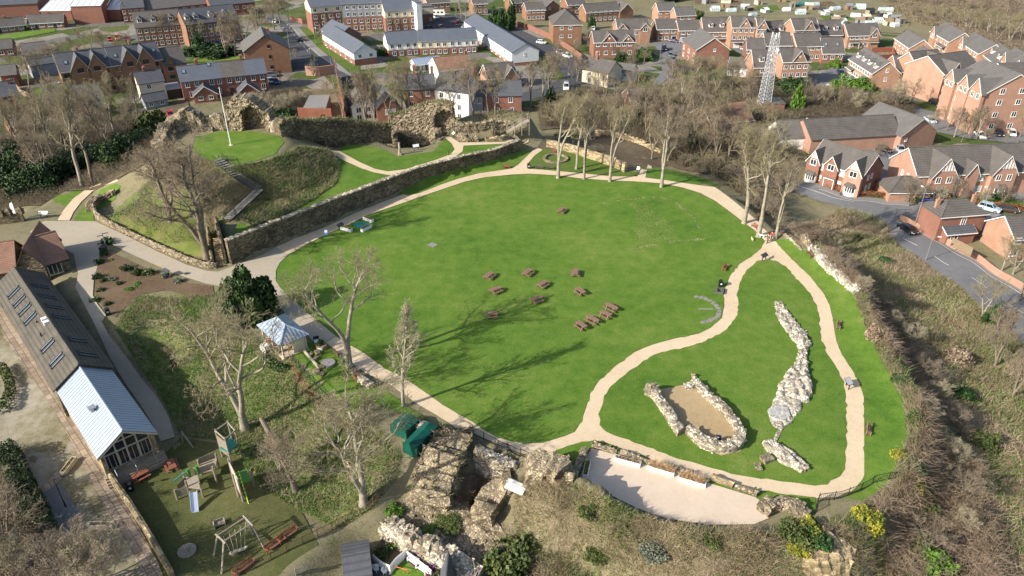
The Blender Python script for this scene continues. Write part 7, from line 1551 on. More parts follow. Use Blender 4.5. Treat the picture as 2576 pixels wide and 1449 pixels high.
for m,u,v,du,dv,l in[('bench_red',1273,424,20,0,'reddish bench by the path below the retaining wall'),('bench_grey',1357,425,20,0,'faded bench beside the upper bin, left one of two'),('bench_grey',1383,426,20,0,'faded bench beside the upper bin, right one of two'),('bench_red',1392,386,10,8,'pink bench inside the stone ring lawn against the golden wall'),('bench_red',1824,678,12,-16,'bright red bench at the lawn edge right of the upper bend'),('brown_plastic',2109,823,3,-16,'pinkish brown bench on the outer side of the loop path, upper one'),('brown_plastic',2185,1087,2,-18,'pinkish brown bench on the outer side of the loop path, lower one'),('bench_brown',2036,645,12,14,'dark brown bench against the crumbling edge wall'),('bench_red',1899,576,12,8,'red brown bench behind the seventh lawn tree'),('bench_brown',1905,550,8,10,'dark bench half hidden by the branches above the path'),('bench_grey',1424,1170,-10,22,'black bench beside the left wall of the gravel terrace'),('bench_red',741,876,22,-8,'red brown bench in front of the pavilion'),('bench_red',681,868,12,12,'red bench inside the pavilion'),('bench_brown',847,893,-16,-11,'dark weathered bench beside the forked tree'),('bench_grey',1264,1133,20,8,'black bench end showing through the black railing')]:
 put_bench(m,u,v,du,dv,l)
for u,v,l in[(694,1376,'long red bench in the playground, left one of the joined pair'),(725,1352,'long red bench in the playground, right one of the joined pair'),(615,1434,'long red bench at the bottom of the playground')]:put_bench('bench_red',u,v,20,-15,l,2.3)
# grey table bench by the bins
t=thing('double_bench','dark double bench beside the black bin at the lawn edge','bench',G(1808,735),heading(1808,735,1811,720));b=B()
for x in(-.5,.45):b.box(-.8,.8,x-.2,x+.2,.42,.48)
b.obj('seat','bench_grey',t);b=B()
for x in(-.6,.6):b.box(x-.05,x+.05,-.7,.65,0,.415)
b.obj('leg','bench_grey',t)
# bins
def bin_(u,v,l,c=[0]):
 t=thing('litter_bin',l,'bin',G(u,v),.2*c[0],'black litter bins');c[0]+=1;b=B();b.prism([(-.3,-.3),(.3,-.3),(.3,.3),(-.3,.3)],0,.95);b.obj('body','black_bin',t)
 b=B();b.prism([(-.34,-.34),(.34,-.34),(.34,.34),(-.34,.34)],.952,1.02);b.prism([(-.2,-.34),(.2,-.34),(.2,.34),(-.2,.34)],1.022,1.16);b.obj('lid','black_bin',t);b=B();b.box(-.14,.14,-.312,-.302,.5,.75);b.obj('label_plate','white_board',t)
bin_(1812,721,'black litter bin above the dark double bench');bin_(1330,424,'black litter bin beside the two faded benches');bin_(331,1234,'black litter bin in the playground by the yard wall');bin_(273,792,'black bin beside the herb bed and the lane')
# information boards on two legs
def board(u,v,du,dv,l,w=1.5,face='white_board',h=.95,legs='black_metal',flat=.5):
 t=thing('info_board',l,'information board',G(u,v),heading(u,v,u+du,v+dv));b=B()
 for x in(-w*.3,w*.3):b.box(x-.05,x+.05,-.05,.05,-.2,h)
 b.obj('leg',legs,t);c,s=math.cos(flat)*.35,math.sin(flat)*.35;b=B();b.slab([(-w/2,-c,h-s+.1),(w/2,-c,h-s+.1),(w/2,c,h+s+.1),(-w/2,c,h+s+.1)],.05);p=b.obj('panel',legs,t)
 b=B();k=.92;b.slab([(-w/2*k,-c*k,h-s*k+.115),(w/2*k,-c*k,h-s*k+.115),(w/2*k,c*k,h+s*k+.115),(-w/2*k,c*k,h+s*k+.115)],.012);b.obj('printed_face',face,p)
board(858,578,14,-9,'dark lectern board beside the white planters and the path',face='dark_metal');board(1921,655,14,-7,'dark lectern board where the loop path divides',face='dark_metal');board(2131,975,9,16,'dark lectern board on the inner edge of the loop path',face='grey_metal');board(421,695,16,8,'dark lectern board at the lane edge above the herb bed',face='dark_metal')
board(1047,378,14,-2,'white information board beside the sunken undercroft',face='white_board',flat=.9);board(1141,346,10,6,'white tilted square board at the top of the arch steps',w=.9,flat=.7);board(112,548,18,0,'large white notice board beside the curving grass path',w=1.9,flat=.8);board(1605,438,8,2,'framed notice board at the end of the golden wall',w=.8,flat=1.2,h=1.2)
# A boards
def aboard(u,v,l,c,parts=(),rz=0.0,h=1.15,w=.62):
 t=thing('pavement_sign',l,'sign',G(u,v),rz)
 for sg in(-1,1):
  b=B();b.slab([(-w/2,sg*.30,0),(w/2,sg*.30,0),(w/2,sg*.03,h),(-w/2,sg*.03,h)][::-sg],.03);p=b.obj('face',c,t)
  for(z0,z1,m,x0,x1)in parts:
   b=B();f=lambda z:sg*(.30-.27*z/h+.012)
   q=[(x0*w,f(z0),z0),(x1*w,f(z0),z0),(x1*w,f(z1),z1),(x0*w,f(z1),z1)];b.slab(q[::-sg],-.012 if False else.01);b.obj('printed_panel',m,p)
aboard(821,592,'blue and white pavement sign beside the path under the retaining wall','sign_blue',[(.62,1.08,'white_board',-.42,.42),(.25,.5,'car_ice',-.4,.4)],.3)
aboard(1805,1113,'black chalkboard pavement sign inside the apse of the chapel ruin','sign_navy',[(.15,1.05,'car_navy',-.42,.42),(.82,.92,'white_board',-.3,.3),(.62,.68,'car_ice',-.3,.3),(.48,.54,'car_ice',-.3,.3),(.3,.4,'white_board',-.3,.3)],-.2)
aboard(798,868,'black, white and lime pavement sign beside the brick planter','sign_navy',[(.55,1.05,'white_board',-.42,.42),(.12,.35,'sign_lime',-.4,.4),(.38,.52,'grey_metal',-.4,.4)],.35,1.5,.8)
aboard(439,921,'small black triangular sign standing alone on the wild garden slope','black_metal',[],.6,1.2,.7)
# planters
def planter(u,v,du,dv,l,L=2.4,w=.6,h=.65,mat='white_paint',fill='leaf_yellow',n=260,fh=.35,group='white planters',grass=False):
 t=thing('planter',l,'planter',G(u,v),heading(u,v,u+du,v+dv),group);b=B();k=.08
 b.box(-L/2,L/2,-w/2,-w/2+k,-.05,h).box(-L/2,L/2,w/2-k,w/2,-.05,h).box(-L/2,-L/2+k,-w/2+k,w/2-k,-.05,h).box(L/2-k,L/2,-w/2+k,w/2-k,-.05,h);b.obj('box',mat,t)
 b=B();b.box(-L/2+k,L/2-k,-w/2+k,w/2-k,.02,h-.08);b.obj('soil','bare_soil',t)
 if n:
  x=(np.floor(rng.uniform(0,3,n))-1)*L*.3+rng.normal(0,.16,n)if grass else rng.uniform(-L/2+.12,L/2-.12,n)
  p=np.column_stack([x,rng.uniform(-w*.32,w*.32,n),np.full(n,h-.1)]);blades('planting',p,fh,.07,fill,t,.55)
 return t
planter(872,580,30,9,'white planter with yellow flowers beside the dark lectern board');planter(922,578,26,-14,'white planter with the brightest yellow flowers, nearest the lawn');planter(927,556,24,10,'white planter with yellow flowers, nearest the path at the top')
planter(1578,1166,40,11,'long white planter on the gravel terrace, leftmost with dry brown plants',3.0,fill='dead_grass',n=300);planter(1662,1188,40,12,'long white planter with three straw coloured grass clumps, middle one on the gravel',3.0,fill='hay_tuft',n=900,fh=.75,grass=True);planter(1740,1216,40,12,'long white planter with three straw coloured grass clumps, right one on the gravel',3.0,fill='hay_tuft',n=900,fh=.75,grass=True)
planter(1475,1186,-14,36,'narrow white planter with yellow flowers at the left wall of the gravel terrace',2.4)
planter(175,1178,20,-26,'wooden trough with a yellow flower clump in the cobbled yard',2.6,mat='pale_timber',n=60,group='wooden planters');planter(258,1327,40,-1,'wooden trough with bare soil at the lower end of the yard',2.6,mat='pale_timber',n=0,group='wooden planters')
t=thing('hexagonal_planter','hexagonal brick planter with a clipped shrub and a white notice','planter',G(809,876));b=B();hx=[(.8*math.cos(k*math.pi/3),.8*math.sin(k*math.pi/3))for k in range(6)];b.prism(hx,-.1,.6);b.obj('box','orange_brick',t)
V,F=leaf_cloud(500,.5,.5,.9,.14,5);o=mesh_obj('shrub',V,F,'leaf_ivy',t);o.location=(0,0,.6);b=B();b.box(-.3,.3,-.76,-.72,.1,.55);b.obj('notice','white_board',t)
# stones and millstones on the flower lawn
t=thing('millstone','round grey millstone lying on the flower lawn near the forked tree','millstone',G(826,917));b=B();b.bar((0,0,-.05),(0,0,.35),.95,20);b.bar((0,0,.35),(0,0,.40),.16,8);b.obj('stone','pavement_slabs',t)
for u,v,s,l in[(800,890,.5,'boulder at the upper end of the stone group on the flower lawn'),(808,927,.45,'squared stone leaning by the millstone'),(793,905,.4,'small stone left of the millstone'),(797,938,.5,'pale rounded stone at the lower end of the stone group'),(812,943,.35,'small grey stone below the millstone'),(780,895,.4,'pale flat stone beside the log'),(893,938,.6,'dark squared stone next to the red stump')]:
 b=B();b.box(-s,s,-s*.7,s*.7,-.1,s*.9);v_=rough(b.v,.18,1.1,u);o=mesh_obj('boulder',v_,b.f,'rubble_stone');o.location=G(u,v);o.rotation_euler=(0,0,u);tag(o,l,'stone','stones on the flower lawn')
b=B();b.bar((-2.6,0,.2),(2.6,0,.2),.22,8);o=b.obj('log','bark_grey',None,G(786,908));o.rotation_euler=(0,0,heading(772,893,800,925));tag(o,'long straight log on the flower lawn beside the stones','log')
b=B();b.bar((0,0,-.1),(0,0,.75),.45,16);b.bar((0,0,.75),(0,0,.78),.4,16);tag(b.obj('tree_stump','bench_red',None,G(899,953)),'reddish round stump beside the pale stone coffin','stump')
t=thing('stone_coffin','pale stone chest with a ridged lid beside the path','stone chest',G(921,967),heading(908,955,934,972));b=B();b.prism([(-1.2,-.5),(1.2,-.5),(1.2,.5),(-1.2,.5)],-.05,.55);b.obj('chest','pale_stone',t);b=B();b.add([(-1.3,-.6,.552),(1.3,-.6,.552),(1.3,.6,.552),(-1.3,.6,.552),(-1.3,-.3,.85),(1.3,-.3,.85),(1.3,.3,.85),(-1.3,.3,.85)],[(3,2,1,0),(4,5,6,7),(0,1,5,4),(1,2,6,5),(2,3,7,6),(3,0,4,7)]);b.obj('lid','pale_stone',t)
b=B();b.bar((0,0,0),(0,0,.55),.30,14,.36);b.bar((0,0,.55),(0,0,1.1),.36,14,.30);t=thing('barrel','dark wooden barrel at the corner of the pavilion','barrel',G(703,888));b.obj('staves','bench_brown',t);b=B()
for z in(.12,.4,.7,.98):b.bar((0,0,z-.03),(0,0,z+.03),.375 if.2<z<.9 else.34,14)
b.obj('hoop','dark_metal',t)
b=B();b.box(-.5,.5,-.4,.4,0,.9);b.box(-.54,.54,-.44,.44,.902,1.0);b.box(-.4,.4,-.42,-.402,.15,.8);o=b.obj('utility_box','white_paint',None,G(668,882));o.rotation_euler=(0,0,-.6);tag(o,'white utility box beside the pavilion','box')
t=thing('stone_column','single broken pale column standing beside the undercroft','column',G(1006,389));b=B();b.bar((0,0,.3),(0,0,2.5),.27,12,.22);b.bar((0,0,2.5),(0,0,2.75),.26,12,.24);v_=rough(b.v,.05,2);mesh_obj('shaft',v_,b.f,'pale_stone',t);b=B();b.box(-.45,.45,-.45,.45,-.2,.3);b.obj('base','pale_stone',t)
t=thing('small_light','little green topped post light in the terrace lawn','light',G(1129,392));b=B();b.bar((0,0,0),(0,0,1.0),.07,6);b.obj('post','black_metal',t);b=B();b.bar((0,0,1.0),(0,0,1.25),.13,8);b.obj('head','leaf_olive',t)
sheet('picture_panel',[(888,566),(902,558),(931,563),(914,573),(896,574)],'teal_paint',lift=.1,step=1);
o=sheet('stone_slab',[(1074,617),(1087,611),(1102,616),(1090,624)],'pavement_slabs',lift=.1,step=1);
b=B();b.box(-1.3,1.3,-1.1,1.1,-.05,.06);del o['kind'];tag(o,'flat pale blue grey slab set in the lawn','slab')
o=bpy.data.objects['picture_panel'];del o['kind'];tag(o,'teal and grey picture panel on the grass between three planters','panel')
arc=[(1752,747),(1764,749),(1775,752),(1786,757),(1795,763),(1802,769),(1807,776),(1809,784),(1808,790),(1805,797),(1798,802),(1788,806),(1778,809),(1769,811)]
for i,(u,v)in enumerate(arc):
 b=B();b.bar((0,0,-.05),(0,0,.10),.34+.05*(i%3),9);o=b.obj('stepping_stone','pavement_slabs',None,G(u,v));o.scale=(1.2,.85,1);o.rotation_euler=(0,0,i);tag(o,f'grey stepping stone in the curved line by the path, {ORD[i+1]} from the top','stone','curved line of stepping stones')
b=B();b.box(-1.1,1.1,-.15,.15,-.05,.09);tag(b.obj('stone_kerb','pavement_slabs',None,G(1775,778)),'single straight grey stone inside the curved line of stepping stones','stone')
b=B()
for k in range(4):b.box(-1.1,1.1,-.62+k*.34,-.40+k*.34,0,.08)
b.box(-1,1,-.6,.75,-.12,-.003);o=b.obj('slatted_lid','white_paint',None,tuple(G(1297,1251)+np.array([0,0,1.6])));o.rotation_euler=(.15,.1,-.45);tag(o,'white slatted lid lying on the ruined tower','slatted lid')
# finger post and bollards by the lane
t=thing('finger_post','grey finger post at the lane corner','signpost',G(267,620),.5);b=B();b.bar((0,0,0),(0,0,2.6),.07,8);b.obj('post','grey_metal',t)
for k,z in enumerate((2.4,2.1)):b=B();b.box(-.9 if k else 0,0 if k else.9,-.03,.03,z,z+.16);b.obj('finger','grey_timber',t)
t=thing('pay_machine','dark squat machine at the foot of the finger post','machine',G(262,635));b=B();b.prism([(-.5,-.4),(.5,-.4),(.5,.4),(-.5,.4)],0,1.1);b.obj('cabinet','black_metal',t);b=B();b.box(-.3,.3,-.43,-.402,.5,.9);b.obj('panel','dark_metal',t)
t=thing('banner','pale feather banner beside the battlemented wall','banner',G(46,552));b=B();b.bar((0,0,0),(0,0,3.6),.04,6);b.obj('pole','grey_metal',t);b=B();b.slab([(-.02,0,1.0),(-.02,0,3.5),(-.5,.02,3.3),(-.75,.02,2.6),(-.55,.02,1.3)],.02);b.v=[(p[0],p[1]+.0,p[2])for p in b.v];b.obj('flag','white_board',t)
for i,(u,v,m,l)in enumerate([(20,552,'white_board','white notice panel on the dark fence left of the banner'),(2,549,'sign_lime','lime green notice panel at the left edge')]):b=B();b.box(-.8,.8,-.03,.03,.5,1.2);b.box(-.7,-.6,0.03,.1,-.2,1.2);b.box(.6,.7,.03,.1,-.2,1.2);tag(b.obj('notice_panel',m,None,G(u,v)),l,'notice')
# street lamps
def lamp(u,v,vt,l,mat='grey_metal',arm=1.0,rz=0.0,name='street_lamp'):
 g=G(u,v);h=top_z(g[0],g[1],vt)-g[2];t=thing(name,l,'street lamp',g,rz);b=B();b.bar((0,0,-.2),(0,0,h*.25),.10,8,.08);b.bar((0,0,h*.25),(0,0,h),.065,8,.05);b.bar((0,0,h),(arm,0,h+.12),.045,6);b.obj('pole',mat,t);b=B();b.box(arm-.1,arm+.5,-.13,.13,h+.04,h+.18);b.obj('lantern','white_board' if mat!='black_metal' else 'black_metal',t)
for i,a in enumerate([(2328,655,597,'grey street lamp on the near kerb of the right hand road',),(2299,574,476,'tall grey street lamp beside the brick garden wall at the fork'),(2463,553,470,'white street lamp behind the red brick villa'),(2291,415,374,'white lamp in the residents car park'),(2152,487,455,'lamp post with a flag at the timbered house hedge'),(833,168,122,'street lamp beside the ruined brick building'),(731,138,70,'tall street lamp by the main road'),(794,112,70,'yellowish post on the grass verge by the main road'),(1427,222,190,'lamp on the traffic island behind the lawn trees'),(2037,320,300,'small lamp on the barn wall'),(165,232,205,'thin lamp behind the gardens'),(404,178,140,'lamp in front of the gabled brick block'),(330,195,158,'lamp at the middle of the gabled brick block'),(85,85,47,'street lamp beside the bungalow lawn'),(785,172,122,'short lamp by the traffic island'),(1660,150,113,'street lamp in the estate court'),(1480,55,30,'distant lamp by the parked silver car')]):lamp(*a,rz=i*1.7)
lamp(166,1276,1204,'black lamp post standing on the paved square of the yard','black_metal',.8,.3,'yard_lamp');lamp(70,1345,1278,'slim leaning post beside the yard hedge','grey_metal',.6,2.0,'yard_lamp')if False else None
t=thing('traffic_island','traffic island with yellow bollards in the main road','traffic island',P(787,155,float(G(787,155)[2])));b=B();b.box(-1.2,1.2,-3,3,-.1,.14);b.obj('kerb','pavement_slabs',t)
for y in(-2.2,2.2):b=B();b.box(-.25,.25,y-.2,y+.2,.142,1.1);b.obj('bollard','sign_yellow',t)
for i,(u,v)in enumerate([(2078,468),(2101,474),(2114,492)]):b=B();b.bar((0,0,-.1),(0,0,.9),.12,8);b.bar((0,0,.9),(0,0,1.0),.12,8,.05);tag(b.obj('bollard','black_metal',None,G(u,v)),f'black bollard on the pavement by the timbered house, {ORD[i+1]} from the left','bollard','pavement bollards')
# ---- playground
def wp(u,v,h=0.0):return G(u,v)+np.array([0,0,h])
o0=G(560,1180);t=thing('climbing_frame','timber climbing frame with towers, a slatted bridge and a green and teal platform','climbing frame',o0)
def L_(u,v,h):return G(u,v)-o0+np.array([0,0,h])
def post(b,u,v,h,r=.11):p=L_(u,v,0);b.bar(p-[0,0,.3],p+[0,0,h],r,7)
def deck(name,pts,h,mat,th=.12):
 b=B();b.slab([tuple(L_(u,v,h))for u,v in pts],th);return b.obj(name,mat,t)
for i,(u,v,h)in enumerate([(447,1258,1.6),(478,1248,2.4),(512,1252,2.4),(500,1215,2.4),(470,1222,2.0),(546,1215,2.6),(552,1178,2.4),(508,1195,2.4),(560,1150,4.4),(584,1172,4.4),(608,1150,4.4),(590,1128,4.4),(612,1262,3.5),(600,1250,3.5),(590,1215,3.8),(640,1225,2.4)]):
 b=B();post(b,u,v,h);b.obj('post','grey_timber',t)
deck('platform',[(482,1250),(514,1254),(504,1218),(474,1224)],1.5,'grey_timber');deck('bridge',[(504,1216),(546,1206),(554,1172),(508,1192)],1.5,'grey_timber');deck('platform',[(562,1162),(586,1174),(606,1152),(588,1134)],2.2,'teal_paint');deck('platform',[(606,1240),(640,1228),(622,1200),(592,1216)],1.3,'green_paint')
def panel(name,a,b_,h0,h1,mat,n=9):
 p,q=L_(*a,0),L_(*b_,0);b=B();d=(q-p)
 for k in range(n):
  m=p+d*(k+.5)/n;w=d/np.linalg.norm(d)*np.linalg.norm(d)/n*.4;b.slab([tuple(m-w+[0,0,h1]),tuple(m+w+[0,0,h1]),tuple(m+w+[.05,.05,h1]),tuple(m-w+[.05,.05,h1])],h1-h0)
 return b.obj(name,mat,t)
panel('balustrade',(508,1214),(548,1200),1.4,2.3,'grey_timber');panel('balustrade',(506,1192),(552,1172),1.4,2.3,'grey_timber');panel('balustrade',(449,1258),(478,1249),.5,1.6,'grey_timber',6);panel('ramp_wall',(452,1244),(474,1222),.6,1.5,'grey_timber',7);panel('climbing_wall',(590,1216),(613,1262),.2,3.3,'pale_timber',12);panel('tower_wall',(560,1152),(584,1172),1.2,3.6,'grey_timber',8)
b=B();b.bar(L_(448,1242,2.0),L_(482,1222,2.3),.10,6);b.obj('handrail','teal_paint',t);b=B();b.bar(L_(484,1222,1.6),L_(484,1222,2.6),.22,6);b.bar(L_(506,1214,1.6),L_(506,1214,2.6),.22,6);b.obj('corner_pad','green_paint',t);b=B();b.bar(L_(626,1268,0),L_(612,1230,2.8),.07,6);b.obj('pole','sign_lime',t)
b=B()
for a,c in(((560,1150),(584,1172)),((584,1172),(608,1150)),((608,1150),(590,1128)),((590,1128),(560,1150))):b.bar(L_(*a,4.2),L_(*c,4.2),.1,6)
b.obj('top_beam','grey_timber',t)
t=thing('slide','shiny steel slide running down from the climbing frame','slide',G(492,1290));a=P(487,1238,-1.6)-np.array(t.location);d0=np.array([0,0,.12]);d=d0-a;s=np.array([d[1],-d[0],0]);s/=np.linalg.norm(s);b=B();b.slab([tuple(a-s*.35),tuple(a+s*.35),tuple(d0+s*.35),tuple(d0-s*.35)],.05);b.obj('chute','steel_slide',t)
for sg in(-1,1):b=B();o=s*.35*sg;q=[tuple(a+o+[0,0,.25]),tuple(d0+o+[0,0,.25]),tuple(d0+o*1.15+[0,0,.25]),tuple(a+o*1.15+[0,0,.25])];b.slab(q if sg<0 else q[::-1],.3);b.obj('side_rail','steel_slide',t)
t=thing('swing','log frame swing with a long hanging snake like seat','swing',G(590,1400));o0=np.array(t.location)
f1,f2,f3,f4=L_(536,1400,0),L_(556,1448,0),L_(668,1382,0),L_(640,1345,0);a1,a2=P(547,1347,-.4)-o0,P(617,1302,-.4)-o0;a1b,a2b=P(563,1362,-.4)-o0,P(632,1318,-.4)-o0
for p,q in((f1,a1),(f2,a1b),(f3,a2b),(f4,a2)):b=B();b.bar(p-[0,0,.3],q,.12,7,.10);b.obj('leg','grey_timber',t)
b=B();b.bar(a1,a2,.09,7);b.bar(a1b,a2b,.09,7);b.bar(a1-(a1b-a1)*.3,a1b+(a1b-a1)*.3,.12,7);b.bar(a2-(a2b-a2)*.3,a2b+(a2b-a2)*.3,.12,7);b.obj('beam','grey_timber',t)
s0,s1=L_(580,1404,.55),L_(622,1385,.55);b=B();pr_=None
for k in range(13):
 p=s0+(s1-s0)*k/12+np.array([.12*math.sin(k*1.3),.12*math.cos(k*1.1),.08*math.sin(k*1.7)])
 if pr_ is not None:b.bar(pr_,p,.17,7)
 pr_=p
b.obj('seat','pale_timber',t);b=B()
for k in range(5):f=.1+.8*k/4;b.bar(s0+(s1-s0)*f,a1b*(1-f)*.5+a1*(1-f)*.5+(a2b+a2)*.5*f,.02,4)
b.obj('rope','pale_timber',t)
t=thing('roundabout','round timber topped roundabout worn into the playground grass','roundabout',G(471,1388),.6);b=B();b.bar((0,0,.05),(0,0,.22),.95,18);b.obj('platform','grey_timber',t);b=B();b.bar((0,0,.22),(0,0,.8),.06);b.bar((-.6,0,.55),(.6,0,.55),.04);b.bar((0,-.6,.55),(0,.6,.55),.04);b.box(-.15,.15,-.7,.1,.222,.3);b.obj('handle','grey_timber',t)
t=thing('seesaw_seat','little cream sided wooden seat in the middle of the playground','seat',G(553,1322),.5);b=B();b.box(-.5,.5,-.3,.3,.3,.38);b.box(-.5,.5,.24,.3,.38,.75);b.obj('seat','grey_timber',t)
for x in(-.55,.55):b=B();b.box(x-.05,x+.05,-.35,.35,0,.6);b.obj('side','pale_timber',t)
t=thing('timber_trestle','timber trestle leaning near the glazed hall','trestle',G(470,1115));b=B();b.bar((-.5,0,0),(-.3,.2,1.7),.09);b.bar((1.1,-.8,0),(-.3,.2,1.6),.09);b.obj('frame','grey_timber',t)
t=thing('pollarded_trunk','leaning pollarded trunk with a pale sawn end','tree',G(745,1236));tp=P(657,1052,4.4)-np.array(t.location);b=B();pts=[np.zeros(3)-[0,0,.4],np.array([-.1,.0,1.4]),tp*.55+[.15,0,.5],tp]
for k in range(3):b.bar(pts[k],pts[k+1],(.40,.36,.31)[k],10,(.36,.31,.26)[k])
o=b.obj('trunk','bark_brown',t);b=B();dv_=(pts[3]-pts[2]);dv_/=np.linalg.norm(dv_);b.bar(tp,tp+dv_*.03,.25,12);b.obj('sawn_end','cut_wood',o)
# ---- bowling lawn garden at the bottom edge
def flatw(pts,z=None,name='garden_wall',label='',h=.9,mat='white_render',th=.18):return ruin(name,label,'wall',[(u,v,h)for u,v in pts],th,mat,jag=0,amp=.0,step=.8,below=.3)
sheet('artificial_turf',[(985,1449),(995,1424),(1022,1405),(1045,1420),(1080,1449),(1085,1475),(960,1475)],'mown_lawn',lift=.06,step=1);sheet('patio',[(915,1449),(938,1418),(985,1440),(975,1475),(890,1475)],'asphalt',lift=.05,step=1);sheet('flower_bed',[(940,1410),(950,1370),(975,1345),(1010,1372),(1060,1400),(1130,1449),(1120,1475),(1090,1470),(1045,1415),(1022,1400),(995,1415)],'bare_soil',lift=.05,step=1)
flatw([(938,1412),(958,1430),(985,1442)],label='low white garden wall beside the dark patio');flatw([(983,1446),(998,1425),(1022,1404)],label='white garden wall at the left side of the bowling lawn',h=1.1);flatw([(1024,1404),(1050,1424),(1085,1452)],label='white scalloped wall along the far side of the bowling lawn')
for i,(u,v,l)in enumerate([(1040,1418,'white garden bench by the near corner of the bowling lawn'),(1062,1437,'white garden bench half way along the bowling lawn'),(925,1432,'white garden bench on the dark patio')]):
 o=put_bench('white_paint',u,v,14,11,l,1.3)
for i,(u,v,l)in enumerate([(948,1437,'white round garden chair on the dark patio, left one'),(968,1443,'white round garden chair on the dark patio, middle one'),(975,1432,'white round garden chair on the dark patio, nearest the white wall')]):
 t=thing('garden_chair',l,'chair',G(u,v),i,'white garden chairs');b=B();b.bar((0,0,.4),(0,0,.45),.26,12);b.obj('seat','white_paint',t);b=B()
 for k in range(4):b.bar((.2*math.cos(k*1.57),.2*math.sin(k*1.57),0),(.2*math.cos(k*1.57),.2*math.sin(k*1.57),.4),.03)
 b.obj('leg','white_paint',t);b=B();b.box(-.24,.24,.2,.25,.45,.85);b.obj('backrest','white_paint',t)
b=B();b.bar((-.8,0,.03),(-.8,0,.7),.04);b.bar((.8,0,.03),(.8,0,.7),.04);b.bar((-.8,0,.7),(.8,0,.7),.04);o=b.obj('croquet_hoop','car_orange',None,G(1008,1440));o.rotation_euler=(0,0,-.3);tag(o,'orange frame standing on the bowling lawn','frame')
for i,(u,v,m,r_)in enumerate([(1035,1395,'leaf_purple',1.0),(1060,1410,'leaf_purple',1.2),(1085,1430,'leaf_purple',1.2),(1045,1403,'leaf_grey',.8),(975,1385,'leaf_olive',1.0),(1000,1372,'leaf_bright',.8),(960,1398,'leaf_olive',.9),(985,1362,'leaf_grey',.9),(1105,1448,'leaf_olive',1.0)]):
 shrub('garden_shrub',f'{dict(leaf_purple="purple", leaf_grey="silver grey", leaf_olive="olive green", leaf_bright="bright green")[m]} shrub in the bed below the stone revetment, {["nearest the white wall corner","left of the middle","towards the bottom edge","between two purple ones","by the white garden wall","at the top of the bed","closest to the dark patio","highest up the bed","at the bottom edge"][i]}','shrub',(u,v),r_,r_*.9,m,420,.25,i,group='shrubs by the bowling lawn',stem=False)
H('garden_shed','dark roofed shed at the bottom edge left of the dark patio','shed',(870,1452),(930,1440),2.2,.8,4,'timber_dark','slate_roof',fascia=False);H('garden_shed','tiny pointed timber roof at the bottom edge under the stone wall','shed',(1112,1466),(1136,1466),2.0,1.2,2.5,'fence_timber','slate_roof',kind='front',fascia=False)
# ---- hedges
def hedge(name,label,pts,w,h,mat,seed=0,dens=70):
 c=resample(np.array([(*G(u,v)[:2],0)for u,v in pts]),.25);rd=np.random.default_rng(seed);n=int(len(c)*.25*dens*(w+h));i=rd.integers(0,len(c),n);a=rd.uniform(0,math.pi,n);r_=rd.uniform(.75,1.05,n)
 tg=np.gradient(c[:,:2],axis=0);tg/=np.linalg.norm(tg,axis=1)[:,None];nn=np.column_stack([-tg[:,1],tg[:,0]])
 xy=c[i,:2]+nn[i]*(np.cos(a)*r_*w/2)[:,None]+tg[i]*rd.normal(0,.15,(n,1));z=hz(xy[:,0],xy[:,1])+np.minimum(np.sin(a)*1.3,1)*h*r_+rd.normal(0,.06,n);p=np.column_stack([xy,z])
 u_=rd.normal(0,1,(n,3));u_/=np.linalg.norm(u_,axis=1)[:,None];v_=np.cross(u_,rd.normal(0,1,(n,3)));v_/=np.linalg.norm(v_,axis=1)[:,None];s=.13*rd.uniform(.6,1.4,(n,1));V=np.stack([p-u_*s,p+v_*s*.7,p+u_*s,p-v_*s*.7],1).reshape(-1,3)
 return tag(mesh_obj(name,V,np.arange(4*n).reshape(n,4),mat),label,'hedge')
hedge('hedge','russet beech hedge in front of the smaller timbered house',[(2045,455),(2080,470),(2120,485),(2160,495),(2240,502)],1.2,1.3,'leaf_russet',1);hedge('hedge','clipped green hedge between the two russet hedges',[(2246,504),(2290,507),(2345,511)],1.4,1.2,'leaf_bright',2);hedge('hedge','long russet hedge in front of the large timbered house',[(2348,511),(2420,518),(2500,524),(2590,532)],1.6,1.3,'leaf_russet',3);hedge('hedge','mossy yellow green hedge in the lower left yard',[(8,930),(25,960),(30,990),(12,1040)],1.2,1.2,'leaf_olive',4);hedge('hedge','dark ivy hedge along the left side of the yard',[(20,1150),(50,1220),(85,1290),(110,1350)],3,2.4,'leaf_dark',5);hedge('hedge','low hedge along the lane side of the pavilion',[(660,905),(690,925),(720,935)],1.0,.8,'leaf_ivy',6)
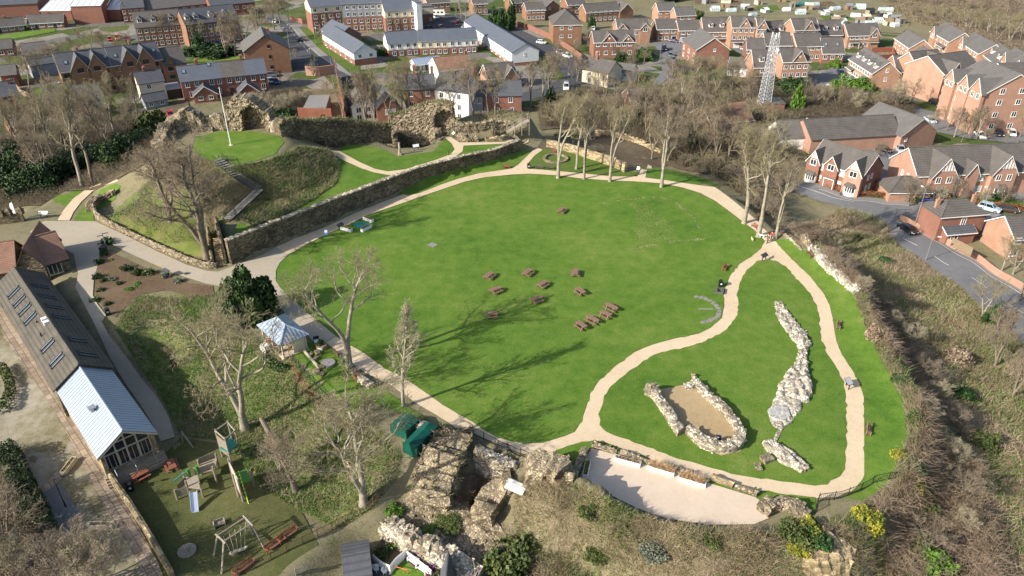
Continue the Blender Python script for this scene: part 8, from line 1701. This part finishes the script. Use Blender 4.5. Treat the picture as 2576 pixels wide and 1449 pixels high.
# ---- vehicles
def loft(b,secs,m=0):
 """secs: (x, z0, z1, half width bottom, half width top) -> closed hull with bevelled shoulders"""
 ring=[]
 for x,z0,z1,wb,wt in secs:
  zm=z0+(z1-z0)*.62;ring.append([(x,-wb*.94,z0),(x,-wb,z0+(z1-z0)*.2),(x,-wb,zm),(x,-wt,z1),(x,wt,z1),(x,wb,zm),(x,wb,z0+(z1-z0)*.2),(x,wb*.94,z0)])
 n=8;V=[p for r in ring for p in r];F=[]
 for i in range(len(ring)-1):
  for k in range(n):F.append((i*n+k,(i+1)*n+k,(i+1)*n+(k+1)%n,i*n+(k+1)%n)[::-1])
 F.append(tuple(range(n)));F.append(tuple(range((len(ring)-1)*n+n-1,(len(ring)-1)*n-1,-1)))
 return b.add(V,[f[::-1]for f in F],m)
CARS={}
def car_parts(kind):
 if kind in CARS:return CARS[kind]
 L,W,bz,rz_,cab=dict(hatch=(4.0,1.74,.86,1.46,(-1.85,-1.35,.35,1.05)),saloon=(4.5,1.78,.86,1.43,(-1.7,-1.0,.45,1.2)),suv=(4.5,1.86,1.0,1.66,(-2.15,-1.75,.4,1.05)),van=(4.9,1.95,1.15,2.0,(-2.4,-2.3,.9,1.5)))[kind]
 h=W/2;out={}
 b=B();loft(b,[(-L/2,.34,bz-.12,h*.86,h*.78),(-L/2+.12,.24,bz+.02,h*.97,h*.88),(-L*.25,.2,bz+.05,h,h*.92),(L*.1,.2,bz+.02,h,h*.92),(L/2-.5,.22,bz-.06,h*.97,h*.84),(L/2-.1,.26,bz-.2,h*.88,h*.74),(L/2,.36,bz-.3,h*.78,h*.68)])
 out['body']=b
 a,c,d,e=cab;b=B();lo,hi=h*.88,h*.70;z0=bz-.0
 V=[(a,-lo,z0),(e,-lo,z0),(e,lo,z0),(a,lo,z0),(c,-hi,rz_-.03),(d,-hi,rz_-.03),(d,hi,rz_-.03),(c,hi,rz_-.03)]
 b.add(V,[(4,5,6,7),(0,1,5,4),(1,2,6,5),(2,3,7,6),(3,0,4,7)]);out['windows']=b
 b=B();b.box(c-.06,d+.06,-hi-.03,hi+.03,rz_-.045,rz_+.02)
 for(p,q)in((V[0],V[4]),(V[1],V[5]),(V[2],V[6]),(V[3],V[7])):b.bar(p,q,.05,4)
 m=(a+e)/2-.1
 for sy in(-1,1):b.bar((m,sy*(lo+.0),z0),(m,sy*(hi+.02),rz_-.03),.05,4)
 out['roof']=b
 b=B();b.bar((0,-.11,0),(0,.11,0),.33,14);out['wheel']=b
 b=B();b.bar((0,-.125,0),(0,.125,0),.20,10);out['hub']=b
 b=B();b.box(-.06,.07,-.2,.2,-.08,.08);out['light']=b
 md={}
 for k,mats in(('body','car_white'),('windows','car_glass'),('roof','car_white'),('wheel','rubber'),('hub','hub_metal')):
  o=out[k].obj(k,mats,None,None,k=='wheel');md[k]=o.data;bpy.data.objects.remove(o)
 for k,mm in(('headlight','lamp_white'),('tail_light','lamp_red')):o=out['light'].obj(k,mm);md[k]=o.data;bpy.data.objects.remove(o)
 CARS[kind]=(md,L,W,bz);return CARS[kind]
def car(kind,col,u,v,du,dv,label,group='parked cars',name='parked_car'):
 md,L,W,bz=car_parts(kind);t=thing(name,label,'van' if kind=='van' else 'car',G(u,v)+np.array([0,0,.06]),heading(u,v,u+du,v+dv),group)
 for k in('body','windows','roof'):
  o=link(bpy.data.objects.new(k,md[k]),t)
  if k!='windows':o.material_slots[0].link='OBJECT';o.material_slots[0].material=MATS[col]
 for sx in(-1,1):
  for sy in(-1,1):
   w=link(bpy.data.objects.new('wheel',md['wheel']),t);w.location=(sx*L*.31,sy*(W/2-.09),.33);link(bpy.data.objects.new('hub',md['hub']),w)
   k='headlight' if sx>0 else 'tail_light';o=link(bpy.data.objects.new(k,md[k]),t);o.location=(sx*(L/2-.1),sy*(W/2-.36),bz-.26 if sx>0 else bz-.16)
 return t
for c in[('saloon','car_black',2282,583,24,14,'large black car driving down the right hand road'),('suv','car_white',2278,424,-20,-1,'big white car in the residents car park, the larger of the pale pair'),('hatch','car_silver',2292,444,-18,-2,'silver blue car in the residents car park just below the big white car'),('hatch','car_black',2223,382,14,4,'black car parked against the long barn'),('suv','car_silver',2263,382,8,12,'silver car parked against the long barn, right of the black one'),('saloon','car_navy',2324,462,14,16,'dark blue car squeezed behind the low garage block'),('hatch','car_blue',2337,518,16,2,'bright blue car on the road behind the red brick villa'),('suv','car_ice',2487,530,18,5,'pale blue car on the road right of the red brick villa'),('saloon','car_brown',2532,532,22,3,'dark brown car at the far end of the road by the right edge'),('saloon','car_silver',2138,203,18,2,'silver car beside the bright green bushes, upper one'),('saloon','car_white',2096,221,16,4,'white car beside the bright green bushes, lower one'),('hatch','car_navy',2114,187,10,8,'dark car in front of the turned brick terrace'),('hatch','car_blue',2332,217,14,8,'blue car in front of the one dormer house'),('hatch','car_red',2372,218,8,10,'red car beside the brick garden wall near the apartments'),('suv','car_black',2354,264,16,6,'dark car by the trees below the apartments'),('saloon','car_white',2537,309,18,3,'white car below the apartment gable at the right edge'),('saloon','car_white',2464,345,16,12,'white car in the big car park, the left one behind the tree'),('hatch','car_white',2544,340,10,14,'white car in the big car park, the right one'),('hatch','car_black',2512,341,10,10,'black car between two white ones in the big car park'),('saloon','car_ice',2339,307,14,8,'pale blue car behind the end of the long barn'),('hatch','car_yellow',1843,113,3,-10,'yellow car in front of the white garage doors'),('hatch','car_white',1865,112,5,-10,'white car in front of the white garage doors, left one'),('hatch','car_white',1887,113,5,-10,'white car in front of the white garage doors, right one'),('hatch','car_silver',1875,128,18,4,'silver white car below the yellow car in the estate court'),('saloon','car_navy',1695,107,16,2,'dark blue car in front of the brown brick semis'),('van','car_black',1670,127,2,12,'black van at the side of the estate court'),('hatch','car_grey',1686,142,6,12,'grey car at the mouth of the estate court, upper one'),('hatch','car_grey',1693,153,8,12,'grey car at the mouth of the estate court, lower one'),('saloon','car_silver',1494,46,16,-2,'silver car under the bare tree by the hipped house'),('saloon','car_blue',1495,54,16,1,'dark blue car just below the silver one by the hipped house'),('hatch','car_white',1492,75,2,-10,'white car nose on beside the hipped brick house'),('hatch','car_white',1362,110,14,2,'white car on the curving street beside the brick wall, uppermost'),('hatch','car_silver',1410,136,16,6,'silver car on the curving street, upper one of a close pair'),('suv','car_white',1428,145,16,6,'white car on the curving street, lower one of a close pair'),('van','car_white',1424,224,1,10,'white van on the street behind the lawn trees'),('hatch','car_red',430,293,6,12,'bright red car parked in the drive behind the keep'),('hatch','car_red',277,102,2,10,'red car beside the orange one behind the gabled block'),('van','car_orange',297,100,2,10,'orange van behind the gabled block'),('hatch','car_maroon',318,102,3,10,'dark red car half hidden beside the orange van'),('hatch','car_blue',548,113,8,10,'blue car in the shade in front of the brown flats'),('suv','car_black',757,103,12,-14,'dark car driving up the main road'),('saloon','car_white',691,57,6,-14,'white car at the top of the main road behind branches'),('suv','car_grey',685,193,14,-1,'grey car behind the end of the slate terrace'),('hatch','car_ice',682,208,12,10,'pale blue car behind the end of the slate terrace, lower left'),('hatch','car_blue',695,210,12,10,'blue car behind the end of the slate terrace, lower right'),('hatch','car_white',1097,46,12,5,'white car beside the caravan'),('saloon','car_maroon',1153,59,16,-3,'maroon car in the upper bay of the car park at the top'),('hatch','car_silver',1173,72,16,-1,'silver car in the car park at the top, nearest the blue roofed block'),('hatch','car_maroon',1110,72,12,6,'maroon car in the car park at the top beside the low wall'),('hatch','car_black',1082,74,12,-2,'black car in the shade behind the white terrace'),('saloon','car_navy',2212,252,14,3,'dark car half hidden in the scrub behind the barn')]:
 car(*c,name='moving_car' if 'driving' in c[6]else 'parked_car')
t=thing('caravan','white touring caravan in the car park at the top','caravan',G(1103,40),heading(1103,40,1120,40));b=B();b.add([(-2.9,-1.1,.5),(2.9,-1.1,.5),(3.2,-1.1,1.2),(2.7,-1.1,2.6),(-2.7,-1.1,2.6),(-3.1,-1.1,1.2),(-2.9,1.1,.5),(2.9,1.1,.5),(3.2,1.1,1.2),(2.7,1.1,2.6),(-2.7,1.1,2.6),(-3.1,1.1,1.2)],[(0,1,2,3,4,5),(11,10,9,8,7,6),(0,6,7,1),(1,7,8,2),(2,8,9,3),(3,9,10,4),(4,10,11,5),(5,11,6,0)]);b.obj('body','car_white',t)
for x in(-1.9,0,1.7):b=B();b.box(x-.5,x+.5,-1.12,-1.102,1.4,2.1);b.obj('window','car_glass',t)
for sy in(-1,1):b=B();b.bar((0,sy*1.0-.1,.33),(0,sy*1.0+.1,.33),.33,12);b.obj('wheel','rubber',t)
# road markings
def marks(name,pts,w,dash=None,mat='road_paint'):
 c=resample(np.array([(*G(u,v)[:2],0)for u,v in pts]),.5)[:,:2];t_=np.gradient(c,axis=0);t_/=np.linalg.norm(t_,axis=1)[:,None];nn=np.column_stack([-t_[:,1],t_[:,0]])*w/2;V=[];F=[]
 for i in range(len(c)-1):
  if dash and(i*.5)%(dash*2.4)>dash:continue
  k=len(V)
  for p in(c[i]-nn[i],c[i]+nn[i],c[i+1]+nn[i+1],c[i+1]-nn[i+1]):V.append((p[0],p[1],float(hz(p[0],p[1]))+.26))
  F.append((k+3,k+2,k+1,k))
 structure(mesh_obj(name,V,F,mat))
marks('centre_line',[(1985,462),(2090,498),(2149,510)],.14);marks('centre_line',[(2270,602),(2340,640),(2450,705),(2590,800)],.14,3.5);marks('kerb_line',[(2255,560),(2310,582),(2352,609),(2442,660),(2532,720),(2595,765)],.12);marks('kerb_line',[(2060,478),(2149,507),(2257,517),(2400,541),(2580,560)],.12)
marks('centre_line',[(722,62),(745,95),(770,125),(800,165)],.16,3);marks('kerb_line',[(738,72),(765,105),(803,140),(840,166)],.14)
for k in range(5):marks('bay_line',[(2195+k*28,374),(2208+k*30,396)],.1)
# ---- people and dogs
def skin_body(name,nodes,edges,mat,parent,sub=1):
 """one continuous figure: joints with radii joined by the skin modifier"""
 me=bpy.data.meshes.new(name);me.from_pydata([n[:3]for n in nodes],edges,[]);o=link(bpy.data.objects.new(name,me),parent);m=o.modifiers.new('skin','SKIN');o.modifiers.new('sub','SUBSURF').levels=sub;o.modifiers['sub'].render_levels=sub
 for i,n in enumerate(nodes):me.skin_vertices[0].data[i].radius=(n[3],n[3]if len(n)<5 else n[4]);me.skin_vertices[0].data[i].use_root=(i==0)
 me.materials.append(MATS[mat]);return o
plain('skin',(0.55,0.33,0.23),0.6,.08);plain('hair_dark',(.03,.02,.015),.6,.2);plain('coat_red',(.50,.02,.035),.8,.15);plain('coat_green',(.06,.085,.055),.8,.2);plain('denim',(.03,.055,.13),.85,.2);plain('trousers_dark',(.045,.05,.06),.85,.2);plain('fur_white',(.75,.73,.69),.9,.08);plain('fur_tan',(.60,.50,.34),.9,.15);plain('boots',(.03,.025,.02),.7,.2)
def person(u,v,rz,label,coat,legs,hair,stride=.18):
 t=thing('person',label,'person',G(u,v)+np.array([0,0,.05]),rz)
 s=stride;N=[(0,0,.95,.13,.16),(0,0,1.18,.12,.17),(0,0,1.40,.11,.19),(.01,0,1.52,.055),(.02,0,1.60,.085),(.02,0,1.70,.095),(0,.10,.90,.095),(s*.5,.10,.50,.07),(s,.10,.10,.05),(s+.14,.10,.04,.045),(0,-.10,.90,.095),(-s*.3,-.10,.50,.07),(-s,-.10,.12,.05),(-s+.12,-.10,.05,.045),(0,.22,1.40,.06),(-.05,.27,1.14,.048),(.06,.26,.92,.036),(.10,.26,.84,.04),(0,-.22,1.40,.06),(.02,-.27,1.14,.048),(.12,-.26,.94,.036),(.15,-.26,.86,.04)]
 E=[(0,1),(1,2),(2,3),(3,4),(4,5),(0,6),(6,7),(7,8),(8,9),(0,10),(10,11),(11,12),(12,13),(2,14),(14,15),(15,16),(16,17),(2,18),(18,19),(19,20),(20,21)]
 skin_body('body',N,E,'skin',t)
 N2=[(0,0,.90,.17,.20),(0,0,1.15,.155,.195),(0,0,1.41,.13,.215),(0,0,1.49,.08),(0,.225,1.40,.085),(-.05,.275,1.14,.07),(.05,.265,.95,.055),(0,-.225,1.40,.085),(.02,-.275,1.14,.07),(.11,-.265,.96,.055)];skin_body('jacket',N2,[(0,1),(1,2),(2,3),(2,4),(4,5),(5,6),(2,7),(7,8),(8,9)],coat,t)
 N3=[(0,0,.96,.15,.18),(0,.10,.86,.115),(s*.5,.10,.50,.088),(s*.95,.10,.13,.07),(0,-.10,.86,.115),(-s*.3,-.10,.50,.088),(-s*.95,-.10,.15,.07)];skin_body('trousers',N3,[(0,1),(1,2),(2,3),(0,4),(4,5),(5,6)],legs,t)
 for sy,x in((1,s),(-1,-s)):b=B();b.prism([(x-.08,sy*.10-.05),(x+.2,sy*.10-.04),(x+.22,sy*.10),(x+.2,sy*.10+.04),(x-.08,sy*.10+.05)],-.02,.11);b.obj('shoe','boots',t)
 skin_body('hair',[(-.02,0,1.66,.095),(-.01,0,1.74,.10),(-.06,0,1.58,.07)],[(0,1),(0,2)],hair,t);return t
person(1930,612,R(200),'person in a grey green jacket and dark trousers walking at the path fork','coat_green','trousers_dark','hair_dark');person(1939,605,R(195),'person in a red jacket and blue jeans walking at the path fork','coat_red','denim','hair_dark')
def dog(u,v,rz,label,fur,head,k=1.0):
 t=thing('dog',label,'dog',G(u,v),rz);t.scale=(k,)*3;N=[(-.25,0,.50,.11),(.0,0,.50,.12),(.25,0,.50,.14),(.42,0,.66,.075),(.52,0,.76,.085),(.68,0,.72,.045),(-.42,0,.56,.03),(-.55,0,.66,.02)];E=[(0,1),(1,2),(2,3),(3,4),(4,5),(0,6),(6,7)]
 for sy in(-1,1):
  i=len(N);N+=[(.27,sy*.09,.38,.06),(.25,sy*.09,.2,.04),(.27,sy*.09,.03,.035)];E+=[(2,i),(i,i+1),(i+1,i+2)];i=len(N);N+=[(-.26,sy*.09,.38,.075),(-.20,sy*.09,.26,.05),(-.33,sy*.09,.17,.035),(-.29,sy*.09,.03,.033)];E+=[(0,i),(i,i+1),(i+1,i+2),(i+2,i+3)]
 skin_body('body',N,E,fur,t)
 for sy in(-1,1):b=B();b.add([(.46,sy*.05,.82),(.52,sy*.08,.82),(.46,sy*.1,.70),(.44,sy*.07,.82)],[(0,1,2),(0,2,3),(1,3,2),(0,3,1)]);b.obj('ear',head,t)
 skin_body('head_patch',[(.52,0,.77,.092),(.58,0,.75,.07)],[(0,1)],head,t);return t
dog(1916,599,R(170),'large white dog with a dark head at the foot of the seventh lawn tree','fur_white','hair_dark',1.15);dog(1892,606,R(100),'small pale tan dog on the lawn near the path fork','fur_tan','fur_tan',.8)
# ---- allotments
rd=random.Random(5)
AL=[(1775,12),(1812,20),(1838,8),(1862,24),(1880,30),(1905,14),(1925,34),(1955,6),(1972,30),(1988,20),(2005,38),(2022,25),(2040,18),(2058,34),(2075,40),(2095,28),(2110,50),(2128,26),(2140,44),(2152,24),(2170,54),(2185,40),(2200,60),(2212,44),(2225,66),(2240,56),(2250,70),(2262,62),(2180,64),(2150,60),(2120,62),(2090,60),(1790,30),(1830,32),(1890,44),(2215,30),(2232,46)]
AC=['grey_metal','teal_paint','fence_timber','bench_red','pale_timber','grey_timber','dark_metal','white_sheet_roof','grey_timber','green_sheet','fence_timber','grey_metal']
AN={'grey_timber':'weathered grey','dark_metal':'dark grey','green_paint':'green','teal_paint':'teal','white_sheet_roof':'white','fence_timber':'brown','bench_red':'red brown','pale_timber':'pale timber','car_blue':'blue','grey_metal':'grey','white_paint':'white framed','green_sheet':'dark green'}
ac={}
for i,(u,v)in enumerate(sorted(AL)):
 m=AC[(i*5)%len(AC)];kind=i%4;ac[(m,kind)]=ac.get((m,kind),0)+1;w,d,h=rd.uniform(2.2,4.5),rd.uniform(2,3.2),rd.uniform(1.8,2.5);g=G(u,v);q=f'{ORD[i+1] if i < 20 else ORD[37-i]} from the {"left" if i < 20 else "right"} of all'
 if kind in(0,2):
  t=thing('allotment_shed',f'{AN[m]} allotment shed at the top, {q}','shed',g,rd.uniform(-.4,.6),'sheds and greenhouses on the allotments');b=B();b.box(0,w,0,d,-.3,h);b.obj('wall',m,t);b=B();roof_gable(b,w,0,d,h,.7,.15,.1,.08);b.obj('roof',AC[(i*7+2)%len(AC)],t);b=B();b.box(w*.3,w*.3+.8,-.04,-.002,0,1.8);b.obj('door','timber_dark',t)
 elif kind==1:
  t=thing('greenhouse',f'glass allotment greenhouse at the top, {q}','greenhouse',g,rd.uniform(-.4,.6),'sheds and greenhouses on the allotments');b=B();b.box(0,w,0,d,0,1.5);b.obj('glass_wall','pale_glass',t);b=B();roof_gable(b,w,0,d,1.5,.9,.05,.05,.05);b.obj('glass_roof','pale_glass',t);b=B()
  for k in range(5):
   x=w*k/4;b.bar((x,-.05,0),(x,-.05,1.55),.05,4);b.bar((x,-.08,1.55),(x,d/2,2.55),.05,4)
  b.obj('frame','white_paint',t)
 else:
  t=thing('polytunnel',f'{"teal" if m == "teal_paint" else "white" if m == "white_sheet_roof" else "pale"} hooped allotment tunnel at the top, {q}','polytunnel',g,rd.uniform(-.4,.6),'sheds and greenhouses on the allotments');b=B();n=8;w*=1.4
  V=[(x,d/2-d/2*math.cos(math.pi*k/n),1.9*math.sin(math.pi*k/n))for x in(0,w)for k in range(n+1)];b.add(V,[(k,k+1,n+2+k,n+1+k)for k in range(n)]+[tuple(range(n,-1,-1)),tuple(range(n+1,2*n+2))]);b.obj('cover','pale_glass' if m not in('teal_paint','white_sheet_roof')else m,t)
for i,(pts,m)in enumerate([([(1745,2),(1800,0),(1810,8),(1750,12)],'bare_soil'),([(1810,2),(1860,2),(1872,12),(1820,14)],'bare_soil'),([(1900,18),(1950,14),(1965,26),(1910,30)],'town_green'),([(2040,8),(2090,4),(2110,16),(2050,20)],'bare_soil'),([(2060,42),(2120,36),(2150,50),(2080,56)],'town_green')]):sheet('allotment_plot',pts,m)
for i,(pts,m,l)in enumerate([([(1668,38),(1755,38),(1755,43),(1668,43)],'car_blue','long bright blue netting across an allotment plot'),([(1700,22),(1745,24),(1745,28),(1700,27)],'teal_paint','long teal netting across an allotment plot'),([(1985,12),(2035,8),(2040,14),(1990,18)],'teal_paint','green netting cage on an allotment plot')]):
 c=GG(pts);b=B();z=float(hz(c[:,0],c[:,1]).mean());b.prism([tuple(p)for p in c][::-1],z+.3,z+1.1);tag(b.obj('netting',m),l,'netting')
 # ---- uncountable growth: grass, bramble, undergrowth
def scatter(pts,n,seed,world_=False):
 poly=np.array(pts,float)if world_ else GG(pts);rd=np.random.default_rng(seed);lo,hi=poly.min(0),poly.max(0);X=rd.uniform(lo[0],hi[0],n*3);Y=rd.uniform(lo[1],hi[1],n*3);k=inside(poly,X,Y);X,Y=X[k][:n],Y[k][:n]
 return np.column_stack([X,Y,hz(X,Y)])
def clumpy(p,scale,thr,seed):
 q=np.array([mnoise.noise(Vector((a*scale+seed,b*scale-seed,seed*.7)))for a,b in p[:,:2]]);return p[q>thr]
def growth(name,p,h,w,mat,lean=.5,z=.08):
 o=blades(name,p+np.array([0,0,z]),h,w,mat,None,lean);o['kind']='stuff';return o
def tangle(name,p,h,r,mat,seed,arcs=1):
 """thin arching stems, each a bent three sided tube"""
 rd=np.random.default_rng(seed);n=len(p);S=[]
 a=rd.uniform(0,2*math.pi,n);l=rd.uniform(.3,1.0,n)*h;hh=rd.uniform(.5,1.2,n)*h
 d=np.column_stack([np.cos(a)*l,np.sin(a)*l,np.zeros(n)]);p0=p;p1=p+d*.35+np.column_stack([np.zeros((n,2)),hh*.8]);p2=p+d+np.column_stack([np.zeros((n,2)),hh*rd.uniform(.6,1.1,n)])
 S=np.concatenate([np.column_stack([p0,p1,np.full(n,r),np.full(n,r*.8)]),np.column_stack([p1,p2,np.full(n,r*.8),np.full(n,r*.35)])]);V,F=tubes(S,3);o=mesh_obj(name,V,F,mat);o['kind']='stuff';return o
BANKP=[(1300,1215),(1395,1195),(1446,1226),(1520,1252),(1600,1294),(1670,1318),(1780,1336),(1900,1340),(2060,1325),(2165,1272),(2230,1330),(2260,1560),(1150,1560),(1240,1420),(1300,1370),(1290,1300)]
q=scatter(BANKP,26000,1);growth('bank_grass',clumpy(q,.35,-.25,3),.55,.07,'rough_blade',.8);growth('bank_green',clumpy(scatter(BANKP,14000,50),.16,.08,33),.5,.09,'green_blade',.8);growth('dead_grass',clumpy(scatter(BANKP,16000,2),.25,.0,8),.7,.06,'dead_grass',.8);tangle('brambles',clumpy(scatter(BANKP,9000,3),.3,.05,12),.9,.018,'bramble',3)
EDGE=[(1990,590),(2050,630),(2160,735),(2195,830),(2245,910),(2295,1000),(2315,1090),(2275,1215),(2200,1280),(2250,1560),(2520,1560),(2480,1250),(2400,1050),(2330,900),(2230,780),(2120,650),(2040,575)]
tangle('bramble_thicket',clumpy(scatter(EDGE,30000,4),.22,-.2,2),2.0,.022,'bramble',5);growth('thicket_grass',clumpy(scatter(EDGE,22000,5),.3,-.1,6),.9,.07,'dead_grass',.6);growth('thicket_leaves',clumpy(scatter(EDGE,16000,6),.2,.08,9),.9,.14,'green_blade',.8)
RIM=[(2150,750),(2178,830),(2220,912),(2272,1000),(2286,1090),(2248,1205),(2275,1215),(2312,1090),(2295,1000),(2243,910),(2192,828),(2168,745)]
tangle('rim_scrub',scatter(RIM,5000,7),1.0,.02,'twig_olive',7);growth('rim_leaves',scatter(RIM,6000,8),.7,.12,'rough_blade',.8)
LOWERS=[(2040,565),(2120,525),(2190,540),(2240,575),(2260,625),(2330,672),(2420,735),(2490,795),(2590,890),(2590,1560),(2500,1560),(2480,1250),(2400,1050),(2330,900),(2230,780),(2120,650)]
growth('slope_grass',scatter(LOWERS,26000,9),.7,.08,'dead_grass',.9);growth('slope_green',clumpy(scatter(LOWERS,26000,10),.12,-.1,4),.55,.10,'green_blade',.8);tangle('slope_brambles',clumpy(scatter(LOWERS,9000,11),.15,.1,14),1.0,.02,'bramble',8)
GARD=[(440,752),(540,742),(560,800),(640,850),(735,905),(830,1010),(960,1090),(1010,1150),(1000,1200),(940,1280),(850,1330),(760,1290),(660,1230),(560,1110),(455,1095),(400,990),(330,890),(290,830),(310,790),(350,745)]
growth('garden_grass',scatter(GARD,40000,12),.35,.08,'green_blade',.8);growth('garden_straw',clumpy(scatter(GARD,22000,13),.2,-.05,5),.4,.06,'dead_grass',1.0);tangle('garden_brambles',clumpy(scatter(GARD,6000,14),.14,.18,21),.8,.018,'bramble',9)
MOTP=[(600,418),(660,408),(712,392),(740,372),(830,380),(855,425),(845,462),(790,503),(715,543),(640,572),(600,550),(655,485),(600,455),(560,430)]
growth('mound_grass',scatter(MOTP,16000,15),.55,.09,'rough_blade',.8);growth('mound_straw',clumpy(scatter(MOTP,12000,16),.3,-.1,7),.55,.08,'dead_grass',.9);growth('mound_green',scatter(MOTP,14000,24),.45,.09,'green_blade',.8)
MOTL=[(535,418),(580,455),(630,482),(560,545),(530,590),(500,500),(430,440),(400,420),(440,380),(490,390)]
tangle('mound_thicket',scatter(MOTL,5000,17),.9,.02,'twig_brown',10);growth('mound_litter',scatter(MOTL,8000,18),.4,.09,'dead_grass',.9)
GB=[(1142,312),(1200,308),(1290,304),(1330,300),(1331,283),(1280,275),(1190,284),(1146,296)]
growth('bank_top_grass',scatter(GB,9000,19),.5,.09,'rough_blade',.7);growth('bank_top_straw',scatter(GB,5000,25),.55,.08,'dead_grass',.7)
WL=[(0,350),(150,330),(330,300),(430,310),(430,380),(300,445),(170,480),(60,520),(-60,540),(-60,360)];tangle('wood_undergrowth',scatter(WL,14000,20),2.2,.03,'twig_dark',11)
WC=[(1350,262),(1480,232),(1640,258),(1800,225),(1900,205),(2000,262),(2010,340),(1960,560),(1880,500),(1780,432),(1700,418),(1640,372),(1560,338),(1460,325),(1370,320)];tangle('copse_undergrowth',scatter(WC,24000,21),2.2,.035,'twig_dark',12);tangle('copse_saplings',clumpy(scatter(WC,9000,27),.1,0,31),3.6,.04,'twig_olive',15)
WR=[(1990,235),(2120,235),(2290,265),(2290,300),(2200,320),(2010,310)];tangle('barn_scrub',scatter(WR,12000,22),2.6,.04,'twig_dark',13)
WW=[(2200,-20),(2250,25),(2300,55),(2350,72),(2400,88),(2470,112),(2600,150),(2700,20),(2600,-60),(2300,-60)];tangle('hillside_scrub',scatter(WW,30000,23),4.0,.07,'twig_brown',14);tangle('hillside_grass',scatter(WW,12000,28),2.5,.07,'twig_pale',16)
WK=[(560,262),(660,245),(760,232),(760,262),(745,300),(720,306),(600,292)];tangle('waste_scrub',scatter(WK,9000,26),2.2,.035,'twig_dark',17)
BL=[(-20,1150),(30,1140),(90,1300),(120,1460),(-20,1475)];tangle('corner_thicket',scatter(BL,9000,29),2.0,.025,'twig_brown',18);tangle('tower_weeds',scatter([(1195,1200),(1250,1215),(1225,1265),(1160,1270),(1140,1230)],1500,30),1.2,.02,'bramble',19)
growth('lawn_grass',scatter(GG(INNER),9000,31,True),.10,.05,'green_blade',.8,.05)
wr=[(1508,513,1560,505),(1560,505,1660,496),(1660,496,1700,512),(1700,512,1740,545),(1740,545,1760,575),(1592,628,1650,616),(1650,616,1720,606),(1720,606,1782,603)];q=[]
for a,b_,c,d in wr:
 t_=rng.uniform(0,1,130);w_=np.array([G(a,b_)[:2]+(G(c,d)[:2]-G(a,b_)[:2])*k for k in t_])+rng.normal(0,.22,(130,2));q.append(w_)
q=np.concatenate(q);q=np.column_stack([q,hz(q[:,0],q[:,1])]);growth('worn_grass_line',clumpy(q,.6,-.15,2),.10,.12,'dead_grass',1.5,.06)
growth('worn_grass',clumpy(scatter([(1580,515),(1690,508),(1765,590),(1720,603),(1610,612),(1590,570)],3500,40),.12,-.15,5),.08,.06,'dead_grass',1.2,.055)
MS=[(262,560),(380,450),(430,385),(548,413),(600,452),(652,484),(575,558),(542,655),(400,610)];growth('mound_side_grass',clumpy(scatter(MS,16000,60),.25,-.1,41),.4,.08,'green_blade',.8);growth('mound_side_straw',clumpy(scatter(MS,12000,61),.25,0,47),.45,.07,'dead_grass',.9)
